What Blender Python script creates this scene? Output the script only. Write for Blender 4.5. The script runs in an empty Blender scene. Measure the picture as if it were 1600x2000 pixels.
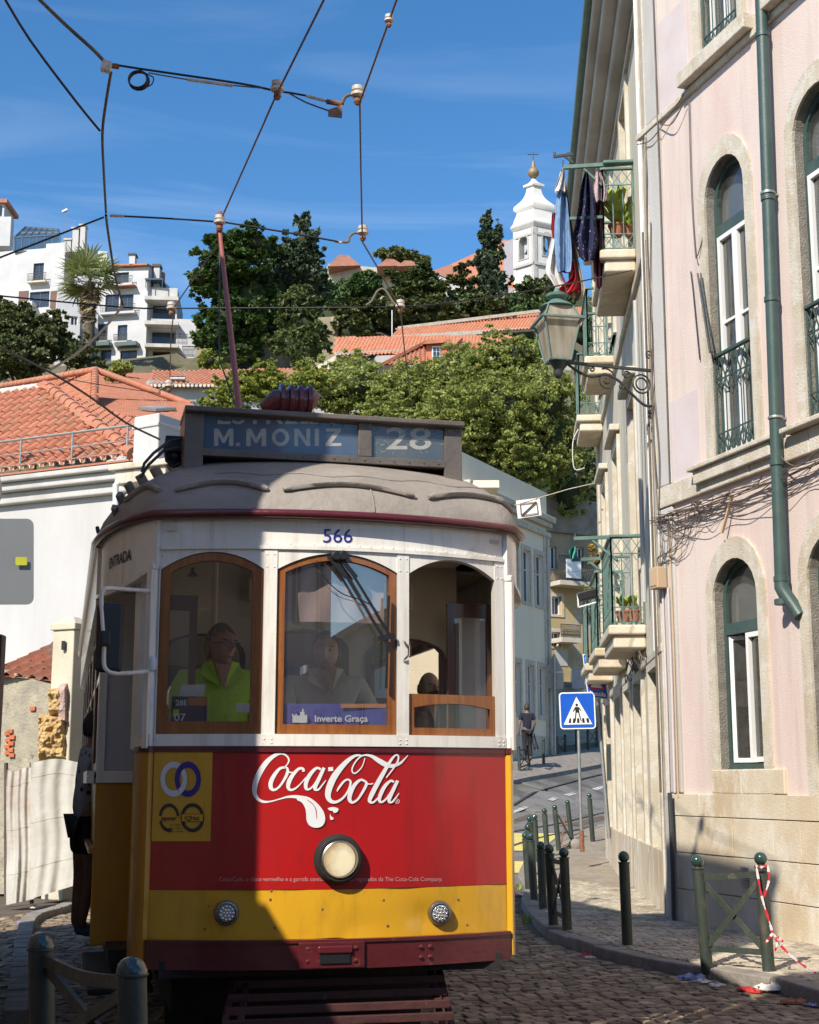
import bpy, math, random
from math import sin, cos, pi, radians, sqrt, atan2
from mathutils import Vector, Matrix
from mathutils.geometry import tessellate_polygon
random.seed(7)
scn = bpy.context.scene
COL = scn.collection
F = 2800.0; PITCH = math.atan(530 / F); SP, CP = sin(PITCH), cos(PITCH); CZ = 1.5
cam_d = bpy.data.cameras.new('camera'); cam = bpy.data.objects.new('camera', cam_d); COL.objects.link(cam)
cam.location = (0, 0, CZ); cam.rotation_euler = (pi / 2 + PITCH, 0, 0)
cam_d.sensor_fit = 'HORIZONTAL'; cam_d.sensor_width = 36; cam_d.lens = 36 * F / 1600
cam_d.clip_start = .1; cam_d.clip_end = 3000
scn.camera = cam
SUN_EL = radians(40); SUN_H = Vector((.53, .848))      # horizontal travel direction of the light
world = bpy.data.worlds.new("World"); scn.world = world; world.use_nodes = True
nt = world.node_tree; N = nt.nodes; Lk = nt.links
bg = N['Background']; bg.inputs['Strength'].default_value = .11
sky = N.new('ShaderNodeTexSky'); sky.sky_type = 'NISHITA'; sky.sun_disc = False
sky.sun_elevation = SUN_EL; sky.sun_rotation = atan2(-SUN_H.x, -SUN_H.y); sky.altitude = 100
sky.air_density = 1.0; sky.dust_density = .35; sky.ozone_density = 2.6
tc = N.new('ShaderNodeTexCoord'); mp = N.new('ShaderNodeMapping'); mp.inputs['Scale'].default_value = (1.6, 1.0, 11.0)
mp.inputs['Rotation'].default_value = (0.0, .16, 0)
nz = N.new('ShaderNodeTexNoise'); nz.inputs['Scale'].default_value = 2.1; nz.inputs['Detail'].default_value = 7; nz.inputs['Roughness'].default_value = .55
nz.inputs['Distortion'].default_value = .9
rp = N.new('ShaderNodeValToRGB'); rp.color_ramp.elements[0].position = .50; rp.color_ramp.elements[1].position = .80
rp.color_ramp.elements[0].color = (0, 0, 0, 1); rp.color_ramp.elements[1].color = (.34, .34, .34, 1)
mx = N.new('ShaderNodeMixRGB'); mx.inputs[2].default_value = (6.2, 7.4, 9.0, 1)
hs = N.new('ShaderNodeHueSaturation'); hs.inputs['Saturation'].default_value = 1.28; hs.inputs['Value'].default_value = 1.3
Lk.new(tc.outputs['Generated'], mp.inputs[0]); Lk.new(mp.outputs[0], nz.inputs['Vector']); Lk.new(nz.outputs['Fac'], rp.inputs[0])
sx_ = N.new('ShaderNodeSeparateXYZ'); mr_ = N.new('ShaderNodeMapRange'); mr_.inputs['From Min'].default_value = .46; mr_.inputs['From Max'].default_value = .34; mr_.inputs['To Min'].default_value = .25; mr_.interpolation_type = 'SMOOTHSTEP'
Lk.new(tc.outputs['Generated'], sx_.inputs[0]); Lk.new(sx_.outputs['Z'], mr_.inputs['Value']); mm_ = N.new('ShaderNodeMath'); mm_.operation = 'MULTIPLY'; Lk.new(mr_.outputs[0], mm_.inputs[1]); Lk.new(rp.outputs[0], mm_.inputs[0])
Lk.new(sky.outputs[0], hs.inputs['Color']); Lk.new(hs.outputs[0], mx.inputs[1]); Lk.new(mm_.outputs[0], mx.inputs[0]); Lk.new(mx.outputs[0], bg.inputs['Color'])
sd = bpy.data.lights.new('sun', 'SUN'); sd.energy = 5.0; sd.angle = radians(.53); sd.color = (1, .925, .80)
sun = bpy.data.objects.new('sun', sd); COL.objects.link(sun)
_L = Vector((SUN_H.x * cos(SUN_EL), SUN_H.y * cos(SUN_EL), -sin(SUN_EL)))
sun.rotation_euler = _L.to_track_quat('-Z', 'Y').to_euler()
scn.view_settings.view_transform = 'Standard'; scn.view_settings.look = 'None'
scn.view_settings.exposure = 0.34; scn.view_settings.gamma = 1; scn.view_settings.use_curve_mapping = False
scn.cycles.max_bounces = 8; scn.cycles.transparent_max_bounces = 16; scn.cycles.caustics_reflective = False; scn.cycles.caustics_refractive = False
def ray(px, py):
    u = (px - 800) / F; v = (1000 - py) / F; Y = CP - v * SP
    return u / Y, (SP + v * CP) / Y
def P(px, py, Y):
    a, b = ray(px, py); return Vector((a * Y, Y, CZ + b * Y))
WALL_D = Vector((.449, .893)); WALL_N = Vector((.893, -.449)); WALL_O = Vector((3.2, 47))
def lerp_tab(t, x):
    if x <= t[0][0]: return t[0][1]
    for (a, b), (c, d) in zip(t, t[1:]):
        if x <= c: return b + (d - b) * (x - a) / (c - a)
    return t[-1][1]
GT = [(-60, 0), (24, 0), (28, .18), (32, .36), (37, .55), (45, 1.1), (55, 1.9), (62, 2.7), (70, 6.5), (90, 22), (105, 31), (120, 38), (150, 49), (175, 53), (400, 56), (2500, 56)]
def gz(x, y):
    z = lerp_tab(GT, y)
    d = (x - WALL_O.x) * WALL_N.x + (y - WALL_O.y) * WALL_N.y
    k = max(0, min(1, (4 - d) / 3)); k2 = max(0, min(1, (y - 38) / 4)); z += .9 * k * k2
    return z
class Wall:
    """a vertical facade: s runs along it, z up, off outwards"""
    def __init__(self, o, d):
        self.o = Vector(o); self.d = Vector(d).normalized(); n = Vector((self.d.y, -self.d.x))
        if n.dot(self.o) > 0: n = -n
        self.n = n
    def pt(self, s, z, off=0):
        return Vector((self.o.x + self.d.x * s + self.n.x * off, self.o.y + self.d.y * s + self.n.y * off, z))
    def hit(self, px, py, off=0):
        a, b = ray(px, py); ox = self.o.x + self.n.x * off; oy = self.o.y + self.n.y * off
        t = (a * oy - ox) / (self.d.x - a * self.d.y); Y = oy + t * self.d.y
        return t, CZ + b * Y
class MB:
    def __init__(self): self.v = []; self.f = []
    def quad(self, *p):
        n = len(self.v); self.v += [tuple(q) for q in p]; self.f.append(tuple(range(n, n + len(p)))); return self
    def box(self, c, s, rz=0, rx=0, ry=0, taper=1):
        m = Matrix.Rotation(rz, 3, 'Z') @ Matrix.Rotation(ry, 3, 'Y') @ Matrix.Rotation(rx, 3, 'X'); n = len(self.v); c = Vector(c)
        for z in (-.5, .5):
            k = taper if z > 0 else 1
            for x, y in ((-.5, -.5), (.5, -.5), (.5, .5), (-.5, .5)):
                self.v.append(tuple(c + m @ Vector((x * s[0] * k, y * s[1] * k, z * s[2]))))
        self.f += [(n, n + 3, n + 2, n + 1), (n + 4, n + 5, n + 6, n + 7)] + [(n + i, n + (i + 1) % 4, n + 4 + (i + 1) % 4, n + 4 + i) for i in range(4)]
        return self
    def hexa(self, p):        # 8 corners: bottom 4 ccw, top 4 ccw
        n = len(self.v); self.v += [tuple(q) for q in p]
        self.f += [(n, n + 3, n + 2, n + 1), (n + 4, n + 5, n + 6, n + 7)] + [(n + i, n + (i + 1) % 4, n + 4 + (i + 1) % 4, n + 4 + i) for i in range(4)]
        return self
    def wbox(self, W, s0, s1, z0, z1, o0, o1):
        p = lambda s, z, o: W.pt(s, z, o)
        return self.hexa([p(s0, z0, o0), p(s1, z0, o0), p(s1, z0, o1), p(s0, z0, o1), p(s0, z1, o0), p(s1, z1, o0), p(s1, z1, o1), p(s0, z1, o1)])
    def bar(self, a, b, w, h=None, up=(0, 0, 1)):
        a = Vector(a); b = Vector(b); h = h or w; d = (b - a).normalized(); up = Vector(up)
        if abs(d.dot(up)) > .98: up = Vector((0, 1, 0))
        x = d.cross(up).normalized(); y = x.cross(d); p = []
        for q in (a, b):
            for i, j in ((-1, -1), (1, -1), (1, 1), (-1, 1)): p.append(q + x * (i * w / 2) + y * (j * h / 2))
        return self.hexa(p)
    def tube(self, pts, r, n=8, cap=True, closed=False):
        pts = [Vector(p) for p in pts]; rs = r if isinstance(r, (list, tuple)) else [r] * len(pts); b = len(self.v)
        up = None; m = len(pts)
        for i, p in enumerate(pts):
            if closed: d = pts[(i + 1) % m] - pts[i - 1]
            else: d = pts[min(i + 1, m - 1)] - pts[max(i - 1, 0)]
            d.normalize()
            if up is None: up = d.orthogonal().normalized()
            up = (up - d * up.dot(d)); up = up.normalized() if up.length > 1e-6 else d.orthogonal().normalized()
            w = d.cross(up)
            for k in range(n):
                t = 2 * pi * k / n; self.v.append(tuple(p + (up * cos(t) + w * sin(t)) * rs[i]))
        for i in range(m if closed else m - 1):
            j = (i + 1) % m
            for k in range(n):
                self.f.append((b + i * n + k, b + i * n + (k + 1) % n, b + j * n + (k + 1) % n, b + j * n + k))
        if cap and not closed:
            self.f.append(tuple(b + k for k in reversed(range(n)))); self.f.append(tuple(b + (m - 1) * n + k for k in range(n)))
        return self
    def lathe(self, prof, o, n=16, ax=(0, 0, 1), sq=False, cap=True):
        o = Vector(o); ax = Vector(ax).normalized(); u = ax.orthogonal().normalized() if abs(ax.z) < .99 else Vector((1, 0, 0)); w = ax.cross(u); b = len(self.v)
        for r, z in prof:
            for k in range(n):
                t = 2 * pi * (k + (.5 if sq else 0)) / n; self.v.append(tuple(o + ax * z + (u * cos(t) + w * sin(t)) * max(r, 1e-5)))
        for i in range(len(prof) - 1):
            for k in range(n): self.f.append((b + i * n + k, b + i * n + (k + 1) % n, b + (i + 1) * n + (k + 1) % n, b + (i + 1) * n + k))
        if cap: self.f.append(tuple(b + k for k in reversed(range(n)))); self.f.append(tuple(b + (len(prof) - 1) * n + k for k in range(n)))
        return self
    def grid(self, fn, nu, nv, closed=False):
        b = len(self.v)
        for j in range(nv + 1):
            for i in range(nu + 1): self.v.append(tuple(fn(i / nu, j / nv)))
        for j in range(nv):
            for i in range(nu):
                a = b + j * (nu + 1) + i; self.f.append((a, a + 1, a + nu + 2, a + nu + 1))
        return self
    def poly(self, loops, fn):     # 2-D loops (outer + holes) mapped by fn
        tris = tessellate_polygon([[Vector((x, y, 0)) for x, y in l] for l in loops]); pts = [q for l in loops for q in l]; b = len(self.v)
        self.v += [tuple(fn(x, y)) for x, y in pts]; self.f += [tuple(b + i for i in t) for t in tris]; return self
    def strip(self, A, B, closed=False):
        b = len(self.v); m = len(A); self.v += [tuple(q) for q in A] + [tuple(q) for q in B]
        for i in range(m if closed else m - 1): j = (i + 1) % m; self.f.append((b + i, b + j, b + m + j, b + m + i))
        return self
    def slab(self, loop, fn0, fn1):  # closed outline extruded between two maps
        self.poly([loop], fn0); self.poly([loop], fn1)
        self.strip([fn0(*q) for q in loop], [fn1(*q) for q in loop], closed=True); return self
    def build(self, name, mat, parent=None, smooth=False, bev=0, seg=2, kind=None, label=None, world=None):
        me = bpy.data.meshes.new(name); me.from_pydata(self.v, [], self.f); me.update()
        import bmesh
        bm = bmesh.new(); bm.from_mesh(me)
        bmesh.ops.recalc_face_normals(bm, faces=bm.faces); bm.to_mesh(me); bm.free()
        if smooth:
            for p in me.polygons: p.use_smooth = True
            me.set_sharp_from_angle(angle=radians(smooth if smooth > 1 else 38))
        me.materials.append(mat)
        o = bpy.data.objects.new(name, me); COL.objects.link(o)
        if parent is not None: o.parent = parent
        if bev:
            md = o.modifiers.new('bevel', 'BEVEL'); md.width = bev; md.segments = seg; md.limit_method = 'ANGLE'; md.angle_limit = radians(40)
        if kind: o['kind'] = kind
        if label: o['label'] = label
        return o
def thing(name, label, cat, loc=(0, 0, 0), rz=0, group=None, rx=0, ry=0):
    o = bpy.data.objects.new(name, None); o.empty_display_size = .2; COL.objects.link(o); o.location = loc; o.rotation_euler = (rx, ry, rz)
    o['label'] = label; o['category'] = cat
    if group: o['group'] = group
    return o
def tag(o, label, cat, group=None, kind=None):
    if label: o['label'] = label
    if cat: o['category'] = cat
    if group: o['group'] = group
    if kind: o['kind'] = kind
    return o
def rel(t):
    """matrix that turns place coordinates into t's own"""
    m = Matrix.LocRotScale(t.location, t.rotation_euler, None)
    return m.inverted()
def fix(t):
    """children meshes were written in place coordinates: re-express them in the thing's frame"""
    im = rel(t)
    for c in t.children:
        c.matrix_basis = im @ c.matrix_basis
    return t
def new_mat(name):
    m = bpy.data.materials.new(name); m.use_nodes = True; t = m.node_tree; return m, t, t.nodes, t.links, t.nodes['Principled BSDF']
def paint(name, c1, c2=None, scale=3, rough=.6, bump=0, bscale=40, metal=0, coat=0, stretch=(1, 1, 1), spec=.5, mixpos=(.35, .65), c3=None, s3=1, p3=(.58, .66), rvar=0, world=False, streak=None, tone=False):
    """colour c1..c2 by noise, optional worn patches c3, fine relief"""
    m, t, n, l, b = new_mat(name); c2 = c2 or tuple(x * .82 for x in c1)
    co = n.new('ShaderNodeNewGeometry') if world else n.new('ShaderNodeTexCoord'); out = co.outputs['Position'] if world else co.outputs['Object']
    mp = n.new('ShaderNodeMapping'); mp.inputs['Scale'].default_value = stretch; l.new(out, mp.inputs[0])
    nz = n.new('ShaderNodeTexNoise'); nz.inputs['Scale'].default_value = scale; nz.inputs['Detail'].default_value = 8; nz.inputs['Roughness'].default_value = .62
    l.new(mp.outputs[0], nz.inputs['Vector'])
    r = n.new('ShaderNodeValToRGB'); e = r.color_ramp.elements; e[0].position, e[1].position = mixpos; e[0].color = (*c1, 1); e[1].color = (*c2, 1)
    l.new(nz.outputs['Fac'], r.inputs[0]); col = r.outputs[0]
    if c3:
        n3 = n.new('ShaderNodeTexNoise'); n3.inputs['Scale'].default_value = s3; n3.inputs['Detail'].default_value = 10; n3.inputs['Roughness'].default_value = .7; l.new(mp.outputs[0], n3.inputs['Vector'])
        r3 = n.new('ShaderNodeValToRGB'); r3.color_ramp.elements[0].position, r3.color_ramp.elements[1].position = p3; l.new(n3.outputs['Fac'], r3.inputs[0])
        mxx = n.new('ShaderNodeMixRGB'); l.new(r3.outputs[0], mxx.inputs[0]); l.new(col, mxx.inputs[1]); mxx.inputs[2].default_value = (*c3, 1); col = mxx.outputs[0]
    if streak:      # run-off dirt: (colour, amount, horizontal scale, vertical scale)
        ms = n.new('ShaderNodeMapping'); ms.inputs['Scale'].default_value = (streak[2], streak[2], streak[3]); l.new(out, ms.inputs[0]); n4 = n.new('ShaderNodeTexNoise'); n4.inputs['Scale'].default_value = 1; n4.inputs['Detail'].default_value = 9; n4.inputs['Roughness'].default_value = .68; l.new(ms.outputs[0], n4.inputs['Vector'])
        r4 = n.new('ShaderNodeMapRange'); r4.inputs['From Min'].default_value = .5; r4.inputs['From Max'].default_value = .72; r4.inputs['To Max'].default_value = streak[1]; l.new(n4.outputs['Fac'], r4.inputs['Value']); m4 = n.new('ShaderNodeMixRGB'); l.new(r4.outputs[0], m4.inputs[0]); l.new(col, m4.inputs[1]); m4.inputs[2].default_value = (*streak[0], 1); col = m4.outputs[0]
    if tone:
        at = n.new('ShaderNodeAttribute'); at.attribute_name = 'tone'; r5 = n.new('ShaderNodeMapRange'); r5.inputs['To Min'].default_value = 1 - tone * .5; r5.inputs['To Max'].default_value = 1 + tone * .6; l.new(at.outputs['Fac'], r5.inputs['Value']); m5 = n.new('ShaderNodeVectorMath'); m5.operation = 'SCALE'; l.new(col, m5.inputs[0]); l.new(r5.outputs[0], m5.inputs['Scale']); col = m5.outputs[0]
    l.new(col, b.inputs['Base Color']); b.inputs['Roughness'].default_value = rough; b.inputs['Metallic'].default_value = metal
    b.inputs['Coat Weight'].default_value = coat; b.inputs['Coat Roughness'].default_value = .08; b.inputs['Specular IOR Level'].default_value = spec
    if rvar:
        mr = n.new('ShaderNodeMapRange'); mr.inputs['To Min'].default_value = max(0, rough - rvar); mr.inputs['To Max'].default_value = min(1, rough + rvar)
        l.new(nz.outputs['Fac'], mr.inputs['Value']); l.new(mr.outputs[0], b.inputs['Roughness'])
    if bump:
        nb = n.new('ShaderNodeTexNoise'); nb.inputs['Scale'].default_value = bscale; nb.inputs['Detail'].default_value = 6; l.new(out, nb.inputs['Vector'])
        bp = n.new('ShaderNodeBump'); bp.inputs['Strength'].default_value = bump; bp.inputs['Distance'].default_value = .02; l.new(nb.outputs['Fac'], bp.inputs['Height']); l.new(bp.outputs[0], b.inputs['Normal'])
    return m
def flat(name, c, rough=.5, metal=0, coat=0, emit=0):
    m, t, n, l, b = new_mat(name); b.inputs['Base Color'].default_value = (*c, 1); b.inputs['Roughness'].default_value = rough; b.inputs['Metallic'].default_value = metal; b.inputs['Coat Weight'].default_value = coat
    if emit: b.inputs['Emission Color'].default_value = (*c, 1); b.inputs['Emission Strength'].default_value = emit
    return m
def glass(name, tint=(.85, .9, .9), refl=.12, rough=.02, dirt=.05):
    m, t, n, l, b = new_mat(name); n.remove(b); o = n['Material Output']
    tr = n.new('ShaderNodeBsdfTransparent'); tr.inputs[0].default_value = (*tint, 1); gl = n.new('ShaderNodeBsdfGlossy'); gl.inputs['Roughness'].default_value = rough
    lw = n.new('ShaderNodeLayerWeight'); lw.inputs[0].default_value = .5; pw = n.new('ShaderNodeMath'); pw.operation = 'POWER'; pw.inputs[1].default_value = 4.5; l.new(lw.outputs['Facing'], pw.inputs[0])
    ad = n.new('ShaderNodeMath'); ad.operation = 'MULTIPLY_ADD'; ad.inputs[1].default_value = .9; ad.inputs[2].default_value = .045 + refl; ad.use_clamp = True
    ms = n.new('ShaderNodeMixShader'); df = n.new('ShaderNodeBsdfDiffuse'); df.inputs[0].default_value = (.6, .58, .52, 1); m2 = n.new('ShaderNodeMixShader')
    co = n.new('ShaderNodeTexCoord'); nz = n.new('ShaderNodeTexNoise'); nz.inputs['Scale'].default_value = 5; nz.inputs['Detail'].default_value = 8; l.new(co.outputs['Object'], nz.inputs['Vector'])
    mu = n.new('ShaderNodeMath'); mu.operation = 'MULTIPLY'; mu.inputs[1].default_value = dirt * 2; l.new(nz.outputs['Fac'], mu.inputs[0])
    l.new(pw.outputs[0], ad.inputs[0]); l.new(ad.outputs[0], ms.inputs[0]); l.new(tr.outputs[0], ms.inputs[1]); l.new(gl.outputs[0], ms.inputs[2])
    l.new(mu.outputs[0], m2.inputs[0]); l.new(ms.outputs[0], m2.inputs[1]); l.new(df.outputs[0], m2.inputs[2]); l.new(m2.outputs[0], o.inputs['Surface'])
    return m
def text_mb(txt, size, bold=0, sx=1, spacing=1, align='LEFT'):
    c = bpy.data.curves.new('lettering', 'FONT'); c.body = txt; c.size = size; c.offset = bold; c.space_character = spacing; c.align_x = align; c.resolution_u = 4
    o = bpy.data.objects.new('lettering', c); COL.objects.link(o); bpy.context.view_layer.update()
    me = bpy.data.meshes.new_from_object(o.evaluated_get(bpy.context.evaluated_depsgraph_get()))
    v = [(q.co.x * sx, q.co.y) for q in me.vertices]; f = [tuple(p.vertices) for p in me.polygons]
    bpy.data.objects.remove(o); bpy.data.curves.remove(c); bpy.data.meshes.remove(me); return v, f
def put_text(mb, txt, size, fn, **k):
    """fn maps the text's own (x, y) onto the surface"""
    v, f = text_mb(txt, size, **k); b = len(mb.v); mb.v += [tuple(fn(x, y)) for x, y in v]; mb.f += [tuple(b + i for i in q) for q in f]; return mb
def arch_loop(s0, s1, z0, zs, za, n=12):
    c = (s0 + s1) / 2; r = (s1 - s0) / 2
    return [(s0, z0), (s1, z0)] + [(c + r * cos(pi * k / n), zs + (za - zs) * sin(pi * k / n)) for k in range(n + 1)]
def catmull(pts, n=6):
    out = []; m = len(pts)
    for i in range(m - 1):
        p0, p1, p2, p3 = pts[max(i - 1, 0)], pts[i], pts[i + 1], pts[min(i + 2, m - 1)]
        for k in range(n):
            t = k / n; out.append(tuple(.5 * (2 * b + (c - a) * t + (2 * a - 5 * b + 4 * c - d) * t * t + (3 * b - a - 3 * c + d) * t ** 3) for a, b, c, d in zip(p0, p1, p2, p3)))
    out.append(tuple(pts[-1])); return out
M = {}
M['pink'] = paint('pink_render', (.68, .555, .505), (.62, .475, .425), 1.1, .85, .25, 60, c3=(.66, .58, .53), s3=.7, p3=(.42, .72), streak=((.42, .34, .29), .55, 3.2, .22), stretch=(1, 1, .5), world=True)
M['pink_pale'] = paint('pale_pink_render', (.62, .55, .55), (.56, .48, .48), 1.5, .85, .2, 60, world=True)
M['lime'] = paint('limestone', (.60, .545, .45), (.50, .43, .32), 2.2, .8, .45, 55, c3=(.62, .58, .51), s3=5, p3=(.5, .6), world=True, streak=((.28, .23, .17), .5, 4, .5))
M['lime_block'] = paint('weathered_limestone_blocks', (.62, .545, .42), (.50, .395, .26), 1.3, .85, .3, 45, c3=(.66, .61, .52), s3=2.2, p3=(.48, .62), world=True, stretch=(1, 1, .6))
M['lime_rough'] = paint('rough_stone_reveal_shade', (.30, .275, .235), (.20, .18, .15), 9, .9, .9, 70, world=True)  # rough grey stone, darkened further for the shade inside the reveals
M['street_white'] = paint('warm_white_street_render', (.88, .76, .57), (.82, .70, .52), .8, .85, .2, 30, world=True, stretch=(1, 1, .35))
M['cream'] = paint('cream_render', (.60, .56, .465), (.53, .48, .385), 1.2, .85, .3, 50, streak=((.34, .30, .23), .6, 2.6, .2), world=True, stretch=(1, 1, .3))
M['white'] = paint('white_render', (.53, .52, .515), (.47, .46, .455), .8, .85, .2, 30, streak=((.38, .37, .35), .4, 1.6, .15), world=True, stretch=(1, 1, .35))
M['white_dirty'] = paint('dirty_white_render', (.56, .55, .53), (.42, .40, .375), .9, .9, .2, 30, world=True, stretch=(1, 1, .25), c3=(.38, .36, .33), s3=.5, p3=(.6, .75))
M['green_paint'] = paint('dark_green_paint', (.040, .075, .068), (.056, .095, .086), 6, .42, .15, 80)
M['green_worn'] = paint('faded_green_paint', (.13, .22, .19), (.08, .15, .13), 5, .55, .3, 60, c3=(.25, .22, .17), s3=7, p3=(.6, .68))
M['win_white'] = flat('white_frame_paint', (.78, .78, .76), .4)
M['win_glass'] = glass('window_glass', (.55, .58, .58), .10)
M['curtain'] = paint('net_curtain', (.66, .63, .56), (.52, .49, .43), 2, .95, .5, 20, stretch=(14, 14, .3))
M['dark_room'] = flat('unlit_room_black', (.03, .03, .032), .9)  # near-black colour stands for the darkness of unlit rooms
M['tile'] = paint('terracotta_tile', (.50, .205, .12), (.38, .135, .075), 2.2, .85, .35, 50, c3=(.34, .20, .13), s3=1.3, p3=(.50, .68), world=True)
M['tile_old'] = paint('weathered_terracotta_tile', (.42, .155, .085), (.28, .11, .07), 2, .85, .35, 30, c3=(.30, .22, .16), s3=1.5, p3=(.5, .65), world=True)
M['cable'] = flat('black_cable_sheath', (.02, .02, .022), .5)
M['cable_grey'] = paint('weathered_cable', (.17, .13, .10), (.09, .07, .055), 3, .7)
M['copper'] = paint('oxidised_copper_wire', (.16, .085, .07), (.09, .05, .045), 3, .5, metal=.3)
M['porcelain'] = paint('insulator_porcelain', (.62, .58, .52), (.42, .36, .30), 9, .4)
M['rust'] = paint('rusty_iron', (.28, .12, .06), (.16, .07, .04), 14, .8, .3, 90)
M['galv'] = paint('galvanised_steel', (.42, .43, .42), (.34, .34, .33), 8, .45, metal=.7)
M['iron'] = paint('dark_wrought_iron', (.045, .05, .05), (.03, .032, .032), 8, .55, .3, 60)
# ================================================================== THE GROUND
def PZ(px, py, z):
    a, b = ray(px, py); Y = (z - CZ) / b; return Vector((a * Y, Y, z))
M['asphalt'] = paint('worn_asphalt', (.20, .19, .18), (.13, .125, .12), .7, .9, .4, 60, c3=(.09, .085, .08), s3=.45, p3=(.5, .58), world=True)
M['earth'] = paint('dry_hillside_earth', (.16, .13, .085), (.08, .085, .04), .4, .95, .4, 4, world=True)
M['sett'] = paint('grey_brown_granite_sett', (.32, .25, .175), (.13, .098, .066), 4.5, .75, .5, 60, c3=(.19, .13, .08), s3=1.1, p3=(.42, .62), world=True, tone=1)
M['joint'] = paint('sandy_joint_fill', (.13, .10, .07), (.08, .062, .045), 3, .95, .5, 40, world=True)
M['calcada'] = paint('pale_limestone_paving', (.50, .44, .35), (.34, .29, .22), 9, .75, .4, 60, c3=(.22, .18, .13), s3=1.2, p3=(.48, .66), world=True, tone=.4)
M['kerb'] = paint('grey_kerb_stone', (.30, .27, .24), (.19, .165, .14), 5, .85, .5, 40, world=True)
M['yellow_road'] = paint('worn_yellow_road_paint', (.72, .60, .16), (.55, .47, .17), 3, .8, .2, 40, world=True)
M['white_road'] = paint('worn_white_road_paint', (.60, .60, .57), (.26, .25, .24), 5, .85, world=True)
xs = [-900, -400, -200, -120, -80, -50, -30] + [-20 + 1.0 * i for i in range(46)] + [30, 40, 60, 90, 150, 300, 900]
ys = [-60, -30, -10, 0, 8, 16, 20, 24, 26] + [28 + 1.0 * i for i in range(38)] + [68, 72, 76, 80, 90, 100, 110, 125, 140, 160, 200, 400, 900, 2500]
g = MB()
for y in ys:
    for x in xs: g.v.append((x, y, gz(x, y) - .10 + (0 if y < 70 else random.uniform(-.8, .8) if y < 200 else 0)))
w_ = len(xs)
for j in range(len(ys) - 1):
    for i in range(w_ - 1):
        a = j * w_ + i; g.f.append((a, a + 1, a + w_ + 1, a + w_))
tag(g.build('ground', M['earth'], smooth=60), 'dry earth ground rising from the street to the wooded hill', None, kind='structure')
KL = [Vector((3.6, 4, 0)), Vector((3.45, 7.5, 0))] + [PZ(px, py, .05) for px, py in ((1600, 1942), (1506, 1913), (1366, 1889), (1281, 1876), (1178, 1854), (1112, 1834), (1061, 1812), (1033, 1782), (1016, 1757))] + \
     [Vector(q) for q in ((1.62, 21, 0), (1.75, 24, 0), (2.25, 27.5, 0), (2.9, 30, 0), (3.6, 32.5, 0), (4.9, 36, 0), (6.6, 40, 0), (9.6, 46, 0), (13.5, 53, 0))]
KL = [Vector((q[0], q[1])) for q in catmull([(k.x, k.y) for k in KL], 5)]
def kerb_x(y):
    for a, b in zip(KL, KL[1:]):
        if a.y <= y <= b.y or b.y <= y <= a.y: return a.x + (b.x - a.x) * (y - a.y) / ((b.y - a.y) or 1)
    return KL[-1].x if y > 20 else KL[0].x
def facade_x(y):
    if y < 16.05: return 2.87 + .331 * (16.05 - y)
    if y < 27: return 2.87 + .07 * (y - 16.05)
    return 3.64 + .55 * (y - 27)
rd = MB()
yy = [-8, 0, 8, 12, 16, 20, 22] + [24 + 1.0 * i for i in range(42)]
L_, R_ = [], []
for y in yy:
    xl = -9 if y < 40 else 3.2 + .503 * (y - 47) + 1.9 if y > 42 else -2
    L_.append(Vector((xl, y, gz(xl, y) - .065))); xr = kerb_x(y) + .1; R_.append(Vector((xr, y, gz(xr, y) - .065)))
for k in range(len(yy) - 1):
    for i in range(10):
        q = lambda a, b, t: a.lerp(b, t)
        c = []
        for aa, bb, t in ((L_[k], R_[k], i / 10), (L_[k], R_[k], (i + 1) / 10), (L_[k + 1], R_[k + 1], (i + 1) / 10), (L_[k + 1], R_[k + 1], i / 10)):
            v = q(aa, bb, t); v = Vector((v.x, v.y, gz(v.x, v.y) - .065)); c.append(v)
        rd.quad(*c)
tag(rd.build('road', M['asphalt']), 'worn grey asphalt road climbing away to the right', None, kind='structure')
cb = MB()
for y0, y1 in [(-8, 0), (0, 6), (6, 9), (9, 11), (11, 13), (13, 15), (15, 17), (17, 19), (19, 21), (21, 23)]:
    cb.quad((-9, y0, -.040), (kerb_x(y0) + .05, y0, -.040), (kerb_x(y1) + .05, y1, -.040), (-9, y1, -.040))
road_base = tag(cb.build('cobbled_road', M['joint']), 'sandy bed of the cobbled roadway around the tram', None, kind='structure')
pv = MB(); yy = [-8, 0, 4, 7, 9, 10, 11, 12, 13, 14, 15, 16.05, 17, 18, 19, 20, 21, 22, 23, 24, 25, 26, 27, 28, 29, 30, 32, 34, 36, 38, 41, 45, 50]
for y0, y1 in zip(yy, yy[1:]):
    z = lambda x, y: gz(x, y) + .045
    a, b, c, d = kerb_x(y0) + .08, facade_x(y0) + .3, facade_x(y1) + .3, kerb_x(y1) + .08
    pv.quad((a, y0, z(a, y0)), (b, y0, z(b, y0)), (c, y1, z(c, y1)), (d, y1, z(d, y1)))
M['pave_bed'] = paint('sandy_pavement_bedding', (.36, .31, .24), (.25, .21, .16), 9, .85, .4, 60, c3=(.22, .18, .13), s3=1.2, p3=(.48, .66), world=True)
pavement = tag(pv.build('pavement', M['pave_bed']), 'pale stone pavement between the kerb and the pink and cream houses', None, kind='structure')
fp = MB()
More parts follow.
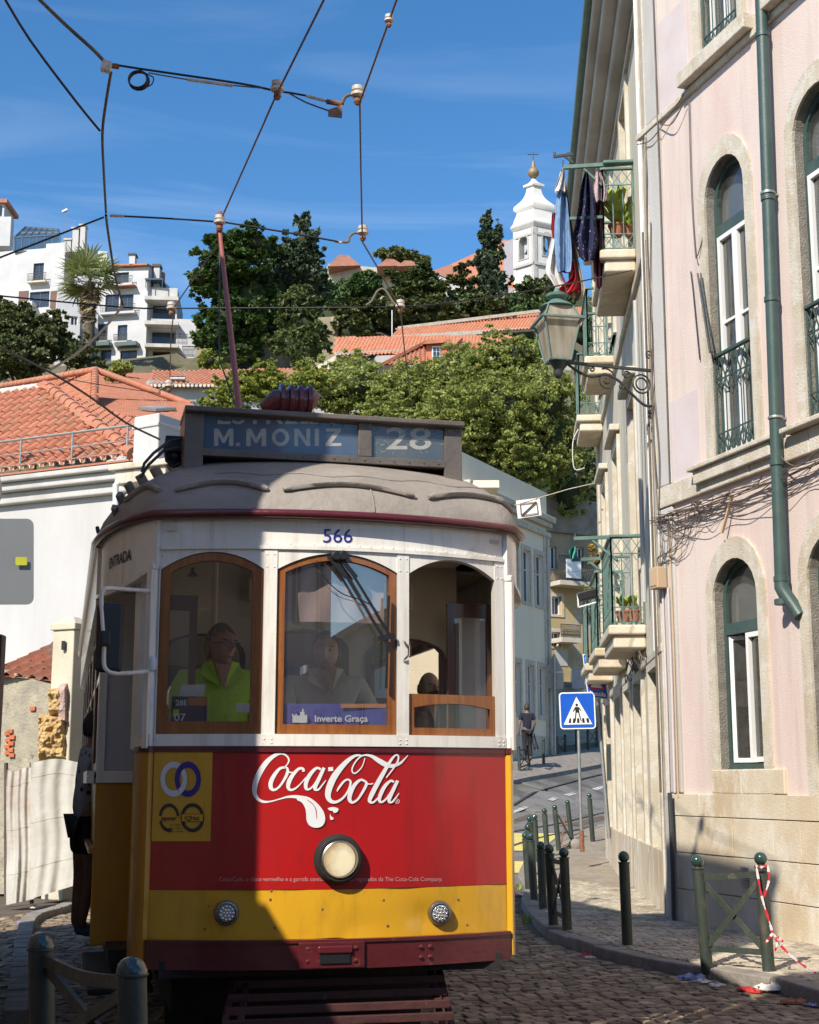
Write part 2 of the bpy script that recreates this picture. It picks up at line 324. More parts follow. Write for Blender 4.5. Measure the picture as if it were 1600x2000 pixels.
for k in range(14):
    for i in range(2):
        s0, s1 = -9 + k * 2, -7 + k * 2
        c = []
        for s, t in ((s0, 1.9 * i / 2), (s1, 1.9 * i / 2), (s1, 1.9 * (i + 1) / 2), (s0, 1.9 * (i + 1) / 2)):
            q = WALL_O + WALL_D * s + WALL_N * t; c.append((q.x, q.y, gz(q.x, q.y) + .06))
        fp.quad(*c)
    q0 = WALL_O + WALL_D * (-9 + k * 2) + WALL_N * 1.9; q1 = WALL_O + WALL_D * (-7 + k * 2) + WALL_N * 1.9
    fp.quad((q0.x, q0.y, gz(*q0) + .06), (q1.x, q1.y, gz(*q1) + .06), (q1.x, q1.y, gz(*q1) - .12), (q0.x, q0.y, gz(*q0) - .12))
tag(fp.build('far_pavement', M['kerb']), 'brownish pavement below the white house across the street', None, kind='structure')
def stone(mb, x, y, z, a, b, h, rz, tilt=.02):
    m = Matrix.Rotation(rz, 3, 'Z') @ Matrix.Rotation(random.uniform(-tilt, tilt), 3, 'X') @ Matrix.Rotation(random.uniform(-tilt, tilt), 3, 'Y'); n = len(mb.v)
    for zz, k in ((-h, 1), (-.005, 1), (0, .80)):
        for i, j in ((-.5, -.5), (.5, -.5), (.5, .5), (-.5, .5)):
            q = m @ Vector((i * a * k, j * b * k, zz)); mb.v.append((x + q.x, y + q.y, z + q.z))
    for lv in (0, 4):
        for i in range(4): mb.f.append((n + lv + i, n + lv + (i + 1) % 4, n + lv + 4 + (i + 1) % 4, n + lv + 4 + i))
    mb.f.append((n + 8, n + 9, n + 10, n + 11))
def settone(mes, per=None):
    for me in mes:
        at = me.attributes.new('tone', 'FLOAT', 'FACE'); n = len(me.polygons)
        if per is None: v = [random.random()] * n
        else:
            v = []
            for k in range(n // per + 1): v += [random.random()] * per
            v = v[:n]
        at.data.foreach_set('value', v)
def stones(regions, size, inside, z, parent, name, mat, ang, nind=300, tilt=.03):
    sel = []
    for (x0, x1, y0, y1) in regions:
        nx, ny = int((x1 - x0) / size[0]), int((y1 - y0) / size[1])
        for j in range(ny):
            for i in range(nx):
                x = x0 + (i + .5 * (j % 2) + random.uniform(-.12, .12) + .35 * sin(j * 1.7)) * size[0]; y = y0 + (j + random.uniform(-.1, .1) + .5 * sin(i * .11)) * size[1]
                X = x * cos(ang) - y * sin(ang); Y = x * sin(ang) + y * cos(ang)
                if inside(X, Y): sel.append((X, Y))
    sel.sort(key=lambda q: (q[1] + abs(q[0]) * .3))
    vis = [q for q in sel if abs(q[0]) < .285 * q[1] and q[1] > 8.6]; near = set(vis[:nind]); protos = []
    for k in range(6):
        mb = MB(); stone(mb, 0, 0, 0, size[0] * random.uniform(.84, .93), size[1] * random.uniform(.84, .93), .03, 0, tilt); me = mb.build(name, mat).data; protos.append(me)
    for o in [o for o in COL.objects if o.type == 'MESH' and o.data in protos]: bpy.data.objects.remove(o)
    rest = MB(); settone(protos)
    for q in sel:
        if q in near:
            o = bpy.data.objects.new(name, random.choice(protos)); COL.objects.link(o); o.parent = parent
            o.location = (q[0], q[1], z + random.uniform(-.004, .006)); o.rotation_euler = (0, 0, ang + random.uniform(-.05, .05))
        else: stone(rest, q[0], q[1], z + random.uniform(-.005, .006), size[0] * random.uniform(.80, .99), size[1] * random.uniform(.80, .99), .03, ang + random.uniform(-.12, .12), tilt)
    o = rest.build(name + '_field', mat, parent, kind='stuff'); settone([o.data], 9); return o
stones([(-.5, 8, 6.5, 22)], (.115, .10), lambda x, y: .1 < x < kerb_x(y) - .06 and 8.2 < y < 20, -.03, road_base, 'sett', M['sett'], .24, tilt=.05)
stones([(-8, 1, 8, 26)], (.115, .10), lambda x, y: -7 < x < -1.2 and 8.2 < y < 23 and x < -1.2 - .22 * (y - 8), -.03, road_base, 'sett', M['sett'], -.2, nind=0, tilt=.05)
stones([(-1, 9, 6, 26)], (.078, .07), lambda x, y: kerb_x(y) + .2 < x < facade_x(y) - .02 and 9.4 < y < 23.5, .062, pavement, 'paving_stone', M['calcada'], .3, tilt=.03)
kb = []
tot = 0; i = 0; pts = KL; d = 0
acc = [0]
for a, b in zip(KL, KL[1:]): acc.append(acc[-1] + (b - a).length)
def along(t):
    for k in range(len(acc) - 1):
        if t <= acc[k + 1]: return KL[k].lerp(KL[k + 1], (t - acc[k]) / (acc[k + 1] - acc[k]))
    return KL[-1]
t = 0
while t < acc[-1] - 1:
    ln = random.uniform(.65, 1.05); a, b = along(t + .008), along(t + ln); d = (b - a).normalized(); n2 = Vector((d.y, -d.x))
    p = []
    z0, z1 = gz(a.x, a.y), gz(b.x, b.y); up = random.uniform(-.012, .012)
    for zz in (-.14, .058 + up):
        for q, z, o in ((a, z0, 0), (b, z1, 0), (b, z1, .2), (a, z0, .2)):
            r = q + n2 * (o + (.015 if zz > 0 and o == 0 else 0)); p.append((r.x, r.y, z + zz))
    mb = MB(); mb.hexa(p); mb.build('kerb_stone', M['kerb'], pavement, bev=.014); t += ln
def quadm(x0, x1, y0, y1, name, mat, label, dz, skew=0, n=10):
    mb = MB()
    for i in range(n):
        for j in range(4):
            c = []
            for u, v in ((i, j), (i + 1, j), (i + 1, j + 1), (i, j + 1)):
                y = y0 + (y1 - y0) * u / n; x = x0 + (x1 - x0) * v / 4 + skew * (y - y0); c.append((x, y, gz(x, y) - .065 + dz))
            mb.quad(*c)
    return tag(mb.build(name, mat), label, None, kind='structure')
quadm(.2, 2.6, 29.3, 33.8, 'road_marking', M['yellow_road'], 'worn yellow painted patch on the road behind the bollards', .008, .20, 12)
quadm(.8, 1.9, 25.2, 27.2, 'road_marking', M['yellow_road'], 'smaller yellow painted patch nearer the tram', .008, .15)
for k, (x, y) in enumerate(((2.2, 38.2), (3.9, 41.5), (5.6, 45), (7.2, 48.5))):
    quadm(x, x + .16, y, y + 2.0, 'lane_dash', M['white_road'], 'worn white lane dash, number %s going up the road' % ('one', 'two', 'three', 'four')[k], .012, .47, 4)
M['rail'] = paint('worn_steel_rail', (.30, .27, .24), (.16, .13, .11), 6, .35, metal=.8)
for nm, lab, pts in (('tram_rail', 'tram rail on the far side of the climbing road', ((.2, 33), (1.6, 37), (3.6, 42), (6.3, 48), (9.5, 54))), ('tram_rail', 'tram rail beside the yellow road paint', ((-.9, 24), (.6, 29), (2.3, 34), (5.0, 39.5), (8.0, 45.5))), ('tram_rail', 'tram rail nearest the bollards', ((.1, 23.5), (1.4, 28), (2.9, 32.5), (5.6, 38.2), (8.6, 44)))):
    pp = catmull(pts, 8); mb = MB()
    for a, b in zip(pp, pp[1:]):
        d = (Vector(b) - Vector(a)).normalized(); n2 = Vector((d.y, -d.x)) * .05
        za, zb = gz(*a) - .048, gz(*b) - .048
        mb.quad((a[0] - n2.x, a[1] - n2.y, za), (a[0] + n2.x, a[1] + n2.y, za), (b[0] + n2.x, b[1] + n2.y, zb), (b[0] - n2.x, b[1] - n2.y, zb))
        mb.quad((a[0] - n2.x, a[1] - n2.y, za), (b[0] - n2.x, b[1] - n2.y, zb), (b[0] - n2.x, b[1] - n2.y, zb - .03), (a[0] - n2.x, a[1] - n2.y, za - .03))
    tag(mb.build(nm, M['rail']), lab, None, kind='structure')
for k, (x, y, l, w, sk) in enumerate(((1.2, 34.8, 5, .35, .45), (4.6, 40.5, 5, .3, .5), (2.0, 30.5, 4, .12, .45), (3.6, 36.2, 3, .5, .5))):
    quadm(x, x + w, y, y + l, 'asphalt_patch', M['joint'], ('dark tar seam beside the middle rail', 'long dark seam higher up the road', 'thin dark rut beside the bollards', 'broad dark patch in the road')[k], .004, sk, 6)
# ================================================================== PINK HOUSE
PK = Wall((2.87, 16.05), (.314, -.949))
pink = thing('pink_house', 'pale pink rendered house with arched windows and a stone plinth at the right', 'house', (2.87, 16.05, 0))
WIN = [dict(s=(1.10, 1.95), z=(1.64, 3.38, 3.78), kind=0), dict(s=(2.83, 3.68), z=(1.64, 3.38, 3.78), kind=3), dict(s=(1.25, 2.05), z=(4.86, 7.72, 8.14), kind=1), dict(s=(2.97, 3.80), z=(4.86, 7.72, 8.14), kind=1),
       dict(s=(1.30, 2.08), z=(9.42, 12.0, 12.4), kind=1), dict(s=(2.97, 3.8), z=(9.42, 12.0, 12.4), kind=1), dict(s=(4.6, 5.45), z=(1.64, 3.38, 3.78), kind=3), dict(s=(4.75, 5.6), z=(4.86, 7.72, 8.14), kind=1)]
holes = [arch_loop(*w['s'], *w['z']) for w in WIN]
mb = MB(); mb.poly([[(-.0, 0), (12, 0), (12, 14.5), (0, 14.5)]] + holes, lambda s, z: PK.pt(s, z, 0)); mb.build('wall', M['pink'], pink)
mb = MB(); mb.wbox(PK, .01, 12, 0, 14.5, -9, -3.2); mb.build('house_body', M['pink'], pink)
mb = MB(); mb.wbox(PK, .02, 11.98, 0, 14.4, -3.19, -3.0); mb.wbox(PK, .0, 12, 14.5, 14.7, -9, .45); mb.build('roof', M['tile_old'], pink)
mb = MB()
for z in (4.3, 9.0): mb.wbox(PK, .03, 11.9, z, z + .25, -2.9, -.3)
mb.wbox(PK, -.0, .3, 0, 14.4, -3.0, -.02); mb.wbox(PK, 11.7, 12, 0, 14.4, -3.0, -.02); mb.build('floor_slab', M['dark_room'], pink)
def ring(mb, W, lo, li, off, t):
    n = len(lo); b = len(mb.v)
    for l in (lo, li):
        for s, z in l: mb.v.append(tuple(W.pt(s, z, off)))
    for i in range(n): j = (i + 1) % n; mb.f.append((b + i, b + j, b + n + j, b + n + i))
    mb.strip([W.pt(s, z, off) for s, z in lo], [W.pt(s, z, off - t) for s, z in lo], closed=True)
    mb.strip([W.pt(s, z, off) for s, z in li], [W.pt(s, z, off - t) for s, z in li], closed=True)
def grow(s, z, e, eb=None):
    eb = e if eb is None else eb
    return arch_loop(s[0] - e, s[1] + e, z[0] - eb, z[1], z[2] + e * 1.5)
def rframe(mb, W, s0, s1, z0, z1, w, o0, o1):
    mb.wbox(W, s0, s1, z0, z0 + w, o0, o1); mb.wbox(W, s0, s1, z1 - w, z1, o0, o1); mb.wbox(W, s0, s0 + w, z0 + w, z1 - w, o0, o1); mb.wbox(W, s1 - w, s1, z0 + w, z1 - w, o0, o1)
def railing(a, b, z0, z1, n=None, hand=.05, band=.2, bar=.011, mat='green_paint', parent=None, name='railing'):
    a = Vector((a[0], a[1], 0)); b = Vector((b[0], b[1], 0)); L = (b - a).length; n = n or max(3, int(L / .115)); mb = MB(); q = lambda t, z: a.lerp(b, t) + Vector((0, 0, z))
    for z in (z0 + .03, z0 + .03 + band, z1 - band - .03): mb.bar(q(0, z), q(1, z), .016, .014)
    for k in range(n + 1):
        mb.bar(q(k / n, z0 + .03), q(k / n, z1 - .02) if k in (0, n) else q(k / n, z1 - band - .03), bar if 0 < k < n else .02)
    for zb, zt in ((z0 + .03, z0 + .03 + band), (z1 - band - .03, z1 - .03)):
        for k in range(n):
            mb.bar(q(k / n, zb), q((k + 1) / n, zt), .009, .009); mb.bar(q((k + 1) / n, zb), q(k / n, zt), .009, .009)
    for k in range(n): mb.bar(q(k / n, z1 - band - .03), q((k + .5) / n, z1 - band - .12), .008); mb.bar(q((k + 1) / n, z1 - band - .03), q((k + .5) / n, z1 - band - .12), .008)
    o = mb.build(name, M[mat], parent)
    h = MB(); h.bar(q(-.01, z1), q(1.01, z1), hand, .035); h.build('handrail', M[mat], o if parent is not None else None, bev=.006)
    return o
def arched_window(W, s, z, kind, parent, depth=.125):
    s0, s1 = s; z0, zs, za = z; fr = MB()
    ring(fr, W, arch_loop(s0, s1, z0, zs, za), arch_loop(s0 + .055, s1 - .055, z0 + .06, zs, za - .06), -depth + .03, .05)
    zt = zs - .36; fr.wbox(W, s0 + .05, s1 - .05, zt, zt + .12, -depth - .03, -depth + .035)
    win = fr.build('window', M['green_paint'], parent)
    sm = MB(); lo = grow(s, z, .15, .0); lo[0] = (lo[0][0], 1.39 if z0 < 3 else z0); lo[1] = (lo[1][0], lo[0][1])
    li = arch_loop(s0, s1, z0, zs, za)
    ring(sm, W, lo, li, .028, .03); sm.build('stone_surround', M['lime'], win)
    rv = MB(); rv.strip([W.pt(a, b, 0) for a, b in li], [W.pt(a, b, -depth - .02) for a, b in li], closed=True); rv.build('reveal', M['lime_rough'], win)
    mid = (s0 + s1) / 2; zb = z0 + .07; ztp = zt - .01
    gl = MB(); gl.poly([arch_loop(s0 + .05, s1 - .05, zt + .11, zs, za - .06)], lambda a, b: W.pt(a, b, -depth)); gl.build('pane', M['win_glass'], win)
    bk = MB(); bk.poly([arch_loop(s0 + .01, s1 - .01, zt + .1, zs, za)], lambda a, b: W.pt(a, b, -depth - .06)); bk.build('curtain', M['fan_grey'], win)
    for k, (a, b) in enumerate(((s0 + .06, mid + .012), (mid + .012, s1 - .06))):
        if kind == 0 and k == 1: Wl = W; a_, b_ = a, b      # the far leaf is on the left of the picture (small s)
        m2 = MB(); g2 = MB()
        if kind == 0 and k == 0:                              # leaf swung into the room
            o = W.pt(a, 0, -depth); Wl = Wall((o.x, o.y), (W.d * cos(.62) - W.n * sin(.62))); Wl.n = W.n * cos(.62) + W.d * sin(.62)
            rframe(m2, Wl, 0, b - a, zb, ztp, .045, -.02, .025); g2.wbox(Wl, .04, b - a - .04, zb + .04, ztp - .04, -.002, .002)
        else:
            rframe(m2, W, a, b, zb, ztp, .05, -depth - .02, -depth + .045)
            if kind == 1: m2.wbox(W, a + .05, b - .05, z0 + 1.5, z0 + 1.53, -depth - .01, -depth + .03)
            g2.wbox(W, a + .05, b - .05, zb + .05, ztp - .05, -depth - .003, -depth + .003)
        m2.build('casement', M['win_white'] if kind != 3 else M['green_paint'], win); g2.build('pane', M['win_glass'], win)
    cu = MB()
    def cf(u, v):
        ss = s0 + (s1 - s0) * u; return W.pt(ss, z0 + (zt - z0) * v, -depth - (.42 if kind == 0 else .10) + .025 * sin(u * 55) + .01 * sin(u * 17 + v * 3))
    cu.grid(cf, 60, 3); cu.build('curtain', M['curtain'] if kind != 3 else M['dark_room'], win, smooth=60)  # third kind has no cloth: a black sheet stands for the unlit room
    if kind == 1:
        r = railing(W.pt(s0 + .0, 0, -.03), W.pt(s1 - .0, 0, -.03), z0 + .02, z0 + 1.15, n=8, parent=win, band=.24, name='window_guard')
        for c in list(r.children): c.parent = win
    return win
M['fan_grey'] = flat('grey_blind', (.33, .33, .34), .8)
for w in WIN: arched_window(PK, w['s'], w['z'], w['kind'], pink)
def band(W, s0, s1, z0, z1, off, parent, name='stone_band', mat='lime', step=(.7, 1.2), bev=.012):
    s = s0
    while s < s1 - .02:
        e = min(s1, s + random.uniform(*step)); m = MB(); m.wbox(W, s + .003, e - .003, z0, z1, -.02, off + random.uniform(-.004, .004)); m.build(name, M[mat], parent, bev=bev); s = e
band(PK, -.02, 12, 4.56, 4.80, .055, pink); band(PK, .88, 2.52, 4.803, 4.855, .17, pink, 'sill', step=(3, 4)); band(PK, 2.7, 4.1, 4.803, 4.855, .17, pink, 'sill', step=(3, 4)); band(PK, .94, 2.45, 4.66, 4.80, .12, pink, 'sill_moulding', step=(3, 4))
band(PK, -.25, 12, 9.16, 9.24, .05, pink); band(PK, .97, 2.4, 9.243, 9.42, .16, pink, 'sill', step=(3, 4)); band(PK, 2.7, 4.1, 9.243, 9.42, .16, pink, 'sill', step=(3, 4))
for k, s in enumerate((1.3, 3.03)): band(PK, s - .36, s + 1.0, 1.5 if 0 else 1.395, 1.638, .03, pink, 'apron_stone', 'lime_block', step=(.5, .8))
m = MB(); m.wbox(PK, -.0, .31, 1.40, 4.55, -.02, .035); m.wbox(PK, -.0, .31, 4.81, 9.15, -.02, .035); m.wbox(PK, 0, .31, 9.25, 14.4, -.02, .035); m.build('pilaster', M['white_dirty'], pink, bev=.012)
for q_ in ((.312, .93, 4.81, 5.75), (.312, .98, 9.25, 10.4)): m = MB(); m.wbox(PK, *q_, -.02, .006); m.build('pale_render_patch', M['pink_pale'], pink)
zr = [(0.0, .39), (.395, .77), (.775, 1.153), (1.158, 1.39)]
for r, (a, b) in enumerate(zr):
    s = .14
    while s < 6:
        e = s + random.uniform(.45, 1.05); m = MB(); pr = .035 + random.uniform(0, .014)
        m.wbox(PK, s + .004, e - .004, a + .002, b - .002, -.02, pr); m.build('plinth_block', M['lime_block'], pink, bev=.004); s = e
m = MB(); m.wbox(PK, -.0, .135, 0, 1.39, -.02, .09); m.build('corner_stone', M['white_dirty'], pink, bev=.03)
fix(pink)
dp = thing('downpipe', 'dark green downpipe with an elbow at its foot on the pink wall', 'drainpipe', tuple(PK.pt(2.3, 3, .12)))
sA, zA = PK.hit(1518, 900, .12); sB, zB = PK.hit(1487, 0, .12)
def dpt(z, o=.12): return PK.pt(sA + (sB - sA) * (z - zA) / (zB - zA), z, o)
m = MB(); m.tube([dpt(14.4), dpt(9.2), dpt(6.3), dpt(3.42)], .062, 20); m.build('pipe', M['green_paint'], dp, smooth=1)
m = MB(); m.tube([dpt(3.44), dpt(3.34), dpt(3.27, .10) + Vector((PK.d.x, PK.d.y, 0)) * .03, dpt(3.14, .05) + Vector((PK.d.x, PK.d.y, 0)) * .1, dpt(3.05, .03) + Vector((PK.d.x, PK.d.y, 0)) * .16], [.066, .068, .068, .066, .062], 20); m.build('elbow', M['green_paint'], dp, smooth=1)
for z in (12.4, 9.0, 7.25, 6.2, 4.55, 3.42, 3.2):
    m = MB(); c = dpt(z); m.lathe([(.06, -.03), (.072, -.025), (.072, .025), (.06, .03)], c, 20); m.build('collar', M['green_paint'], dp, smooth=1)
for z in (7.3, 5.0): m = MB(); m.lathe([(.074, -.012), (.076, 0), (.074, .012)], dpt(z), 20); m.bar(dpt(z, .1), dpt(z, 0), .02); m.build('clamp', M['galv'], dp, smooth=1)
fix(dp)
# ================================================================== CREAM HOUSE
CR = Wall((2.875, 16.06), (.07, 1)); CL = 10.9
cream = thing('cream_house', 'tall cream rendered house with stone balconies beyond the pink one', 'house', (2.87, 16.06, 0))
OPS = [3.15, 6.3, 9.1]
hl = []
for c in OPS: hl += [[(c - .5, 3.5), (c + .5, 3.5), (c + .5, 6.7), (c - .5, 6.7)], [(c - .5, 8.5), (c + .5, 8.5), (c + .5, 11.1), (c - .5, 11.1)]]
hl += [[(c - .55, .06), (c + .55, .06), (c + .55, 2.85), (c - .55, 2.85)] for c in (1.25, 3.4, 5.2, 7.0, 9.3)]
m = MB(); m.poly([[(0, 0), (CL, 0), (CL, 12), (0, 12)]] + hl, lambda s, z: CR.pt(s, z, 0)); m.build('wall', M['cream'], cream)
m = MB(); m.wbox(CR, 0, CL, 0, 12, -7, -.5); m.build('house_body', M['cream'], cream)
for z0_, z1_ in ((0, 12),):
    m = MB(); m.wbox(CR, CL - .3, CL, 0, 12, -.5, -.001); m.wbox(CR, 0, .05, 0, 12, -.5, -.001); m.build('end_wall', M['cream'], cream)
for h in hl:
    (a, b), (c, _), (_, d) = h[0], h[1], h[2]; li = [(a, b), (c, b), (c, d), (a, d)]; door = d - b > 2 and b < 1
    m = MB(); rframe(m, CR, a + .01, c - .01, b, d - .01, .06, -.2, -.14); mid = (a + c) / 2; m.wbox(CR, mid - .03, mid + .03, b + .06, d - .07, -.2, -.14)
    w = m.build('door' if b < 4 or b > 8 else 'window', M['green_worn'] if door else M['win_white'], cream)
    m = MB(); m.strip([CR.pt(x, z, 0) for x, z in li], [CR.pt(x, z, -.22) for x, z in li], closed=True); m.build('reveal', M['lime'], w)
    lo = [(a - .14, b), (c + .14, b), (c + .14, d + .15), (a - .14, d + .15)]; m = MB(); ring(m, CR, lo, li, .05, .05); m.build('stone_surround', M['lime'], w)
    m = MB(); m.wbox(CR, a + .05, c - .05, b + .05, d - .05, -.18, -.17); m.build('pane', M['win_glass'] if not door else M['green_worn'], w)
    if not door: m = MB(); m.wbox(CR, a, c, b, d, -.26, -.25); m.build('curtain', M['curtain'], w)
    if b == 3.5: m = MB(); m.wbox(CR, a - .2, c + .2, d + .2, d + .3, 0, .16); m.build('hood', M['lime'], w, bev=.015)
for s in (-.0, CL - .35):
    m = MB(); m.wbox(CR, s + .002, s + .34, 0, 11.9, 0, .05); m.build('pilaster', M['lime'], cream, bev=.015)
band(CR, .35, CL - .36, 0, .75, .05, cream, 'plinth_block', 'lime_block')
m = MB(); m.wbox(CR, .0, CL, 11.55, 11.75, 0, .2); m.wbox(CR, 0, CL + .1, 11.75, 11.95, 0, .38); m.wbox(CR, 0, CL + .1, 11.95, 12.1, 0, .5); m.build('cornice', M['white_dirty'], cream, bev=.04, seg=3)
for k in range(3): m = MB(); m.wbox(CR, .0, CL, 2.95 + k * .0, 3.05, 0, .06) if k == 0 else m.wbox(CR, .36, CL - .36, (7.95, 11.3)[k - 1], (8.05, 11.4)[k - 1], 0, .05); m.build('string_course', M['lime'], cream, bev=.01)
m = MB(); m.wbox(CR, .0, CL + .15, 12.1, 12.28, .4, .6); m.build('gutter', M['green_worn'], cream, bev=.05, seg=3)
m = MB()
p = lambda s, z, o: CR.pt(s, z, o)
m.hexa([p(-.3, 12.1, -7), p(CL + .2, 12.1, -7), p(CL + .2, 12.1, .45), p(-.3, 12.1, .45), p(-.3, 13.9, -4), p(CL + .2, 13.9, -4), p(CL + .2, 13.9, -3.9), p(-.3, 13.9, -3.9)]); m.build('roof', M['tile_old'], cream)
M['tube_grey'] = flat('pale_grey_pipe', (.42, .42, .41), .5)
for s, o, r, z0_, z1_, mt in ((.42, .05, .018, 0, 11.5, 'lime'), (.5, .06, .03, 3.0, 11.5, 'win_white'), (.22, .09, .014, 1.4, 8, 'cable_grey'), (1.55, .08, .03, 3.7, 7.6, 'tube_grey')):
    m = MB(); m.tube([CR.pt(s, z0_, o), CR.pt(s, (z0_ + z1_) / 2, o), CR.pt(s, z1_, o)], r, 8); m.build('conduit', M[mt], cream, smooth=1)
fix(cream)
M['pot'] = paint('terracotta_pot', (.40, .15, .08), (.30, .11, .06), 6, .8)
def balcony(s0, s1, z, d, label, zt=1.16, mat='green_worn'):
    t = thing('balcony', label, 'balcony', tuple(CR.pt((s0 + s1) / 2, z - .34, 0)), 0, 'stone balconies of the cream house')
    m = MB(); m.wbox(CR, s0 - .06, s1 + .06, z - .13, z, 0, d + .06); m.wbox(CR, s0, s1, z - .30, z - .13, 0, d); m.build('slab', M['lime_block'], t, bev=.03, seg=3)
    for a, b in ((CR.pt(s0, 0, .02), CR.pt(s0, 0, d)), (CR.pt(s0, 0, d), CR.pt(s1, 0, d)), (CR.pt(s1, 0, d), CR.pt(s1, 0, .02))): railing(a, b, z, z + zt, hand=.06, parent=t, mat=mat, bar=.014)
    return fix(t)
balcony(2.3, 4.05, 3.5, .42, 'cream house balcony with potted plants, nearest of the lower row'); balcony(5.5, 7.1, 3.5, .42, 'middle balcony of the lower row with the hanging planter'); balcony(8.3, 9.7, 3.5, .42, 'farthest balcony of the lower row')
balcony(2.1, 4.0, 8.5, .42, 'upper balcony hung with laundry and a green plant'); balcony(6.3, 7.6, 8.3, .42, 'second upper balcony behind the street lantern'); balcony(9.3, 10.6, 8.1, .42, 'farthest upper balcony of the cream house')
# ================================================================== THE TRAM
TH = radians(13.4); TN = Vector((-.35, 7.4, 0)); TA = Vector((-sin(TH), cos(TH))); TR = Vector((cos(TH), sin(TH)))
tram = thing('tram', 'old red, white and yellow single tram number 566 with its headlight lit', 'tram', (TN.x, TN.y, 0), TH)
def yf(u): return .17 * (u / .9) ** 2
def front_uz(px, py, fy=yf):
    a, b = ray(px, py); Y = 7.4
    for _ in range(25):
        X = a * Y; dx, dy = X - TN.x, Y - TN.y; u = dx * TR.x + dy * TR.y; y = dx * TA.x + dy * TA.y
        e = fy(u) - y; Y += e * .9
    return u, CZ + b * Y
def FM(off=0): return lambda u, z: Vector((u, yf(u) - off, z))
def PXF(off=0):
    def f(px, py):
        u, z = front_uz(px, py); return Vector((u, yf(u) - off, z))
    return f
M['tr_white'] = paint('cream_white_tram_enamel', (.80, .77, .71), (.73, .70, .63), 1.6, .32, .06, 20, coat=.4, c3=(.45, .38, .30), s3=3.2, p3=(.66, .80), streak=((.30, .24, .18), .45, 14, 1.2))
M['tr_red'] = paint('red_tram_enamel', (.41, .008, .008), (.34, .007, .008), 1.3, .34, .10, 4, coat=.55, rvar=.12, streak=((.16, .012, .01), .55, 9, 1.4), c3=(.45, .10, .09), s3=28, p3=(.73, .78))
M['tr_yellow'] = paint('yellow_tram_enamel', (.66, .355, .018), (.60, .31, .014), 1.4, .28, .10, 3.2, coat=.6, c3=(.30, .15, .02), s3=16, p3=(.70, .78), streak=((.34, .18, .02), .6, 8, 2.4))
M['tr_yellow_shade'] = paint('shaded_yellow_enamel', (.52, .27, .012), (.42, .20, .01), 2, .4, .1, 10, coat=.3, stretch=(4, 4, .6))  # darker copy of tram yellow; shade of left side and bulkheads coloured in
M['tr_maroon'] = paint('maroon_enamel', (.11, .012, .018), (.075, .010, .012), 4, .35, .15, 30, coat=.4, c3=(.16, .06, .04), s3=9, p3=(.62, .72))
M['tr_roof'] = paint('grey_roof_canvas', (.33, .295, .26), (.25, .22, .19), 1.8, .62, .35, 22, c3=(.20, .175, .15), s3=1.6, p3=(.5, .7), stretch=(1, 1, 2))
M['tr_box'] = paint('dark_grey_sign_box_paint', (.15, .125, .105), (.095, .08, .07), 3, .5, .25, 30, coat=.15, c3=(.17, .15, .13), s3=5, p3=(.6, .72))
M['tr_wood'] = paint('varnished_wood', (.30, .105, .022), (.19, .060, .014), 3, .35, .12, 30, coat=.5, stretch=(14, 14, 1))
M['tr_wood2'] = paint('dark_varnished_wood', (.15, .050, .018), (.09, .030, .012), 3, .35, .1, 30, coat=.5, stretch=(14, 14, 1))
M['tr_inner'] = paint('cream_interior_lining', (.66, .62, .50), (.58, .54, .43), 2, .6)
M['tr_dark'] = paint('sooty_underframe', (.020, .017, .015), (.012, .011, .010), 5, .8, .3, 30)
M['tr_glass'] = glass('tram_glass', (.94, .94, .92), .02, .005, .02)
M['tr_glass_c'] = glass('tram_windscreen_glass', (.92, .94, .94), .26, .006, .03)
M['tr_grey'] = paint('grey_tram_panel', (.46, .45, .46), (.38, .37, .37), 2, .4, .1, 20, coat=.3)
M['black'] = flat('black_rubber', (.012, .012, .013), .45)
M['chrome'] = flat('polished_chrome', (.75, .74, .72), .12, 1)
M['steel'] = paint('scuffed_steel', (.35, .33, .30), (.22, .20, .18), 9, .35, metal=.9)
M['blue_ink'] = flat('dark_blue_lettering', (.015, .02, .22), .4)
M['white_ink'] = flat('white_lettering', (.74, .74, .74), .4)
M['black_ink'] = flat('black_lettering', (.03, .03, .03), .5)
W_ = .93
ZB, ZS, ZT = 1.675, 1.745, 2.70        # belt, window foot, head moulding
def fgrid(name, u0, u1, z0, z1, mat, off=0, nu=24, nv=6, th=.02, smooth=35, zf=None, label=None, par=None):
    m = MB(); nu = max(2, int((u1 - u0) * 30)); b = 0
    f = lambda u, v: Vector((u0 + (u1 - u0) * u, yf(u0 + (u1 - u0) * u) - off, z0 + (z1 - z0) * v + (zf(u0 + (u1 - u0) * u, v) if zf else 0)))
    m.grid(f, nu, nv); g = lambda u, v: f(u, v) + Vector((0, th, 0)); m.grid(g, nu, nv)
    for v in (0, 1): m.strip([f(i / nu, v) for i in range(nu + 1)], [g(i / nu, v) for i in range(nu + 1)])
    for u in (0, 1): m.strip([f(u, j / nv) for j in range(nv + 1)], [g(u, j / nv) for j in range(nv + 1)])
    return m.build(name, mat, par or tram, smooth=smooth, label=label)
def dent(u, z): return .012 * math.exp(-((u - .46) / .10) ** 2 - ((z - .84) / .07) ** 2) + .006 * math.exp(-((u - .1) / .16) ** 2 - ((z - .80) / .06) ** 2) + .008 * math.exp(-((u - .02) / .05) ** 2 - ((z - .74) / .05) ** 2) + .0022 * sin(u * 9 + z * 5) + .0015 * sin(u * 23 + 2 + z * 11)
def zlow(u): return -.008 * sin(u * 7) + .010 * math.exp(-(u / .09) ** 2)
m = MB(); nu, nv = 90, 26
def yel(u, v):
    uu = -W_ + 2 * W_ * u; z = (.735 + zlow(uu) * 1) * (1 - v) + .978 * v; return Vector((uu, yf(uu) + dent(uu, z), z))
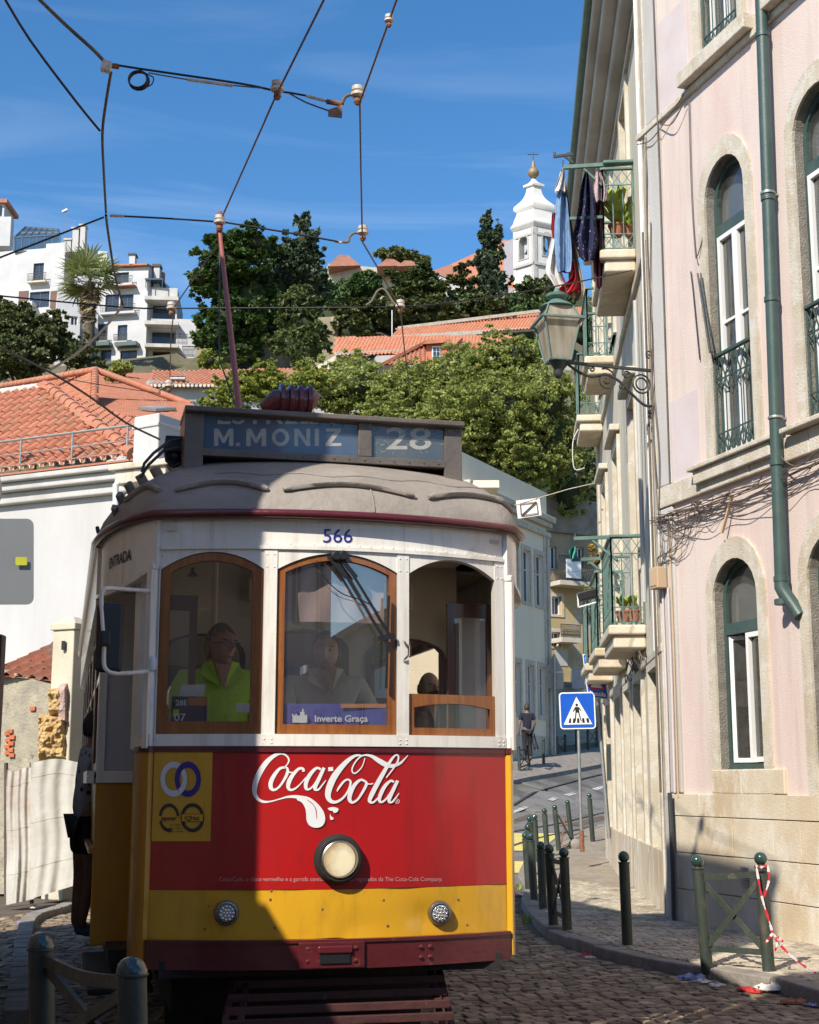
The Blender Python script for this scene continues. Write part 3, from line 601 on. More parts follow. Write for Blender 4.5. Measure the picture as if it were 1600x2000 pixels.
m.grid(yel, nu, nv); m.strip([yel(i / nu, 0) for i in range(nu + 1)], [yel(i / nu, 0) + Vector((0, .03, 0)) for i in range(nu + 1)])
m.build('yellow_dash_band', M['tr_yellow'], tram, smooth=60)
fgrid('red_dash_panel', -W_, W_, .98, 1.66, M['tr_red'], .002)
uY, _ = front_uz(413, 1560)
zl0 = front_uz(350, 1643)[1]
fgrid('emblem_panel', -W_ + .004, uY, zl0, 1.66, M['tr_yellow'], .006, th=.004)
fgrid('dash_top_moulding', -W_ - .005, W_ + .005, 1.655, 1.685, M['tr_maroon'], .012, th=.03)
fgrid('bumper', -W_ - .01, W_ + .01, .60, .735, M['tr_maroon'], .03, th=.06, smooth=30)
fgrid('bumper_lip', -W_ - .01, W_ + .01, .726, .742, M['tr_maroon'], .04, th=.04)
u0, z0 = front_uz(605, 1860)
m = MB(); m.box((-.045, yf(0) - .04, .668), (.33, .012, .125)); m.build('coupler_plate', M['tr_maroon'], tram, bev=.004)
m = MB(); m.box((-.03, yf(0) - .050, .655), (.15, .012, .05)); m.build('coupler_pocket', M['black'], tram)
m = MB(); m.box((-.03, yf(0) - .055, .695), (.17, .02, .035)); m.build('coupler_lip', M['tr_maroon'], tram, bev=.006)
m = MB()
for u in (-.165, -.045 - .16 + .28):
    for z in (.64, .70): m.lathe([(.012, 0), (.012, .006), (.006, .011)], (u, yf(u) - .045, z), 8, (0, -1, 0))
for du in (.42, .47):
    for z in (.64, .69): m.lathe([(.012, 0), (.012, .006), (.006, .011)], (du, yf(du) - .03, z), 8, (0, -1, 0))
m.build('rivet_row', M['tr_maroon'], tram, kind='stuff')
m = MB()
for px, py in ((408, 1770), (528, 1757), (630, 1776), (749, 1758), (895, 1757), (400, 1815), (537, 1812), (757, 1808), (912, 1806), (530, 1740)):
    u, z = front_uz(px, py); m.lathe([(.007, 0), (.006, .002), (.002, .003)], (u, yf(u) - .0005, z), 8, (0, -1, 0))
m.build('dash_screws', M['rust'], tram, kind='stuff')
hu, hz = front_uz(660, 1678)
c0 = Vector((hu, yf(hu) - .0, hz)); ax = (0, -1, 0)
hl_ = MB().lathe([(.124, -.02), (.124, .01), (.118, .045), (.105, .058), (.092, .058), (.086, .045), (.082, .02)], c0, 40, ax, cap=False).build('headlight', M['headlamp_rim'] if 'headlamp_rim' in M else M['tr_dark'], tram, smooth=1)
def lamp_glow():
    m, t, n, l, b = new_mat('lit_headlamp_lens'); co = n.new('ShaderNodeTexCoord'); mp_ = n.new('ShaderNodeMapping'); mp_.inputs['Location'].default_value = (-hu - .022, 0, -hz + .012)
    l.new(co.outputs['Object'], mp_.inputs[0]); gr = n.new('ShaderNodeTexGradient'); gr.gradient_type = 'SPHERICAL'; sc_ = n.new('ShaderNodeMapping'); sc_.inputs['Scale'].default_value = (9, 0, 8); l.new(mp_.outputs[0], sc_.inputs[0]); l.new(sc_.outputs[0], gr.inputs[0])
    wv = n.new('ShaderNodeTexWave'); wv.inputs['Scale'].default_value = 60; l.new(co.outputs['Object'], wv.inputs[0])
    nz_ = n.new('ShaderNodeTexNoise'); nz_.inputs['Scale'].default_value = 26; nz_.inputs['Detail'].default_value = 3; l.new(co.outputs['Object'], nz_.inputs[0])
    r = n.new('ShaderNodeValToRGB'); e = r.color_ramp.elements; e[0].position = 0; e[0].color = (.30, .20, .10, 1); e[1].position = .92; e[1].color = (1, .86, .56, 1); x = e.new(.45); x.color = (.62, .44, .24, 1)
    m1 = n.new('ShaderNodeMath'); m1.operation = 'MULTIPLY_ADD'; m1.inputs[1].default_value = .55; l.new(nz_.outputs['Fac'], m1.inputs[0]); ad = n.new('ShaderNodeMath'); ad.operation = 'MULTIPLY_ADD'; ad.inputs[1].default_value = .12
    sb = n.new('ShaderNodeMath'); sb.operation = 'SUBTRACT'; sb.inputs[1].default_value = .10; l.new(gr.outputs['Fac'], sb.inputs[0]); l.new(sb.outputs[0], m1.inputs[2]); l.new(wv.outputs['Fac'], ad.inputs[0]); l.new(m1.outputs[0], ad.inputs[2])
    l.new(ad.outputs[0], r.inputs[0]); l.new(r.outputs[0], b.inputs['Emission Color']); b.inputs['Emission Strength'].default_value = .72; b.inputs['Base Color'].default_value = (.06, .045, .03, 1); b.inputs['Roughness'].default_value = .1; b.inputs['Coat Weight'].default_value = .6
    return m
M['glow'] = lamp_glow()
MB().lathe([(.085, .03), (.08, .045), (.055, .056), (.025, .061), (.001, .062)], c0, 36, ax).build('lens', M['glow'], hl_, smooth=1)
MB().lathe([(.0905, .056), (.093, .064), (.087, .068), (.083, .060)], c0, 40, ax, cap=False).build('lens_ring', M['steel'], hl_, smooth=1)
for px in (442, 858):
    u, z = front_uz(px, 1783); c = Vector((u, yf(u), z)); o = MB().lathe([(.062, -.01), (.062, .012), (.055, .026), (.047, .028), (.044, .01)], c, 28, ax, cap=False).build('fog_lamp', M['steel'], tram, smooth=1)
    MB().lathe([(.0445, .015), (.042, .022), (.02, .026), (.001, .027)], c, 24, ax).build('lens', M['tr_grey'], o, smooth=1)
    mm = MB()
    for r_, k_ in ((0, 1), (.016, 6), (.032, 11)):
        for k in range(k_):
            t_ = 2 * pi * k / k_; mm.lathe([(.0075, .0), (.0065, .004), (.003, .0065)], c + Vector((r_ * cos(t_), -.024, r_ * sin(t_))), 8, ax)
    mm.build('lamp_facets', M['chrome'], o, smooth=60, kind='stuff')
WN = []   # u0,u1 of the three openings (from the photograph's bearings)
for a, b in ((308, 512), (538, 775), (798, 967)): WN.append((front_uz(a, 1300)[0], front_uz(b, 1300)[0]))
ZA = front_uz(650, 1081)[1]; ZSP = front_uz(540, 1112)[1]
def archz(i, u):
    a, b = WN[i]; t = (u - (a + b) / 2) / ((b - a) / 2); return ZA - (ZA - ZSP) * t * t
fgrid('window_sill', -W_, W_, 1.685, ZS, M['tr_white'], .018, th=.04)
fgrid('fascia', -W_, W_, ZT, 2.86, M['tr_white'], .004)
fgrid('head_moulding', -W_, W_, ZT - .008, ZT + .012, M['tr_white'], .020, th=.02)
edges = [(-W_, WN[0][0]), (WN[0][1], WN[1][0]), (WN[1][1], WN[2][0]), (WN[2][1], W_)]
for a, b in edges: fgrid('post', a, b, ZS, ZT - .01, M['tr_white'], .012, th=.07)
for i, (a, b) in enumerate(WN):
    m = MB(); n_ = 20; lo = [(a + (b - a) * k / n_, archz(i, a + (b - a) * k / n_)) for k in range(n_ + 1)]; f = FM(.006); g2 = FM(-.05)
    m.strip([f(u, z) for u, z in lo], [f(u, ZT) for u, z in lo]); m.strip([f(u, z) for u, z in lo], [g2(u, z) for u, z in lo]); m.build('head_panel', M['tr_white'], tram, smooth=35)
m = MB()
def rivet(u, z, o=.02): m.lathe([(.005, 0), (.0045, .002), (.002, .0035)], (u, yf(u) - o, z), 6, (0, -1, 0))
for k in range(30): rivet(-.88 + k * .0607, ZT + .022, .004)
for a, b in edges:
    for z in (2.60, 2.665, 1.72, 1.70):
        for u in (a + .015, b - .015): rivet(u, z, .012 if z > 1.8 else .018)
m.build('rivets', M['tr_white'], tram, smooth=60, kind='stuff')
def wood_frame(i, z0, z1=None, w=.045, name='window_frame', ins=.003, off=-.005, arch=True, mat='tr_wood', wb=None):
    a, b = WN[i]; a += ins; b -= ins; wb = wb or w * 1.25; n_ = 20; o = []; inn = []
    for k in range(n_ + 1):
        u = a + (b - a) * k / n_; zz = (archz(i, u) - .004) if z1 is None else z1 - (.035 * ((u - (a + b) / 2) / ((b - a) / 2)) ** 2 if arch else 0)
        ui = a + w + (b - a - 2 * w) * k / n_; zi = ((archz(i, ui) if z1 is None else z1 - .03 * ((ui - (a + b) / 2) / ((b - a) / 2)) ** 2) - w * .9) - (.0 if z1 is None else .02); o.append((u, zz)); inn.append((ui, zi))
    if z1 is not None: o = [(u, z1) for u, _ in o]
    ob = [(u, z0) for u, _ in o][::-1]; ib = [(u, z0 + wb) for u, _ in inn][::-1]; L1 = o + ob; L2 = inn + ib
    m = MB(); f = FM(off); g2 = FM(off - .04)
    m.strip([f(*q) for q in L1], [f(*q) for q in L2], closed=True); m.strip([f(*q) for q in L2], [g2(*q) for q in L2], closed=True); m.strip([g2(*q) for q in L1], [g2(*q) for q in L2], closed=True); m.strip([f(*q) for q in L1], [g2(*q) for q in L1], closed=True)
    fr = m.build(name, M[mat], tram, smooth=30)
    gm = MB(); h = FM(off - .02); gm.strip([h(u, z) for u, z in inn], [h(u, z0 + wb) for u, z in inn])
    gm.build('pane', M['tr_glass_c'] if i == 1 else M['tr_glass'], fr, smooth=60); return fr
wood_frame(0, ZS + .002, wb=.062, w=.05); wood_frame(1, ZS + .002, wb=.048, w=.04); wood_frame(2, ZS + .002, z1=front_uz(880, 1357)[1], w=.03)
fs = PXF(.0045)
def px_text(txt, x0, y0, x1, hpx, mat, name, bold=0, sx=1, off=.007, rot=0, skew=0, par=None):
    """text set from (x0, y0) to x1 with letters hpx high, laid on the curved front"""
    v, f = text_mb(txt, 1, bold=bold); w = max(q[0] for q in v); cap = .729; k = (x1 - x0) / w; m = MB(); fn = PXF(off)
    b = 0; m.v = [tuple(fn(x0 + q[0] * k, y0 - q[1] * hpx / cap + rot * q[0] * k)) for q in v]; m.f = [tuple(i) for i in f]
    return m.build(name, M[mat], par or tram)
px_text('566', 629, 1060, 688, 28, 'blue_ink', 'fleet_number', bold=.002, off=.007)
M['fine'] = flat('faint_fine_print', (.50, .27, .26), .5)
px_text('Coca-Cola, o disco vermelho e a garrafa contour são marcas registadas da The Coca-Cola Company.', 428, 1721, 864, 8.5, 'fine', 'fine_print', off=.0045)
def C(x, y): return (480 + x / 2.857, 1440 + y / 2.857)
lz = [0]
def ribbon(pts, name, mat='white_ink', n=7, base=.0045, conv=C, closed=False):
    """brush stroke of varying width: (x, y, w) in the drawing's units"""
    q = catmull([tuple(p) for p in pts], n); m = MB(); lz[0] += .0003; f = PXF(base + lz[0]); A, B = [], []
    for i, (x, y, w) in enumerate(q):
        a, b = q[max(i - 1, 0)], q[min(i + 1, len(q) - 1)]; dx, dy = b[0] - a[0], b[1] - a[1]; l = math.hypot(dx, dy) or 1; nx, ny = -dy / l, dx / l
        A.append(f(*conv(x + nx * w / 2, y + ny * w / 2))); B.append(f(*conv(x - nx * w / 2, y - ny * w / 2)))
    m.strip(A, B); return m
script = MB()
def addm(m):
    b = len(script.v); script.v += m.v; script.f += [tuple(b + i for i in q) for q in m.f]
S = [
 [(212, 168, 4), (232, 150, 7), (240, 125, 9), (225, 102, 9), (198, 92, 10), (165, 100, 18), (125, 130, 26), (90, 175, 30), (64, 225, 31), (50, 275, 28), (50, 315, 22), (68, 345, 17), (100, 360, 13), (140, 358, 8), (185, 346, 7), (235, 333, 12), (285, 333, 20), (325, 348, 30)],
 [(222, 168, 12), (190, 175, 15), (160, 210, 21), (140, 250, 24), (140, 282, 22), (158, 294, 14), (185, 278, 12), (212, 240, 14), (232, 198, 17), (230, 172, 11), (212, 166, 9)],
 [(228, 185, 9), (245, 196, 8), (268, 196, 6)],
 [(322, 192, 16), (318, 176, 14), (296, 176, 15), (266, 205, 20), (242, 245, 24), (236, 278, 20), (250, 294, 14), (276, 286, 10), (305, 260, 7), (335, 225, 6)],
 [(418, 180, 12), (396, 172, 14), (366, 198, 20), (340, 240, 23), (334, 276, 20), (346, 292, 12), (372, 276, 10), (400, 236, 9)],
 [(436, 170, 18), (412, 222, 21), (390, 268, 22), (386, 290, 17), (404, 292, 11), (424, 270, 8), (446, 240, 5)],
 [(459, 179, 22), (487, 177, 22)],
 [(664, 116, 5), (650, 160, 6), (628, 188, 7), (606, 202, 8), (592, 188, 8), (598, 160, 8), (622, 124, 8), (648, 104, 8), (674, 100, 11), (705, 108, 18), (740, 130, 26), (780, 152, 28), (820, 160, 20), (860, 145, 14), (885, 122, 8), (904, 100, 3)],
 [(650, 104, 9), (615, 102, 13), (575, 125, 22), (530, 170, 30), (490, 225, 36), (464, 285, 36), (458, 330, 30), (476, 358, 21), (508, 360, 15), (545, 335, 12), (574, 292, 12), (584, 250, 12), (568, 236, 10), (545, 248, 12), (520, 280, 12), (508, 302, 6)],
 [(664, 246, 12), (640, 238, 13), (608, 264, 20), (584, 308, 25), (578, 346, 22), (594, 364, 14), (624, 346, 12), (654, 300, 15), (672, 262, 16), (664, 244, 11)],
 [(668, 256, 8), (690, 262, 7), (710, 258, 6)],
 [(782, 226, 6), (818, 180, 8), (846, 136, 10), (850, 106, 9), (836, 100, 9), (812, 124, 14), (772, 190, 22), (728, 268, 26), (698, 328, 25), (690, 356, 19), (708, 364, 12), (732, 344, 9), (756, 312, 6)],
 [(826, 250, 12), (806, 244, 13), (776, 272, 20), (752, 316, 22), (744, 350, 18), (756, 362, 12), (782, 344, 10), (812, 300, 9)],
 [(846, 242, 17), (822, 292, 21), (802, 336, 21), (798, 358, 16), (814, 362, 11), (834, 340, 8), (854, 312, 4)],
]
for s_ in S: addm(ribbon(s_, 's'))
tong = [(300, 325), (345, 333), (378, 352), (410, 382), (434, 418), (442, 455), (434, 485), (412, 502), (380, 504), (352, 490), (338, 462), (336, 428), (330, 395), (312, 365), (284, 348)]
m = MB(); lz[0] += .0003; f_ = PXF(.0045 + lz[0]); m.poly([[q[:2] for q in catmull(tong + [tong[0]], 4)][:-1]], lambda x, y: f_(*C(x, y))); addm(m)
for d_ in ([(455, 396), (480, 390), (505, 393), (516, 402), (508, 418), (492, 422), (482, 412), (466, 408)], [(470, 425), (474, 440), (488, 450), (484, 460), (472, 460), (468, 445)]):
    m = MB(); m.poly([[q[:2] for q in catmull(d_ + [d_[0]], 4)][:-1]], lambda x, y: f_(*C(x, y))); addm(m)
script.build('script_lettering', M['white_ink'], tram)
addm2 = ribbon([(340, 348, 1.5), (368, 368, 3), (388, 400, 3.5), (393, 455, 1.5)], 'l', base=.0072); addm2.build('script_line', M['tr_red'], tram)
def ringpx(cx, cy, rx, ry, w, mat, name, off=.011, a0=0, a1=360, n=40):
    m = MB(); f = PXF(off); A = []; B = []
    for k in range(n + 1):
        t = radians(a0 + (a1 - a0) * k / n); A.append(f(cx + rx * cos(t), cy - ry * sin(t))); B.append(f(cx + (rx - w) * cos(t), cy - (ry - w * ry / rx) * sin(t)))
    m.strip(A, B); return m.build(name, M[mat], tram)
ringpx(775.5, 1565, 4.6, 4.6, .8, 'white_ink', 'registered_ring', .006); px_text('R', 773.6, 1567.5, 777.8, 5, 'white_ink', 'registered_letter', off=.006)
M['emb_blue'] = flat('emblem_dark_blue', (.03, .02, .22), .4); M['emb_black'] = flat('emblem_black', (.035, .03, .02), .5); M['emb_white'] = flat('emblem_white', (.62, .62, .66), .4)
ringpx(339, 1522, 26, 34.5, 9, 'emb_white', 'emblem_ring', .0105); ringpx(366.5, 1522, 25.5, 34.5, 9, 'emb_blue', 'emblem_ring', .0110)
ringpx(339, 1522, 26, 34.5, 9, 'emb_white', 'emblem_ring', .0115, -60, 18, 16)
ringpx(330, 1597, 20, 28, 5, 'emb_black', 'certificate_ring', .0105, 8, 172); ringpx(330, 1597, 20, 28, 5, 'emb_black', 'certificate_ring', .0105, 195, 285, 20)
px_text('apcer', 314.5, 1602, 345, 9, 'emb_black', 'certificate_name', bold=.02, off=.0112)
ringpx(375.5, 1597, 23, 28.5, 6, 'emb_black', 'certificate_ring', .0105)
m = MB(); f_ = PXF(.0110); m.quad(*[f_(*q) for q in ((355, 1590), (396, 1590), (396, 1604), (355, 1604))]); m.build('certificate_band', M['tr_yellow'], tram)
px_text('IQNet', 360, 1602, 390, 9, 'emb_black', 'certificate_name', bold=.02, off=.0115)
m = MB(); f_ = PXF(.0116)
for y in (1589.2, 1604.2): m.quad(*[f_(*q) for q in ((354, y), (397, y), (397, y + 1), (354, y + 1))])
m.build('certificate_line', M['emb_black'], tram, kind='stuff')
for k, t_ in enumerate(('ISO 9001', 'EN 13816', 'ISO 14001')): px_text(t_, 331, 1613 + k * 6.2, (352, 354, 357)[k], 3.6, 'emb_black', 'certificate_text', off=.0112)
HWF, HWB, YB, YE = .985, 1.19, 1.12, 8.6
def vstrip(name, pts, z0, z1, mat, th=.03, smooth=0, par=None, bev=0):
    """vertical wall following plan points, thickened"""
    m = MB(); P2 = [Vector(p) for p in pts]; out = []
    for i, p in enumerate(P2):
        d = (P2[min(i + 1, len(P2) - 1)] - P2[max(i - 1, 0)]).normalized(); out.append(p + Vector((-d.y, d.x)) * th)
    f = lambda p, z: Vector((p.x, p.y, z)); zz0 = z0 if callable(z0) else (lambda i: z0); zz1 = z1 if callable(z1) else (lambda i: z1)
    A = [f(p, zz0(i)) for i, p in enumerate(P2)]; B = [f(p, zz1(i)) for i, p in enumerate(P2)]; C_ = [f(p, zz1(i)) for i, p in enumerate(out)]; D = [f(p, zz0(i)) for i, p in enumerate(out)]
    m.strip(A, B); m.strip(B, C_); m.strip(C_, D); m.strip(D, A); m.quad(A[0], B[0], C_[0], D[0]); m.quad(A[-1], B[-1], C_[-1], D[-1])
    return m.build(name, mat, par or tram, smooth=smooth, bev=bev)
for sd in (-1, 1):
    f0 = (sd * W_, yf(W_)); f1 = (sd * HWF, .50); e = -sd
    corner = [(sd * (W_ - .0), yf(W_) - .002), (sd * (W_ + .022), yf(W_) + .03), (sd * (W_ + .035), .28), f1]
    vstrip('corner_panel', corner, .62, 1.66, M['tr_yellow_shade'] if sd < 0 else M['tr_yellow'], e * .03, smooth=40)
    vstrip('corner_post', [corner[0], corner[1]], ZB, 2.62, M['tr_white'], e * .05, smooth=40)
    vstrip('corner_post', [(sd * (W_ + .03), .40), f1], ZB, 2.62, M['tr_white'], e * .05)
    vstrip('corner_moulding', [(sd * (W_ - .0), yf(W_) - .012), (sd * (W_ + .034), yf(W_) + .03), (sd * (W_ + .045), .28), (sd * (HWF + .01), .50)], 1.655, 1.685, M['tr_maroon'], e * .03, smooth=40)
    vstrip('corner_sill', [(sd * (W_), yf(W_) - .008), (sd * (W_ + .028), yf(W_) + .03), (sd * (W_ + .04), .28), (sd * (HWF + .004), .50)], 1.685, ZS, M['tr_white'], e * .03, smooth=40)
    hp = [];
    for k in range(17):
        t = k / 16; q0, q1, q2, q3 = Vector((sd * (W_ - .002), yf(W_) - .008)), Vector((sd * (W_ + .10), .30)), Vector((sd * 1.16, .62)), Vector((sd * HWB, YB)); hp.append((1 - t) ** 3 * q0 + 3 * t * (1 - t) ** 2 * q1 + 3 * t * t * (1 - t) * q2 + t ** 3 * q3)
    vstrip('door_hood', hp, lambda i: 2.60 - .05 * sin(pi * i / 16) - .05 * i / 16, 2.87, M['tr_white'], e * .025, smooth=50)
    vstrip('hood_moulding', [Vector(p) + Vector((sd * .006, -.004)) for p in hp], lambda i: 2.59 - .05 * sin(pi * i / 16) - .05 * i / 16, lambda i: 2.612 - .05 * sin(pi * i / 16) - .05 * i / 16, M['tr_white'], e * .04, smooth=50)
    if sd < 0:
        v, f = text_mb('ENTRADA', 1, bold=.02); w = max(q[0] for q in v); m = MB()
        pts_ = [Vector((p.x, p.y)) for p in hp]; ac = [0]
        for a, b in zip(pts_, pts_[1:]): ac.append(ac[-1] + (b - a).length)
        def hpx(s):
            q = hoodpt(s, 2.7, .0285); X = TN.x + q.x * TR.x + q.y * TA.x; Y = TN.y + q.x * TR.y + q.y * TA.y; d = Y * CP + (2.7 - CZ) * SP; return 800 + F * X / d
        def hoodpt(s, z, off=.004):
            s = max(0, min(ac[-1] - 1e-4, s))
            for k in range(len(ac) - 1):
                if s <= ac[k + 1]: a, b = pts_[k], pts_[k + 1]; q = a.lerp(b, (s - ac[k]) / (ac[k + 1] - ac[k])); d = (b - a).normalized(); q = q + Vector((-d.y, d.x)) * (-off if sd > 0 else off) * 1; return Vector((q.x, q.y, z))
        HS0 = min((abs(hpx(k * .01) - 213), k * .01) for k in range(1, int(ac[-1] * 100)))[1]; HS1 = min((abs(hpx(k * .01) - 257), k * .01) for k in range(1, int(ac[-1] * 100)))[1]
        m.v = [tuple(hoodpt(HS0 + (HS1 - HS0) * q[0] / w, 2.665 + q[1] * .085, .0285)) for q in v]; m.f = [tuple(i) for i in f]; m.build('entrance_lettering', M['black_ink'], tram)
    ix = sd * .93; ox = sd * HWB
    for a, b, z0_, z1_, mt, nm in ((ix, ox, .62, 1.50, 'tr_yellow_shade', 'bulkhead_lower_panel'), (ix, ox, 1.57, 2.58, 'tr_grey', 'bulkhead_upper_panel'), (ix, ox, 1.50, 1.57, 'tr_white', 'bulkhead_rail')):
        m = MB(); m.box(((a + b) / 2, YB + (.02 if nm != 'bulkhead_rail' else .012), (z0_ + z1_) / 2), (abs(a - b), .04 if nm != 'bulkhead_rail' else .056, z1_ - z0_)); m.build(nm, M[mt], tram, bev=.006)
    m = MB(); m.tube([(sd * .90, YB - .03, .66), (sd * .90, YB - .03, 2.5)], .02, 10); m.build('grab_pole', M['black'], tram, smooth=1)
    vstrip('side_rail', [(ox + sd * .012, YB + .0), (ox + sd * .012, YE)], 1.50, 1.57, M['tr_white'], e * .04)
    vstrip('side_cantrail', [(ox, YB), (ox, YE)], 2.50, 2.87, M['tr_white'], e * .04)
    vstrip('side_gutter', [(ox + sd * .02, YB - .0), (ox + sd * .02, YE)], 2.84, 2.875, M['tr_maroon'], e * .03)
    nW = 6
    for k in range(nW + 1):
        y = YB + .03 + (YE - YB - .1) * k / nW; m = MB(); m.box((ox - sd * .02, y, 2.035), (.045, .09, .93)); m.build('window_post', M['tr_white'], tram)
    for k in range(nW):
        y0 = YB + .075 + (YE - YB - .1) * k / nW; y1 = YB - .015 + (YE - YB - .1) * (k + 1) / nW
        m = MB();
        for (ya, yb, za, zb) in ((y0, y1, 1.57, 1.62), (y0, y1, 2.45, 2.5), (y0, y0 + .04, 1.62, 2.45), (y1 - .04, y1, 1.62, 2.45), (y0 + .04, y1 - .04, 2.1, 2.14)): m.box((ox - sd * .02, (ya + yb) / 2, (za + zb) / 2), (.03, yb - ya, zb - za))
        fr = m.build('side_window', M['tr_wood2'], tram); g3 = MB(); g3.quad((ox - sd * .02, y0 + .04, 1.62), (ox - sd * .02, y1 - .04, 1.62), (ox - sd * .02, y1 - .04, 2.45), (ox - sd * .02, y0 + .04, 2.45)); g3.build('pane', M['tr_glass'], fr)
    ns = 30
    for r_, (za, zb, xa, xb) in enumerate(((1.13, 1.50, .0, -.015), (.66, 1.12, -.02, -.13))):
        for k in range(ns):
            y0 = YB + .012 + (YE - YB) * k / ns; y1 = YB + (YE - YB) * (k + 1) / ns
            m = MB(); xs_ = [ox + sd * (xb if z_ == za else xa) for z_ in (za, zb)]
            p8 = []
            for z_, x_ in ((za, xs_[0]), (zb, xs_[1])):
                for (dx_, yy_) in ((0, y0), (0, y1), (-.03, y1), (-.03, y0)): p8.append((x_ + sd * dx_, yy_, z_))
            m.hexa(p8); m.build('side_slat', M['tr_yellow' if sd > 0 else 'tr_yellow_shade'], tram, bev=.006)
    vstrip('side_batten', [(ox - sd * .005, YB), (ox - sd * .005, YE)], 1.115, 1.145, M['tr_yellow' if sd > 0 else 'tr_yellow_shade'], e * .03)
    if sd < 0: m = MB(); m.box((sd * (HWB - .16), YB + .35 + .0, .47), (.36, .75 + .35, .04)); m.box((sd * (HWB - .16), YB - .2, .43), (.34, .45, .03)); m.build('step_board', M['tr_dark'], tram, bev=.01)
    if sd < 0: m = MB(); m.box((sd * HWF * .975, .95 - .3, .56), (.06, .9, .16)); m.build('step_riser', M['tr_dark'], tram)
m = MB(); uA = front_uz(281, 1600); m.box((-W_ - .037, .36, 1.12), (.02, .075, .92)); m.build('corner_slot', M['tr_wood2'], tram)
for sd in (-1, 1):
    m = MB(); y0, y1 = .50, .53
    for (xa, xb, za, zb) in ((.70, .97, ZB + .02, ZB + .09), (.70, .97, 2.42, 2.50), (.70, .74, ZB + .09, 2.42), (.93, .97, ZB + .09, 2.42), (.70, .97, .66, ZB + .0)): m.box((sd * (xa + xb) / 2, .52, (za + zb) / 2), (xb - xa, .03, zb - za))
    d = m.build('folded_door', M['tr_wood2'], tram)
    m = MB(); m.box((sd * .835, .52, 2.1), (.19, .004, .64)); m.build('pane', M['tr_glass'], d)
def outline(off=0):
    o = []
    for k in range(-12, 13): u = .97 * k / 12; o.append((u, .17 * (u / .9) ** 2 - .045))
    side = []
    for k in range(1, 9):
        t = k / 8; q0, q1, q2, q3 = Vector((.97, .152)), Vector((1.10, .32)), Vector((1.19, .62)), Vector((1.235, 1.15)); q = (1 - t) ** 3 * q0 + 3 * t * (1 - t) ** 2 * q1 + 3 * t * t * (1 - t) * q2 + t ** 3 * q3; side.append((q.x, q.y))
    for k in range(1, 15): side.append((1.235, 1.15 + k * .53))
    for k in range(1, 7): t = k / 6; side.append((1.235 - .35 * t * t, 8.57 + .9 * t))
    right = side; left = [(-x, y) for x, y in side][::-1]
    full = left + o + right
    return [(x * (1 + off), y - off * .5) for x, y in full]
OUT = outline()
def roofpt(i, th, dz=0):
    x, y = OUT[i]; sy = min(max(y, 1.75), 7.9); c = cos(th); s = sin(th)
    px_ = x * (c ** 1.0); py_ = sy + (y - sy) * c; nx_, ny_ = x * .4, (y - sy); return Vector((px_, py_, 2.885 + (.56 + dz) * s ** 1.05 + (dz * .4)))
m = MB(); nr = 14; no = len(OUT)
m.grid(lambda u, v: roofpt(round(u * (no - 1)), v * pi / 2), no - 1, nr)
m.quad(*[roofpt(no - 1, v * pi / 2 / 8) for v in range(9)], *[roofpt(0, v * pi / 2 / 8) for v in range(8, -1, -1)])
m.build('roof', M['tr_roof'], tram, smooth=60)
m = MB(); m.strip([Vector((x, y, 2.845)) for x, y in OUT], [Vector((x, y, 2.888)) for x, y in OUT]); m.strip([Vector((x, y, 2.845)) for x, y in OUT], [Vector((x * .94, y + .05, 2.85)) for x, y in OUT]); m.build('roof_edge', M['tr_roof'], tram, smooth=50)
i0, i1 = next(i for i, q in enumerate(OUT) if q[0] > -1.04), next(i for i, q in enumerate(OUT) if q[0] > 1.12)
m = MB(); m.tube([Vector((x * 1.008, y - .012, 2.872)) for x, y in OUT[i0:i1]], .024, 8); m.build('crimson_gutter', M['tr_crimson'] if 'tr_crimson' in M else M['tr_maroon'], tram, smooth=60)
def on_roof(u, th, lift=0):
    us = [(i, q) for i, q in enumerate(OUT)]; fi = 0
    t = (u + 1) / 2 * (no - 1); i = int(t); fr_ = t - i; a = roofpt(max(0, min(no - 1, i)), th); b = roofpt(max(0, min(no - 1, i + 1)), th); q = a.lerp(b, fr_); q.z += lift; q.y -= lift * .6; return q
def idx(x, y=0):
    best = min(range(no), key=lambda i: (OUT[i][0] - x) ** 2 + (0 if OUT[i][1] < 1.2 else 9)); return best / (no - 1) * 2 - 1
for ua, ub in ((-1.12, -.98), (-.92, -.42), (-.34, .38), (.48, 1.04)):
    a, b = idx(ua), idx(ub); m = MB()
    def pb(t): return .22 + .10 * sin(pi * t)
    pts_ = [on_roof(a + (b - a) * k / 24, pb(k / 24), .012) for k in range(25)]; m.tube(pts_, [.012 if k in (0, 24) else .019 for k in range(25)], 6); m.build('rain_strip', M['tr_roof'], tram, smooth=60)
m = MB()
for th_ in (.46,): m.tube([on_roof(idx(-.75) + (idx(1.05) - idx(-.75)) * k / 30, th_ + .02 * sin(k), .001) for k in range(31)], .0045, 5)
m.tube([on_roof(idx(.17), .03 + .42 * k / 8, .001) for k in range(9)], .0045, 5); m.build('canvas_seam', M['tr_roof'], tram, smooth=60)
for th_ in (.12, .25, .38, .51, .64, .77, .9, 1.05):
    a = on_roof(idx(-1.16), th_, .012); b = on_roof(idx(-1.16) - .06, th_, .012); d_ = on_roof(idx(-1.16), th_ + .06, .012) - a
    m = MB(); m.bar(a, a + d_, .10, .03, up=(1, 0, .6)); m.build('roof_pad', M['tr_roof'], tram, bev=.006)
BY = .42
def bx(px, py, y=BY):
    a, b = ray(px, py); # intersect with the vertical plane y=BY of the tram
    den = (a * TA.x + TA.y); Y = (y + TN.x * TA.x + TN.y * TA.y) / den; X = a * Y; return ((X - TN.x) * TR.x + (Y - TN.y) * TR.y, CZ + b * Y)
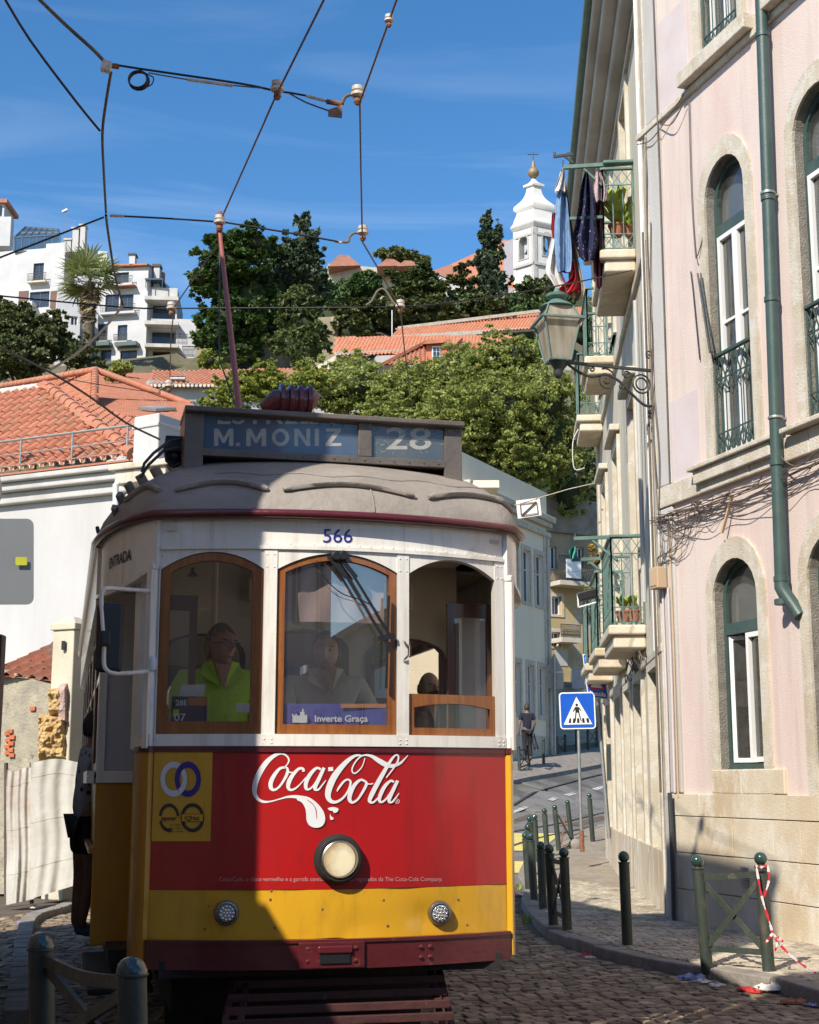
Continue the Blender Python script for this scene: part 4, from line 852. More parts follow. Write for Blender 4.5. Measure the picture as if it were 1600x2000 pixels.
xl, ztp = bx(362, 800); xr, _ = bx(902, 800); _, zbt = bx(640, 902); _, zlg = bx(640, 952); D_ = .32
box_ = tram
m = MB()
w1 = bx(398, 850)[0]; w2 = bx(700, 850)[0]; w3 = bx(726, 850)[0]; w4 = bx(868, 850)[0]; gz0 = bx(600, 886)[1]; gz1 = bx(600, 820)[1]
for (xa, xb, za, zb, nm) in ((xl, xr, gz1, ztp - .02, 'box_top_rail'), (xl + .10, xr - .1, zbt + .0, gz0, 'box_bottom_rail'), (w2, w3, gz0, gz1, 'box_mullion')):
    m = MB(); m.box(((xa + xb) / 2, BY + .01, (za + zb) / 2), (xb - xa, .02 + (.012 if nm != 'box_mullion' else .016), zb - za)); m.build(nm, M['tr_box'], tram, bev=.004)
for xa, xb in ((xl, w1), (w4, xr)):
    m = MB(); m.box(((xa + xb) / 2, BY + .012, (3.06 + gz1 + .001) / 2), (abs(xb - xa) - .001, .03, gz1 - 3.06)); m.box(((xl + .012) if xa == xl else (xr - .012), BY + D_ / 2, (3.10 + ztp) / 2), (.024, D_ - .04, ztp - 3.10 - .03)); m.build('box_leg', M['tr_box'], tram, bev=.004)
m = MB(); m.box(((xl + xr) / 2, BY + D_ / 2 - .02, ztp), (xr - xl + .01, D_ + .06, .03)); m.tube([(xl - .004, BY - .012, ztp + .0), (xr + .004, BY - .012, ztp + .0)], .018, 8); m.build('box_lid', M['tr_box'], tram, bev=.012, seg=3)
m = MB(); m.box(((xl + xr) / 2, BY + D_, (zbt + ztp) / 2), (xr - xl, .03, ztp - zbt)); m.box(((xl + xr) / 2, BY + D_ / 2, zbt + .012), (xr - xl - .05, D_, .02)); m.build('box_back', M['tr_box'], tram)
M['blind'] = paint('dark_blue_destination_blind', (.045, .095, .19), (.06, .11, .19), 3, .45, c3=(.06, .09, .15), s3=7, p3=(.5, .75)); M['blind2'] = paint('scratched_grey_route_blind', (.10, .12, .13), (.07, .09, .10), 6, .4, c3=(.22, .22, .20), s3=34, p3=(.60, .66))
M['blind_ink'] = paint('worn_cream_blind_lettering', (.66, .60, .48), (.50, .46, .37), 14, .6, c3=(.14, .16, .20), s3=22, p3=(.58, .70))
m = MB(); m.quad((w1, BY + .022, gz0), (w2, BY + .022, gz0), (w2, BY + .022, gz1), (w1, BY + .022, gz1)); m.build('destination_blind', M['blind'], tram)
m = MB(); m.quad((w3, BY + .022, gz0), (w4, BY + .022, gz0), (w4, BY + .022, gz1), (w3, BY + .022, gz1)); m.build('route_blind', M['blind2'], tram)
m = MB(); m.quad((w1, BY + .012, gz0), (w2, BY + .012, gz0), (w2, BY + .012, gz1), (w1, BY + .012, gz1)); m.quad((w3, BY + .012, gz0), (w4, BY + .012, gz0), (w4, BY + .012, gz1), (w3, BY + .012, gz1)); m.build('box_glass', glass('sign_glass', (.85, .87, .9), .015, .05, .06), tram)
def box_text(txt, x0, yb, x1, hpx, name, bold=.035, clip=None, mat='blind_ink'):
    v, f = text_mb(txt, 1, bold=bold); w0 = min(q[0] for q in v); w = max(q[0] for q in v) - w0; k = (x1 - x0) / w; m = MB()
    for q in v:
        py_ = yb - q[1] * hpx / .729
        if clip: py_ = max(py_, clip)
        u, z = bx(x0 + (q[0] - w0) * k, py_, BY + .020); m.v.append((u, BY + .0205, z))
    m.f = [tuple(i) for i in f]; return m.build(name, M[mat], tram)
def glyph(poly, x0, x1, yb, hp, holes=None):
    w = max(p[0] for p in poly[0]); k = (x1 - x0) / w; m = MB(); f = lambda x, y: (lambda q: Vector((q[0], BY + .0205, q[1])))(bx(x0 + x * k, yb - y * hp, BY + .020)); m.poly(poly, f); return m
GM = [(0, 0), (.19, 0), (.19, .62), (.37, .18), (.48, .18), (.66, .62), (.66, 0), (.85, 0), (.85, 1), (.65, 1), (.425, .45), (.2, 1), (0, 1)]
GN = [(0, 0), (.19, 0), (.19, .65), (.57, 0), (.76, 0), (.76, 1), (.57, 1), (.57, .35), (.2, 1), (0, 1)]
GI = [(0, 0), (.2, 0), (.2, 1), (0, 1)]; GZ = [(0, 0), (.68, 0), (.68, .17), (.25, .17), (.66, .85), (.66, 1), (.02, 1), (.02, .83), (.41, .83), (0, .15)]; GD = [(0, 0), (.2, 0), (.2, .2), (0, .2)]
GO = [[(.45 + .45 * cos(radians(t)), .5 + .51 * sin(radians(t))) for t in range(0, 360, 12)], [(.45 + .25 * cos(radians(t)), .5 + .31 * sin(radians(t))) for t in range(0, 360, 12)]]
mt = MB()
for pl_, x0, x1 in (([GM], 418, 456), ([GD], 461, 469), ([GM], 481, 520), (GO, 531, 565), ([GN], 575, 606), ([GI], 615, 623), ([GZ], 636, 667)):
    g_ = glyph(pl_, x0, x1, 871, 34); b_0 = len(mt.v); mt.v += g_.v; mt.f += [tuple(b_0 + i for i in q) for q in g_.f]
mt.build('destination_name', M['blind_ink'], tram)
box_text('28', 754, 877, 842, 44, 'route_number', bold=.01); box_text('ESTRELA', 425, 827.5, 655, 36, 'next_destination', clip=820.5, bold=.012)
m = MB()
for k in range(40):
    a = (random.uniform(728, 866), random.uniform(826, 882)); an = random.uniform(0, pi); l_ = random.uniform(4, 15); b = (a[0] + l_ * cos(an), a[1] + l_ * sin(an) * .6); ua, za = bx(*a, BY + .018); ub, zb = bx(*b, BY + .018); m.bar((ua, BY + .0185, za), (ub, BY + .0185, zb), .0012)
m.build('scratches', M['white_ink'], tram, kind='stuff')
m = MB()
for k in range(24): x_ = xl + .02 + (xr - xl - .04) * k / 23; m.lathe([(.006, 0), (.003, .004)], (x_, BY - .012, ztp - .035), 6, (0, -1, 0))
for k in range(16): x_ = xl + .14 + (xr - xl - .28) * k / 15; m.lathe([(.005, 0), (.003, .004)], (x_, BY - .008, zbt + .02), 6, (0, -1, 0))
m.build('box_rivets', M['tr_box'], tram, smooth=60, kind='stuff')
M['crimson'] = paint('crimson_gloss_paint', (.13, .012, .018), (.09, .01, .014), 5, .35, .1, 30, coat=.6)
a_ = P(570, 783, 11.0);
def loc(v): v = Vector(v); dx, dy = v.x - TN.x, v.y - TN.y; return Vector((dx * TR.x + dy * TR.y, dx * TA.x + dy * TA.y, v.z))
q = loc(P(570, 786, 10.6)); m = MB(); m.tube([q + Vector((-.24, 0, -.06)), q + Vector((-.13, 0, .0)), q + Vector((.15, 0, .02)), q + Vector((.19, 0, .0))], [.03, .09, .10, .08], 12);
for k in range(4): m.lathe([(.09, -.024), (.118, -.015), (.118, .015), (.09, .024)], q + Vector((-.08 + .07 * k, 0, .02)), 14, (1, 0, 0))
m.build('trolley_base_drum', M['crimson'], tram, smooth=1)
m = MB(); m.box(q + Vector((0, .3, -.42)), (.5, .8, .5)); m.build('trolley_base', M['tr_roof'], tram, bev=.03)
pa = loc(P(467, 800, 10.45)); pb_ = loc(P(431, 470, 12.25)); pc = loc(P(429, 440, 12.3))
m = MB(); m.tube([pa - (pb_ - pa).normalized() * .7, pa, pa.lerp(pb_, .5), pb_, pc], [.024, .024, .022, .019, .019], 10); m.build('trolley_pole', M['trolley'] if 'trolley' in M else paint('rusty_red_pole_paint', (.34, .10, .075), (.24, .085, .07), 4, .5, stretch=(6, 6, 1)), tram, smooth=1)
m = MB(); m.box(pc + Vector((0, 0, .0)), (.05, .12, .14)); m.lathe([(.045, -.02), (.05, 0), (.045, .02)], pc + Vector((0, 0, .09)), 12, (1, 0, 0)); m.build('trolley_head', M['rust'], tram, bev=.008)
m = MB(); m.tube([pc, loc(P(428, 700, 12.0)), loc(P(463, 800, 11.5))], .007, 5); m.build('trolley_rope', M['cable'], tram)
m = MB(); m.tube([loc(P(*q)) for q in ((355, 858, 7.7), (330, 862, 7.65), (300, 885, 7.6), (282, 905, 7.55), (277, 922, 7.55))], .009, 6); m.tube([loc(P(*q)) for q in ((352, 875, 7.7), (320, 880, 7.65), (290, 908, 7.6), (275, 932, 7.55))], .009, 6); m.build('roof_hook', M['iron'], tram, smooth=60)
m = MB(); m.box(loc(P(340, 870, 7.85)), (.10, .10, .09)); m.lathe([(.03, -.05), (.045, 0), (.03, .05)], loc(P(340, 895, 7.85)), 10); m.tube([loc(P(322, 870, 7.8)), loc(P(326, 900, 7.8)), loc(P(340, 912, 7.8)), loc(P(352, 905, 7.8))], .012, 6); m.build('hook_gear', M['black'], tram, bev=.01)
m = MB(); m.tube([loc(P(190, 1030, 8.3)), loc(P(192, 1040, 8.28)), loc(P(202, 1046, 8.2))], .012, 6); m.build('edge_hook', M['black'], tram, smooth=60)
mt_ = lambda px, py, Y: loc(P(px, py, Y))
m = MB(); pts_ = [mt_(300, 1155, 7.36), mt_(260, 1152, 7.25), mt_(212, 1149, 7.12), mt_(201, 1155, 7.1), mt_(198, 1170, 7.1), mt_(200, 1215, 7.1), mt_(203, 1260, 7.1), mt_(203, 1295, 7.1), mt_(208, 1308, 7.1), mt_(222, 1315, 7.13), mt_(262, 1314, 7.25), mt_(300, 1310, 7.36)]
m.tube([Vector(q) for q in catmull([tuple(q) for q in pts_], 4)], .011, 8); br = m.build('mirror_bracket', M['tr_white'], tram, smooth=1)
m = MB(); c = mt_(214, 1246, 7.14); m.box(c, (.135, .055, .345), rz=.25); m.build('mirror', M['black'], tram, bev=.024, seg=4)
m = MB(); m.box(mt_(204, 1247, 7.08), (.05, .05, .075), rz=.25); m.build('mirror_clamp', M['black'], tram, bev=.008)
m = MB()
for y_ in (1155, 1310): m.box(mt_(300, y_, 7.39), (.022, .03, .05))
m.build('bracket_foot', M['tr_white'], tram, bev=.005)
m = MB(); m.lathe([(.018, -.035), (.022, -.02), (.022, .02), (.012, .04)], mt_(298, 1296, 7.34), 12); m.build('side_lamp', M['white_ink'], tram, smooth=1)
u, z = front_uz(788, 1252); z2 = front_uz(788, 1292)[1]
m = MB(); m.tube([(u, yf(u) - .012, z), (u, yf(u) - .025, z - .01), (u + .022, yf(u) - .03, z - .03), (u + .022, yf(u) - .03, z2 + .03), (u, yf(u) - .025, z2 + .01), (u, yf(u) - .012, z2)], .006, 8); m.build('grab_handle', M['chrome'], tram, smooth=1)
u, z = front_uz(331, 1365); m = MB(); m.tube([(u, yf(u) - .005, z + .06), (u - .012, yf(u) - .03, z + .03), (u - .012, yf(u) - .03, z - .03), (u, yf(u) - .005, z - .06)], .006, 8); m.build('window_latch', M['steel'], tram, smooth=1)
f3 = PXF(.03); f2 = PXF(.02)
m = MB(); m.lathe([(.03, 0), (.03, .05), (.02, .06)], f2(655, 1088) + Vector((0, .03, 0)), 12, (0, -1, 0)); m.lathe([(.03, 0), (.03, .05), (.02, .06)], f2(668, 1088) + Vector((0, .03, 0)), 12, (0, -1, 0)); m.build('wiper_motor', M['black'], tram, smooth=1)
m = MB()
for a, b, w in (((652, 1090), (744, 1242), .012), ((668, 1092), (760, 1243), .012), ((640, 1088), (675, 1130), .022), ((662, 1090), (694, 1130), .022)): m.bar(f3(*a), f3(*b), w, .010, up=(0, 1, 0))
m.tube([Vector(q) for q in catmull([tuple(f3(*q)) for q in ((617, 1096), (632, 1130), (665, 1160), (700, 1172), (725, 1184))], 5)], .003, 5)
m.bar(f3(738, 1248), f3(768, 1243), .025, .02, up=(0, 1, 0)); m.build('wiper_arm', M['black'], tram)
m = MB(); m.bar(f3(757, 1165), f3(752, 1345), .010, .02, up=(0, 1, 0)); m.build('wiper_blade', M['black'], tram)
M['notice_blue'] = flat('notice_violet_blue', (.09, .09, .36), .5); M['notice_dark'] = flat('notice_deep_blue', (.03, .02, .20), .5); M['notice_orange'] = flat('notice_orange', (.55, .22, .10), .5)
a, b = WN[1]; fi = lambda off: (lambda px, py: Vector((front_uz(px, py)[0], yf(front_uz(px, py)[0]) + off, front_uz(px, py)[1])))
def nq(pts_, name, mat, off, par=None):
    m = MB(); f = fi(off); m.poly([pts_], lambda x, y: f(x, y)); return m.build(name, M[mat], par or tram)
nb = nq([(552, 1374), (757, 1374), (757, 1419), (552, 1419)], 'notice', 'notice_blue', .032)
nq([(668, 1374), (757, 1374), (757, 1382), (668, 1382)], 'notice_band', 'notice_orange', .0310, nb)
m = MB(); f = fi(.0312); m.poly([[(592 + 14 * cos(radians(t)), 1403 + 13 * sin(radians(t))) for t in range(0, 360, 15)]], lambda x, y: f(x, y)); m.build('notice_mark', M['notice_dark'], nb)
m = MB(); f = fi(.0306)
for r_ in ([(573, 1397), (600, 1397), (600, 1411), (573, 1411)], [(588, 1390), (597, 1390), (597, 1411.3), (588, 1411.3)], [(572, 1394), (575, 1394), (575, 1397), (572, 1397)], [(579, 1394), (582, 1394), (582, 1397), (579, 1397)], [(599, 1395), (602, 1395), (602, 1411), (599, 1411)], [(592, 1384), (595, 1384), (595, 1390), (592, 1390)]): m.poly([r_], lambda x, y: f(x, y))
m.build('castle_mark', M['white_ink'], nb, kind='stuff')
v, f_m = text_mb('Inverte Graça', 1, bold=.025); w = max(q[0] for q in v); m = MB(); f = fi(.0304); m.v = [tuple(f(616 + q[0] / w * 105, 1409 - q[1] * 13 / .729)) for q in v]; m.f = [tuple(i) for i in f_m]; m.build('notice_text', M['white_ink'], nb)
m = MB(); m.box((0, 4.7, .60), (2.2, 8.0, .08)); m.box((0, .62, .60), (1.75, 1.0, .08)); m.build('floor', M['tr_dark'], tram)
fgrid('dash_lining', -W_ + .01, W_ - .01, .64, 1.68, M['tr_dark'], -.06, th=.02)
m = MB()
BHY = YB + .03
lo = [(-.93, .64), (.93, .64), (.93, 2.80), (-.93, 2.80)]
def bah(a, b, z0, z1, n=10):
    return [(a, z0), (b, z0)] + [((a + b) / 2 + (b - a) / 2 * cos(pi * k / n), z1 - .12 + .12 * sin(pi * k / n)) for k in range(n + 1)]
hs_ = [bah(-.86, -.36, 1.55, 2.36), bah(-.26, .26, .66, 2.40), bah(.36, .86, 1.55, 2.36)]
m.poly([lo] + hs_, lambda x, z: Vector((x, BHY, z))); m.build('inner_bulkhead', M['tr_inner'], tram)
for k, h in enumerate(hs_):
    m = MB(); c = [(sum(q[0] for q in h) / len(h)), (sum(q[1] for q in h) / len(h))]
    inn = [(c[0] + (x - c[0]) * .86, c[1] + (z - c[1]) * .93) for x, z in h]; m.strip([Vector((x, BHY - .012, z)) for x, z in h], [Vector((x, BHY - .012, z)) for x, z in inn], closed=True); fr = m.build('bulkhead_window', M['tr_wood2'], tram)
    if k != 1: m = MB(); m.poly([inn], lambda x, z: Vector((x, BHY + .0, z))); m.build('pane', M['tr_glass'], fr)
    if k != 1: m = MB(); m.box((c[0], BHY - .01, 1.98), (.48, .03, .04)); m.build('bulkhead_bar', M['tr_wood2'], tram)
m = MB(); m.box((0, .62, 2.80), (1.8, .95, .02)); m.box((0, 4.9, 2.78), (2.3, 7.4, .02)); m.build('ceiling', M['tr_inner'], tram)
m = MB(); m.box((-.2, BHY - .05, 2.62), (.32, .08, .14)); m.build('relay_box', M['tr_inner'], tram, bev=.01)
m = MB(); m.box((.52, BHY - .06, 2.60), (.22, .10, .16)); m.build('relay_box', M['tr_inner'], tram, bev=.01)
m = MB(); m.lathe([(.008, 0), (.012, -.02), (.03, -.045), (.032, -.05)], (front_uz(391, 1100)[0], .55, 2.66), 12); m.build('bell', M['iron'], tram, smooth=1)
m = MB(); m.tube([(-.56, 1.0, .64), (-.56, 1.0, 2.78)], .018, 10); m.build('grab_pole', M['tr_inner'], tram, smooth=1)
for x in (-.75, .75):
    for k in range(7):
        y = 1.8 + k * .9; m = MB(); m.box((x, y, 1.05), (.75, .42, .08)); m.box((x, y + .2, 1.32), (.75, .06, .55)); m.build('seat', M['tr_wood2'], tram, bev=.02)
m = MB(); m.box((0, YE, 1.75), (2.3, .05, 2.2)); m.box((0, YE, .9), (2.3, .06, .6));
m.build('rear_bulkhead', M['tr_dark'], tram)
m = MB(); m.box((.1, .30, 1.35), (.30, .22, .35)); m.lathe([(.02, 0), (.11, .01), (.11, .03), (.02, .04)], (.1, .28, 1.54), 16); m.build('controller', M['tr_dark'], tram, bev=.02)
m = MB(); a, b = WN[1]
def blf(u, v): x = a + .05 + (b - a - .1) * u; return Vector((x, yf(x) + .10 + .01 * sin(u * 20 + v * 4), 2.66 - .33 * v))
m.grid(blf, 16, 6); m.build('sun_blind', M['blindcloth'] if 'blindcloth' in M else paint('dusky_pink_sun_blind', (.40, .28, .25), (.33, .23, .21), 3, .8), tram, smooth=60)
m = MB(); m.box((0, 4.6, .42), (1.5, 7.4, .28)); m.build('underframe', M['tr_dark'], tram)
m = MB(); m.box((0, 1.4, .25), (1.5, .1, .3)); m.build('cross_beam', M['tr_dark'], tram)
for y in (3.6, 5.6):
    for x in (-.5, .5): m = MB(); m.lathe([(.06, -.06), (.33, -.05), (.38, -.05), (.38, -.03), (.34, -.02), (.34, .05), (.06, .06)], (x, y, .34), 28, (1, 0, 0)); m.build('wheel', M['steel'], tram, smooth=1)
M['gate'] = paint('dark_maroon_lifeguard_paint', (.075, .022, .020), (.045, .018, .016), 5, .6, .3, 20, c3=(.16, .13, .11), s3=8, p3=(.64, .72))
gd = []
def gpt_(px, py, y=.30):
    u, z = bx(px, py, y); return Vector((u, y, z))
ya, yb_ = .34, -.02
for k, (py_, xa, xb) in enumerate(((1893, 470, 855), (1917, 447, 868), (1943, 445, 872), (1968, 440, 878), (1993, 433, 886))):
    y = ya - (ya - yb_) * k / 4; a, b = gpt_(xa, py_, y), gpt_(xb, py_, y); m = MB(); m.bar(a, b, .055, .022, up=(0, -.8, .6)) if 0 else m.box((a + b) / 2, ((b - a).length, .025, .040)); m.build('lifeguard_slat', M['gate'], tram, bev=.004)
for xa, xb in ((462, 437), (486, 468), (838, 866), (856, 884)):
    a, b = gpt_(xa, 1885, ya + .02), gpt_(xb, 2010, yb_ + .02); m = MB(); m.bar(a, b, .03, .025); m.build('lifeguard_post', M['gate'], tram)
# ================================================================== TOWN BEHIND
def sw_profile(w, h, n=8):
    out = []
    for k in range(n + 1):
        t = k / n; out.append((t * w, h * (sin(pi * min(1, t / .62)) if t < .62 else -.28 * sin(pi * (t - .62) / .38))))
    return out
def tile_mesh(mb, O, e, s, w, l, h, n=6, jit=0):
    nrm = e.cross(s).normalized()
    if nrm.z < 0: nrm = -nrm
    pr = sw_profile(w, h, n); b = len(mb.v); lo = []; hi = []; th = h * .22
    for a, z in pr: lo.append(O + e * a + nrm * (z + h * .35)); hi.append(O + e * a + s * l * 1.12 + nrm * (z - h * .05))
    mb.strip(lo, hi); mb.strip([q - nrm * th for q in lo], lo)
def roof_plane(name, A, e, s, inside, na, nb, w, l, h, mat, parent, parts=False, n=6, base=True, a0=0):
    A = Vector(A); e = Vector(e).normalized(); s = Vector(s).normalized(); sel = [(i, j) for j in range(nb) for i in range(a0, na) if inside((i + .5) * w, (j + .5) * l)]
    if parts:
        mb = MB(); tile_mesh(mb, Vector((0, 0, 0)), e, s, w, l, h, n); o = mb.build('roof_tile', mat, parent, smooth=50); me = o.data; bpy.data.objects.remove(o)
        for i, j in sel:
            o = bpy.data.objects.new('roof_tile', me); COL.objects.link(o); o.parent = parent; o.location = A + e * (i * w) + s * (j * l) + Vector((0, 0, random.uniform(-.006, .006))); o.rotation_euler = (0, random.uniform(-.01, .01), random.uniform(-.012, .012))
    else:
        mb = MB()
        for i, j in sel: tile_mesh(mb, A + e * (i * w + random.uniform(-.01, .01) * w) + s * (j * l), e, s, w, l, h, n)
        mb.build(name, mat, parent, smooth=50, kind='stuff')
def facade_block(t, W, s0, s1, z0, z1, rects, depth, mat, name='wall', cur=None, frame='win_white', rec=.18, surround=None, shutters=()):
    """solid block behind a wall with real recessed windows; rects = (s0, s1, z0, z1[, frame])"""
    m = MB(); m.poly([[(s0, z0), (s1, z0), (s1, z1), (s0, z1)]] + [[(r[0], r[2]), (r[1], r[2]), (r[1], r[3]), (r[0], r[3])] for r in rects], lambda s, z: W.pt(s, z, 0)); m.build(name, mat, t)
    m = MB(); m.wbox(W, s0, s1, z0, z1, -depth, -rec - .25); m.quad(W.pt(s0, z0, 0), W.pt(s0, z1, 0), W.pt(s0, z1, -rec - .25), W.pt(s0, z0, -rec - .25)); m.quad(W.pt(s1, z0, 0), W.pt(s1, z1, 0), W.pt(s1, z1, -rec - .25), W.pt(s1, z0, -rec - .25)); m.quad(W.pt(s0, z1, 0), W.pt(s1, z1, 0), W.pt(s1, z1, -rec - .25), W.pt(s0, z1, -rec - .25)); m.build('body', mat, t)
    for r in rects:
        a, b, c, d = r[:4]; fr = M[r[4]] if len(r) > 4 else M[frame]; f = .05 if b - a < 1.6 else .08; m = MB(); rframe(m, W, a, b, c, d, f, -rec - .04, -rec + .02); m.wbox(W, (a + b) / 2 - f / 2, (a + b) / 2 + f / 2, c + f, d - f, -rec - .04, -rec + .02)
        if d - c > 1.4: m.wbox(W, a + f, (a + b) / 2 - f / 2, c + (d - c) * .62, c + (d - c) * .62 + f * .7, -rec - .035, -rec + .015); m.wbox(W, (a + b) / 2 + f / 2, b - f, c + (d - c) * .62, c + (d - c) * .62 + f * .7, -rec - .035, -rec + .015)
        w = m.build('window', fr, t)
        m = MB(); m.wbox(W, a + f, b - f, c + f, d - f, -rec - .02, -rec - .012); m.build('pane', M['win_dark'], w)
        m = MB(); li = [(a, c), (b, c), (b, d), (a, d)]; m.strip([W.pt(x, z, 0) for x, z in li], [W.pt(x, z, -rec - .2) for x, z in li], closed=True); m.build('reveal', mat, w)
        if surround: m = MB(); ring(m, W, [(a - .14, c - .1), (b + .14, c - .1), (b + .14, d + .16), (a - .14, d + .16)], li, .04, .04); m.build('stone_surround', surround, w)
M['win_dark'] = flat('dark_window_pane', (.035, .05, .075), .08); M['blue_frame'] = flat('dark_blue_frame_paint', (.03, .06, .09), .4); M['brown_shutter'] = paint('brown_shutter_paint', (.14, .065, .045), (.10, .045, .03), 5, .6)
def wall_px(x0, y0, Y0, x1, y1, Y1):
    a, b = P(x0, y0, Y0), P(x1, y1, Y1); return Wall((a.x, a.y), (b.x - a.x, b.y - a.y)), (Vector((b.x, b.y)) - Vector((a.x, a.y))).length
def rpx(W, x0, y0, x1, y1):
    a = W.hit(x0, y1); b = W.hit(x1, y0); return (a[0], b[0], a[1], b[1])
cA = P(262, 893, 28); eA = Vector((-.903, .429, 0)); bA = Vector((.429, .903, 0)); hipd = (eA + bA)
Qa = P(88, 758, 33.5); al_, be_, dz_ = (Qa - cA).dot(eA), (Qa - cA).dot(bA), Qa.z - cA.z
tanA = dz_ / be_; kA = be_; tanB = dz_ / al_; cosB = 1 / sqrt(1 + tanB ** 2)
sA_ = (bA + Vector((0, 0, tanA))).normalized(); cosA = 1 / sqrt(1 + tanA ** 2)
houseA = thing('white_house', 'large white house with a terracotta barrel tile roof at the left edge', 'house', (cA.x, cA.y, 0))
WA = Wall((cA.x, cA.y), (eA.x, eA.y))
m = MB(); m.wbox(WA, .25, 9, -.5, cA.z - .05, -12, -.45); m.build('wall', M['white'], houseA)
m = MB(); m.wbox(WA, .2, 9, cA.z - .62, cA.z - .38, -.45, -.28); m.wbox(WA, .15, 9, cA.z - .38, cA.z - .2, -.45, -.12); m.wbox(WA, .08, 9, cA.z - .2, cA.z - .06, -.45, -.0); m.build('eave_moulding', M['white_dirty'], houseA, bev=.04, seg=3)
tw, tl = .262, .40
roof_plane('tiles', cA, eA, sA_, lambda a, b: a > b * cosA * al_ / be_ - .05 and b * cosA < kA, 30, 17, tw, tl, .10, M['tile'], houseA, parts=True, n=8)
sB_ = (eA + Vector((0, 0, tanB))).normalized()
roof_plane('side_tiles', cA, bA, sB_, lambda a, b: a > b * cosB * be_ / al_ - .1 and b * cosB < al_, 34, 16, tw, tl, .09, M['tile'], houseA, n=6)
m = MB()
q0, q1 = cA, Qa; ln = (q1 - q0).length; nn = int(ln / .42); d_ = (q1 - q0) / nn
for k in range(nn):
    m = MB(); a = q0 + d_ * k + Vector((0, 0, .06)); b = a + d_ * 1.1; m.tube([a, b], [.155, .125], 12); m.build('hip_tile', M['tile'], houseA, smooth=50)
m = MB(); m.tube([q1 + Vector((0, 0, .03)), q1 + eA * 6 + Vector((0, 0, .03))], .12, 10); m.build('ridge', M['white_dirty'], houseA, smooth=50)
for k in range(14):                                  # mortared tile mouths at the eave
    m = MB(); c = cA + eA * (tw * (k + .31)) + Vector((0, 0, .035)) - bA * .02;
    m.tube([c + eA * (.085 * cos(pi * j / 6)) + Vector((0, 0, .085 * sin(pi * j / 6) - .02)) for j in range(7)], .017, 5); m.build('tile_mouth', M['lime'], houseA)
m = MB(); m.wbox(WA, 0.0, 9, cA.z - .07, cA.z - .03, -.5, .02); m.build('eave_board', M['tile'], houseA)
fix(houseA)
rl = thing('roof_railing', 'thin silver railing running along the eave of the tiled house', 'railing', (cA.x, cA.y, cA.z))
a_, b_ = P(262, 829, 28), P(-30, 852, 29.6); zr_ = [(0, .028), (.32, .014), (.58, .014), (.84, .014)]
def rq(px, dz=0):
    s, z = WA.hit(px, 830, 0); return WA.pt(s, 0, -.05)
zt0 = WA.hit(250, 830)[1]; zt1 = WA.hit(0, 852)[1]
for dz, r_ in zr_:
    m = MB(); p0 = rq(262) + Vector((0, 0, zt0 - dz * .95)); p1 = rq(-60) + Vector((0, 0, zt0 - dz * .95)); m.tube([p0, p1], r_, 8); m.build('rail', M['galv'], rl, smooth=1)
for px in (-40, 40, 140, 247): m = MB(); p0 = rq(px); m.tube([p0 + Vector((0, 0, cA.z + .0)), p0 + Vector((0, 0, zt0))], .022, 8); m.build('post', M['galv'], rl, smooth=1)
fix(rl)
def pbox(m, px0, px1, py0, py1, Y, d, taper=1, **k):
    a, b = P(px0, py1, Y), P(px1, py0, Y); m.box(((a.x + b.x) / 2, Y + d / 2, (a.z + b.z) / 2), (b.x - a.x, d, b.z - a.z), taper=taper, **k); return m
ch = thing('chimney_block', 'white rendered chimney block at the end of the tiled roof', 'chimney', tuple(P(300, 935, 26)))
m = MB(); c = P(306, 872, 26.5); m.box((c.x, c.y, c.z), (.62, .62, 1.1), rz=-.55); m.build('stack', M['white'], ch, bev=.02)
m = MB(); c = P(306, 838, 26.5); m.box((c.x, c.y, c.z), (.66, .66, .07), rz=-.55); m.build('cap', M['white'], ch, bev=.01)
m = MB(); c = P(300, 921, 26.3); m.box((c.x, c.y, c.z + .04), (1.35, 1.0, .12), rz=-.45); m.box((c.x, c.y, c.z - .15), (1.15, .85, .25), rz=-.45); m.build('cornice', M['lime'], ch, bev=.02)
m = MB(); c = P(300, 1040, 26.6); m.box((c.x + .1, c.y + .2, c.z - 3.2), (1.1, .8, 7.9), rz=-.45); m.build('wall', M['white'], ch)
m = MB(); m.tube([P(226, 946, 26), P(226, 1330, 26)], .055, 10); m.tube([P(226, 950, 26), P(229, 944, 26.1), P(240, 942, 26.3)], .055, 10); m.build('soil_pipe', M['win_white'], ch, smooth=50)
fix(ch)
hb = thing('tiled_house', 'white house with a broad orange hipped roof and a skylight behind the railing', 'house', tuple(P(200, 850, 55)))
E0, E1, AP = P(196, 806, 52), P(372, 826, 46.5), P(186, 724, 58)
R1 = P(366, 786, 57)
